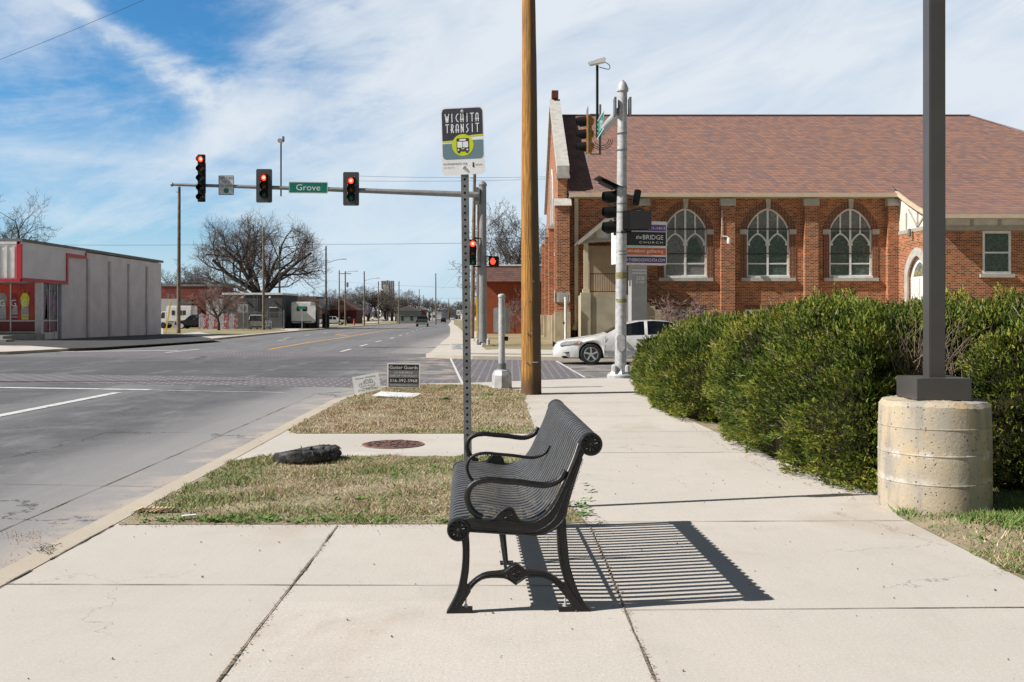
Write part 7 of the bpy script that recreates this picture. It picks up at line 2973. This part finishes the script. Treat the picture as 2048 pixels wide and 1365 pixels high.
M_rbrick = brick_mat('far_red_brick', (0.22, 0.050, 0.035), (0.15, 0.035, 0.03), (0.2, 0.09, 0.07), .5, .2, .02)
M_dgrey = mat('dark_grey_wall', (0.075, 0.078, 0.080), .85, col2=(.06, .062, .064), scale=.6)
bld('brick_building', 'dark red brick building behind the box truck and pickup', gp(375, 140), 7.6, 10, zt(573, 140), M_rbrick, cap=M_cap)
b = MB()
wb = bld('pale_building', 'low pale building with faded letters behind the yellow guard', gp(336, 134), 2.6, 8, zt(598, 134), mat('pale_wall', (.42, .42, .43), .8))
b.text('TS', (.3, -.02, zt(598, 134) + .35), U, V, 1.3, .55)
b.build('roof_letters', mat('faded_letters', (.24, .16, .20), .7), wb)
DG = bld('dark_building', 'low dark grey flat roofed building under the big tree', gp(505, 122), 7.4, 9, zt(590, 122), M_dgrey, cap=M_white,
         windows=((2.2, 3.0, 1.6, 2.6), (-1.8, -1.1, 0.2, 2.2)))
b = MB()
for px in (486, 541):
    b.lathe([(.01, -.12), (.14, -.06), (.14, .06), (.01, .12)], 10, ((px - 505) / F * 122, -.25, zt(592, 122) - .2))
b.build('floodlight', M_white, DG, smooth=50)
b = MB()
for x in (.2, .62):
    b.box(x, x + .05, -.12, -.07, .4, zt(590, 122) + .1)
for i in range(9):
    b.box(.25, .62, -.11, -.08, .6 + i * .38, .65 + i * .38)
b.build('ladder', M_steel, DG)
bld('white_shed', 'small white walled lean-to left of the dark building', gp(430, 126), 2.2, 4, zt(598, 126), mat('white_wall', (.55, .56, .58), .8))
bld('brown_house', 'dark red house with brown gabled roof right of the big tree', gp(681, 245), 8.0, 10, zt(621, 245), mat('maroon_wall', (.12, .025, .025), .8), 'house', roof=((2.7, 0), mat('brown_roof', (.14, .06, .05), .9, col2=(.10, .05, .04), scale=1)), windows=((.6, 1.2, .4, 1.6), (1.9, 2.5, .4, 1.6), (-2.2, -1.3, .8, 1.8)))
bld('long_roof_building', 'building with long pinkish brown roof behind the motorhome', gp(604, 235), 9.1, 12, zt(628, 235), mat('tan_wall', (.25, .2, .17), .8), roof=((4.2, 1), mat('pink_roof', (.20, .105, .10), .9, col2=(.16, .08, .08), scale=1)))
bld('carport', 'white roofed open carport beside the motorhome', gp(600, 140), 3.6, 5, zt(620, 140), mat('shed_dark', (.05, .045, .055), .8), cap=M_white)
HG = bld('grey_house', 'small grey green gabled house left of the driving pickup', gp(815, 290), 6.6, 9, zt(622, 290), mat('grey_green_wall', (.22, .24, .22), .8), 'house', roof=((1.5, 0), mat('house_roof', (.16, .15, .15), .9)), windows=((-2.0, -1.2, .8, 2.2), (.8, 1.6, .8, 2.2)))
bld('white_roof_building', 'building with bright white roof behind the grey house', gp(826, 330), 8, 8, zt(620, 330), mat('orange_wall', (.25, .09, .05), .8), roof=((1.3, 1), M_white))
bld('white_building', 'low white flat building at the end of the street', gp(862, 470), 6.0, 8, zt(623.5, 470), M_white, cap=M_white, windows=((-1, 0, 1, 2.2), (1, 2, 1, 2.2)))
bld('long_building', 'long low grey building with white roof line at street end', gp(896, 500), 12, 8, zt(619.5, 500), mat('far_grey', (.16, .16, .17), .8), cap=M_white)
EL = thing('grain_elevator', 'grey concrete grain elevator block above the distant trees', 'building', gp(774.5, 900))
b = MB()
w_e = 25 / F * 900 / 2
for i in range(7):
    x = -w_e + w_e * 2 * (i + .5) / 7
    b.lathe([(w_e / 7 * 1.02, -2), (w_e / 7 * 1.02, zt(563, 900))], 14, (x, 0, 0))
b.box(-w_e, w_e, .3, 6, -2, zt(562, 900))
b.box(-w_e * .1, w_e * .1, .5, 4, zt(562, 900), zt(562, 900) + .6)
b.build('silo', mat('elevator_concrete', (.27, .27, .275), .9, col2=(.20, .20, .21), scale=.15), EL, smooth=40)
b = MB()
b.box(-w_e * .6, w_e * .2, -3.2, -2.6, zt(583, 900), zt(570, 900))
b.build('annex', mat('annex', (.45, .45, .46), .8), EL)
WT = thing('water_tank', 'small white domed tank below the elevator among trees', 'tank', gp(762.5, 700))
b = MB()
b.lathe([(1.0, 0), (1.0, zt(588, 700)), (3, zt(586, 700)), (3, zt(581, 700)), (.2, zt(577, 700))], 16)
b.build('tank_shell', M_white, WT, smooth=50)
# painted plank fence, metal fences, signs
PF = thing('plank_fence', 'short fence of red and pale painted planks behind the small tree', 'fence', gp(438, 116))
b1, b2 = MB(), MB()
for i in range(24):
    x = -2.4 + i * .2
    (b1 if (i * 7 // 3) % 2 else b2).box(x, x + .17, 0, .03, 0, 1.75 + .08 * ((i * 5) % 3))
b1.build('red_planks', mat('plank_red', (.30, .05, .07), .7, col2=(.5, .4, .42), scale=3, lo=.5, hi=.6), PF)
b2.build('pale_planks', mat('plank_pale', (.42, .42, .46), .7, col2=(.2, .08, .1), scale=4, lo=.55, hi=.62), PF)
MF = thing('metal_fence', 'grey upright bar metal fence and gate before the dark building', 'fence', gp(512, 112))
b = MB()
for i in range(46):
    x = -3.2 + i * .14
    b.box(x - .012, x + .012, -.012, .012, 0, 2.05)
b.build('bars', M_steel, MF)
b = MB()
for z in (.2, 1.95):
    b.box(-3.25, 3.2, -.02, .02, z, z + .05)
b.build('rail', M_steel, MF)
for x in (-3.25, -.9, 1.3, 3.2):
    b = MB()
    b.box(x - .05, x + .05, -.05, .05, 0, 2.25)
    b.build('fence_post', M_steel, MF)
b = MB()
b.box(-2.1, -.95, .05, .1, .1, 2.9)
b.build('gate_panel', mat('gate_grey', (.32, .32, .33), .7), MF)
SF = thing('screen_fence', 'dark screened fence panels left of the weathered sign', 'fence', gp(604, 128))
b = MB()
b.box(-1.9, 2.0, -.03, .03, 0, 2.05)
b.build('screen_panel', mat('screen_green', (.045, .055, .05), .9, col2=(.07, .05, .08), scale=1), SF)
for x in (-1.9, -.9, .1, 1.1, 2.0):
    b = MB()
    b.box(x - .04, x + .04, -.08, -.031, 0, 2.2)
    b.build('fence_post', M_steel, SF)
RS = thing('roadside_sign', 'weathered white board sign on rusty posts beside the pole', 'sign', gp(641, 130))
b = MB()
b.box(-.2, 1.15, -.08, .05, zt(620, 130), zt(598, 130))
b.build('panel', mat('old_sign', (.36, .36, .37), .8, col2=(.22, .22, .23), scale=4), RS)
b = MB()
b.box(-.55, -.25, -.1, .12, 0, zt(600, 130))
b.build('brick_post', mat('rust_post', (.34, .13, .05), .8, col2=(.45, .35, .25), scale=2), RS)
b = MB()
b.box(.2, 1.1, .1, .5, 0, 1.9)
b.build('dark_base', M_seat, RS)
SG = thing('street_sign', 'small green street sign on thin post right of dark building', 'sign', gp(604, 108))
b = MB()
b.box(-.42, .42, -.01, .01, zt(617, 108) - .1, zt(613, 108))
b.build('panel', M_grn, SG)
b = MB()
b.tube([(0, .05, 0), (0, .05, zt(612, 108))], .03, 6)
b.build('post', M_galv, SG)
ST_ = thing('stop_sign', 'stop sign seen from behind at the edge of the brown grass', 'sign', gl(487, 661))
b = MB()
b.prism([(.38 * math.cos(R(22.5 + 45 * i)), 2.35 + .38 * math.sin(R(22.5 + 45 * i))) for i in range(8)], (0, 0, 0), U, V, (0, .01, 0))
b.build('panel', M_mast, ST_)
b = MB()
b.tube([(0, -.03, 0), (0, -.03, 2.7)], .035, 6)
b.build('post', M_galv, ST_)
SQ = thing('road_sign', 'small white square road sign at the right kerb far ahead', 'sign', gp(917, 175))
b = MB()
b.box(-.36, .36, -.01, .01, 1.9, 2.8)
p = b.build('panel', M_sw, SQ)
b = MB()
b.beam((-.2, -.015, 2.55), (.2, -.015, 2.15), .09, .01, up=(0, 1, 0))
b.beam((-.2, -.018, 2.15), (.2, -.018, 2.55), .09, .01, up=(0, 1, 0))
b.build('symbol', M_ink, p)
b = MB()
b.tube([(0, .03, 0), (0, .03, 2.9)], .03, 6)
b.build('post', M_galv, SQ)

# ------------------------------------------------------------------ bare trees
def branches(seed, H_, trunk_h, r0, levels, spread, limbs, wob=.22, up=.10, start_up=.8, lens=None, splits=(6, 6, 5, 4), segs=(6, 5, 4, 3, 2), rmin=.010, bound=None):
    r = random.Random(seed)
    thick, thin = MB(), MB()

    def grow(p, d, L, rad, lv):
        ns = segs[min(lv, len(segs) - 1)]
        pts, rs = [p], [rad]
        step = L / ns
        for i in range(ns):
            d = (d + Vector((r.gauss(0, wob), r.gauss(0, wob), r.gauss(up * (.4 + .6 * (lv > 1)), wob * .7)))).normalized()
            p = p + d * step
            if bound and i > 0 and lv < 3 and ((p.x / bound[0]) ** 2 + (p.y / bound[0]) ** 2 + ((p.z - bound[2]) / bound[1]) ** 2) > r.uniform(.9, 1.12):
                break
            pts.append(p)
            rs.append(max(rmin * .6, rad * (1 - .80 * (i + 1) / ns)))
        ns = len(pts) - 1
        if ns < 1:
            return
        (thick if lv <= 1 else thin).tube(pts, rs, 7 if lv == 0 else (5 if lv == 1 else 3), caps=False)
        if lv >= levels:
            return
        k = splits[min(lv, len(splits) - 1)]
        for j in range(k):
            t = .22 + .78 * (j + r.random() * .8) / k
            i = min(ns - 1, int(t * ns))
            f = t * ns - i
            q_ = pts[i].lerp(pts[i + 1], min(1, f))
            dd = (pts[i + 1] - pts[i]).normalized()
            side = Vector((r.gauss(0, 1), r.gauss(0, 1), r.gauss(.1, .8)))
            side = (side - dd * side.dot(dd)).normalized()
            nd = (dd * .62 + side * .78).normalized()
            grow(q_, nd, L * r.uniform(.42, .68) * (1 - .25 * t), max(rmin, rs[i] * .55), lv + 1)

    tp_ = []
    p = Vector((0, 0, -.3))
    n_t = 5
    for i in range(n_t + 1):
        tp_.append(Vector((r.gauss(0, .04) * i * .4, r.gauss(0, .04) * i * .4, -.3 + (trunk_h + .3) * i / n_t)))
    thick.tube(tp_, [r0 * (1.35 - .45 * i / n_t) if i else r0 * 1.7 for i in range(n_t + 1)], 10, caps=False)
    for k in range(limbs):
        a = 2 * math.pi * k / limbs + r.uniform(-.35, .35)
        s_ = spread * r.uniform(.5, 1.1)
        d = Vector((math.cos(a) * s_, math.sin(a) * s_, start_up * r.uniform(.8, 1.2))).normalized()
        grow(tp_[-1] - Vector((0, 0, r.uniform(0, trunk_h * .25))), d, (H_ - trunk_h) * r.uniform(.75, 1.02), r0 * r.uniform(.45, .62), 0)
    return thick, thin


def tree(name, label, loc, gen, group=None, bark=None, twig=None, scale=1.0, rz=0.0, sxy=None):
    T = thing(name, label, 'tree', loc, rz, group)
    T.scale = (scale * (sxy or 1), scale * (sxy or 1), scale)
    th, tn = gen
    th.build('trunk', bark or M_bark, T, smooth=50)
    tn.build('crown', twig or M_twig, T)
    return T


BT = tree('bare_tree', 'huge bare spreading tree behind the dark grey building', gp(519, 131), branches(5, 18.2, 4.4, .62, 4, 1.0, 9, wob=.20, up=.07, start_up=.80, splits=(7, 7, 6, 4), segs=(8, 6, 4, 3, 2), rmin=.014, bound=(8.6, 8.3, 7.6)),
          twig=mat('dark_twigs', (.13, .105, .095), .95))
tree('small_bare_tree', 'small reddish bare tree in front of the painted plank fence', gl(437, 661), branches(8, 4.9, 1.5, .13, 3, .85, 8, wob=.14, up=.12, splits=(8, 7, 5), segs=(5, 4, 3, 2), rmin=.010),
     twig=mat('red_twigs', (.30, .20, .18), .95))
tree('bare_tree', 'bare tree rising behind the grey store roof at the left edge', gp(8, 95), branches(11, 12.5, 5.5, .3, 4, .95, 6, wob=.2, splits=(7, 6, 5, 3), segs=(6, 5, 3, 2), rmin=.012))
tree('bare_tree', 'twiggy tree top just above the store roof line', gp(118, 110), branches(14, 8.6, 3, .2, 3, .8, 7, splits=(8, 7, 4), rmin=.012))
g3 = branches(21, 9.5, 3.2, .24, 4, .85, 6, splits=(6, 6, 5, 3), segs=(5, 4, 3, 2), rmin=.016)
t1 = tree('bare_tree', 'bare tree crown above the red brick building left of big tree', gp(372, 152), g3, scale=1.05, sxy=1.2)
g4 = branches(23, 13.5, 4.6, .3, 4, .75, 6, splits=(6, 6, 5, 3), segs=(5, 4, 3, 2), rmin=.02)
tb = tree('bare_tree', 'tall bare tree between the mast pole and the wooden utility pole', gp(1022, 118), g4, scale=1.08)
GRP = 'distant bare trees lining the street'


def tree_copy(src, label, loc, s, rz, sxy=1.0, group=GRP, twig=None):
    T = src.copy()
    COL.objects.link(T)
    T.location = loc
    T.rotation_euler = (0, 0, rz)
    T.scale = (s * sxy, s * sxy, s)
    T['label'] = label
    T['group'] = group
    for ch in kids(src):
        c = ch.copy()
        COL.objects.link(c)
        c.parent = T
        if twig and c.name.startswith('crown'):
            c.data = c.data.copy()
            c.data.materials[0] = twig
    return T


SRCs = [t1, tb]
hs = [10.5, 14.5]
tree_copy(tb, 'bare tree left of the tall one beside the wooden utility pole', gp(985, 125), .62, 1.0)
tree_copy(tb, 'bare tree seen between the wooden pole and the church gable', gp(1078, 112), .95, 2.2)
tree_copy(t1, 'bare tree crown just right of the grey store roof', gp(338, 145), .95, 2.0, 1.1)
tree_copy(t1, 'low bare tree crown between the brick building and big tree', gp(415, 160), .9, 4.0, 1.3)
M_ptw = mat('redbud_twigs', (.17, .095, .17), .95, col2=(.13, .08, .13), scale=1)
tree_copy(t1, 'purple budding tree left of the far lamp pole', gp(708, 380), .86, 1.0, 1.3, twig=M_ptw)
tree_copy(t1, 'low purple budding tree in front of the white pickup', gp(735, 365), .62, 3.0, 1.7, twig=M_ptw)
tree_copy(t1, 'pinkish budding tree behind the weathered sign', gp(640, 250), .8, 5.0, 1.5, twig=M_ptw)
rr = random.Random(77)
far = [(560, 594, 190), (592, 590, 210), (622, 584, 220), (644, 580, 240), (665, 586, 250), (684, 580, 260), (702, 578, 265), (720, 574, 270), (738, 574, 280), (752, 570, 290), (770, 585, 250), (784, 580, 240), (800, 586, 330),
       (815, 584, 300), (830, 588, 300), (845, 592, 360), (858, 596, 400), (872, 603, 480), (884, 606, 520), (898, 603, 500), (912, 600, 480), (926, 604, 450), (940, 600, 330), (955, 596, 300), (775, 590, 210), (792, 596, 215), (455, 585, 180), (485, 590, 190), (300, 560, 200), (330, 570, 210)]
for i, (px, pt, Y) in enumerate(far):
    k = i % 2
    if 690 < px < 800:
        Y = max(Y, 372 + i)
    hgt = EYE + (HZ - pt) / F * Y - gz(Y)
    s = hgt / hs[k] * rr.uniform(1.0, 1.12)
    tree_copy(SRCs[k], 'grey bare tree in the distant line of trees beyond the street', gp(px, Y), s, rr.uniform(0, 6), rr.uniform(1.2, 1.6))
# the far-off wood that closes the view
b = MB()
rw = random.Random(5)
for i in range(2600):
    Y = rw.uniform(520, 900)
    px = rw.uniform(-300, 2300)
    x = (px - 1024) / F * Y
    if xl(Y) - 12 < x < xr(Y) + 10:
        continue
    z = gz(Y)
    hgt = rw.uniform(5, 11)
    for k in range(5):
        p = Vector((x + rw.gauss(0, 2.5), Y, z + hgt * rw.uniform(.0, .45)))
        q_ = p + Vector((rw.gauss(0, 1.8), 0, hgt * rw.uniform(.3, .6)))
        w_ = rw.uniform(.12, .4)
        b.face([p + Vector((-w_, 0, 0)), p + Vector((w_, rw.uniform(-.5, .5), 0)), q_])
tag(b.build('distant_wood', M_twig), 'low grey line of far-off bare woodland on the horizon', 'woodland', kind='stuff')

# shrubs by the church and brick building
def shrub(label, loc, seed, H_, m, sxy=1.0):
    T = tree('bare_shrub', label, loc, branches(seed, H_, .15, .03, 3, .8, 12, wob=.2, splits=(5, 5, 4), segs=(4, 3, 2), rmin=.007), twig=m, sxy=sxy)
    T['category'] = 'shrub'
    return T


shrub('leafless reddish shrub behind the white car near the church steps', (8.6, 47.5, 0), 31, 2.1, mat('red_twigs', (.30, .20, .18), .95), 1.4)
shrub('thin bare shrub against the low brick building', gp(1033, 77), 33, 3.3, mat('red_twigs', (.2, .13, .12), .95), .6)
shrub('dark leafless shrub near the arched door above the hedge', (19.6, 46.8, 0), 35, 2.35, M_twig, .8)
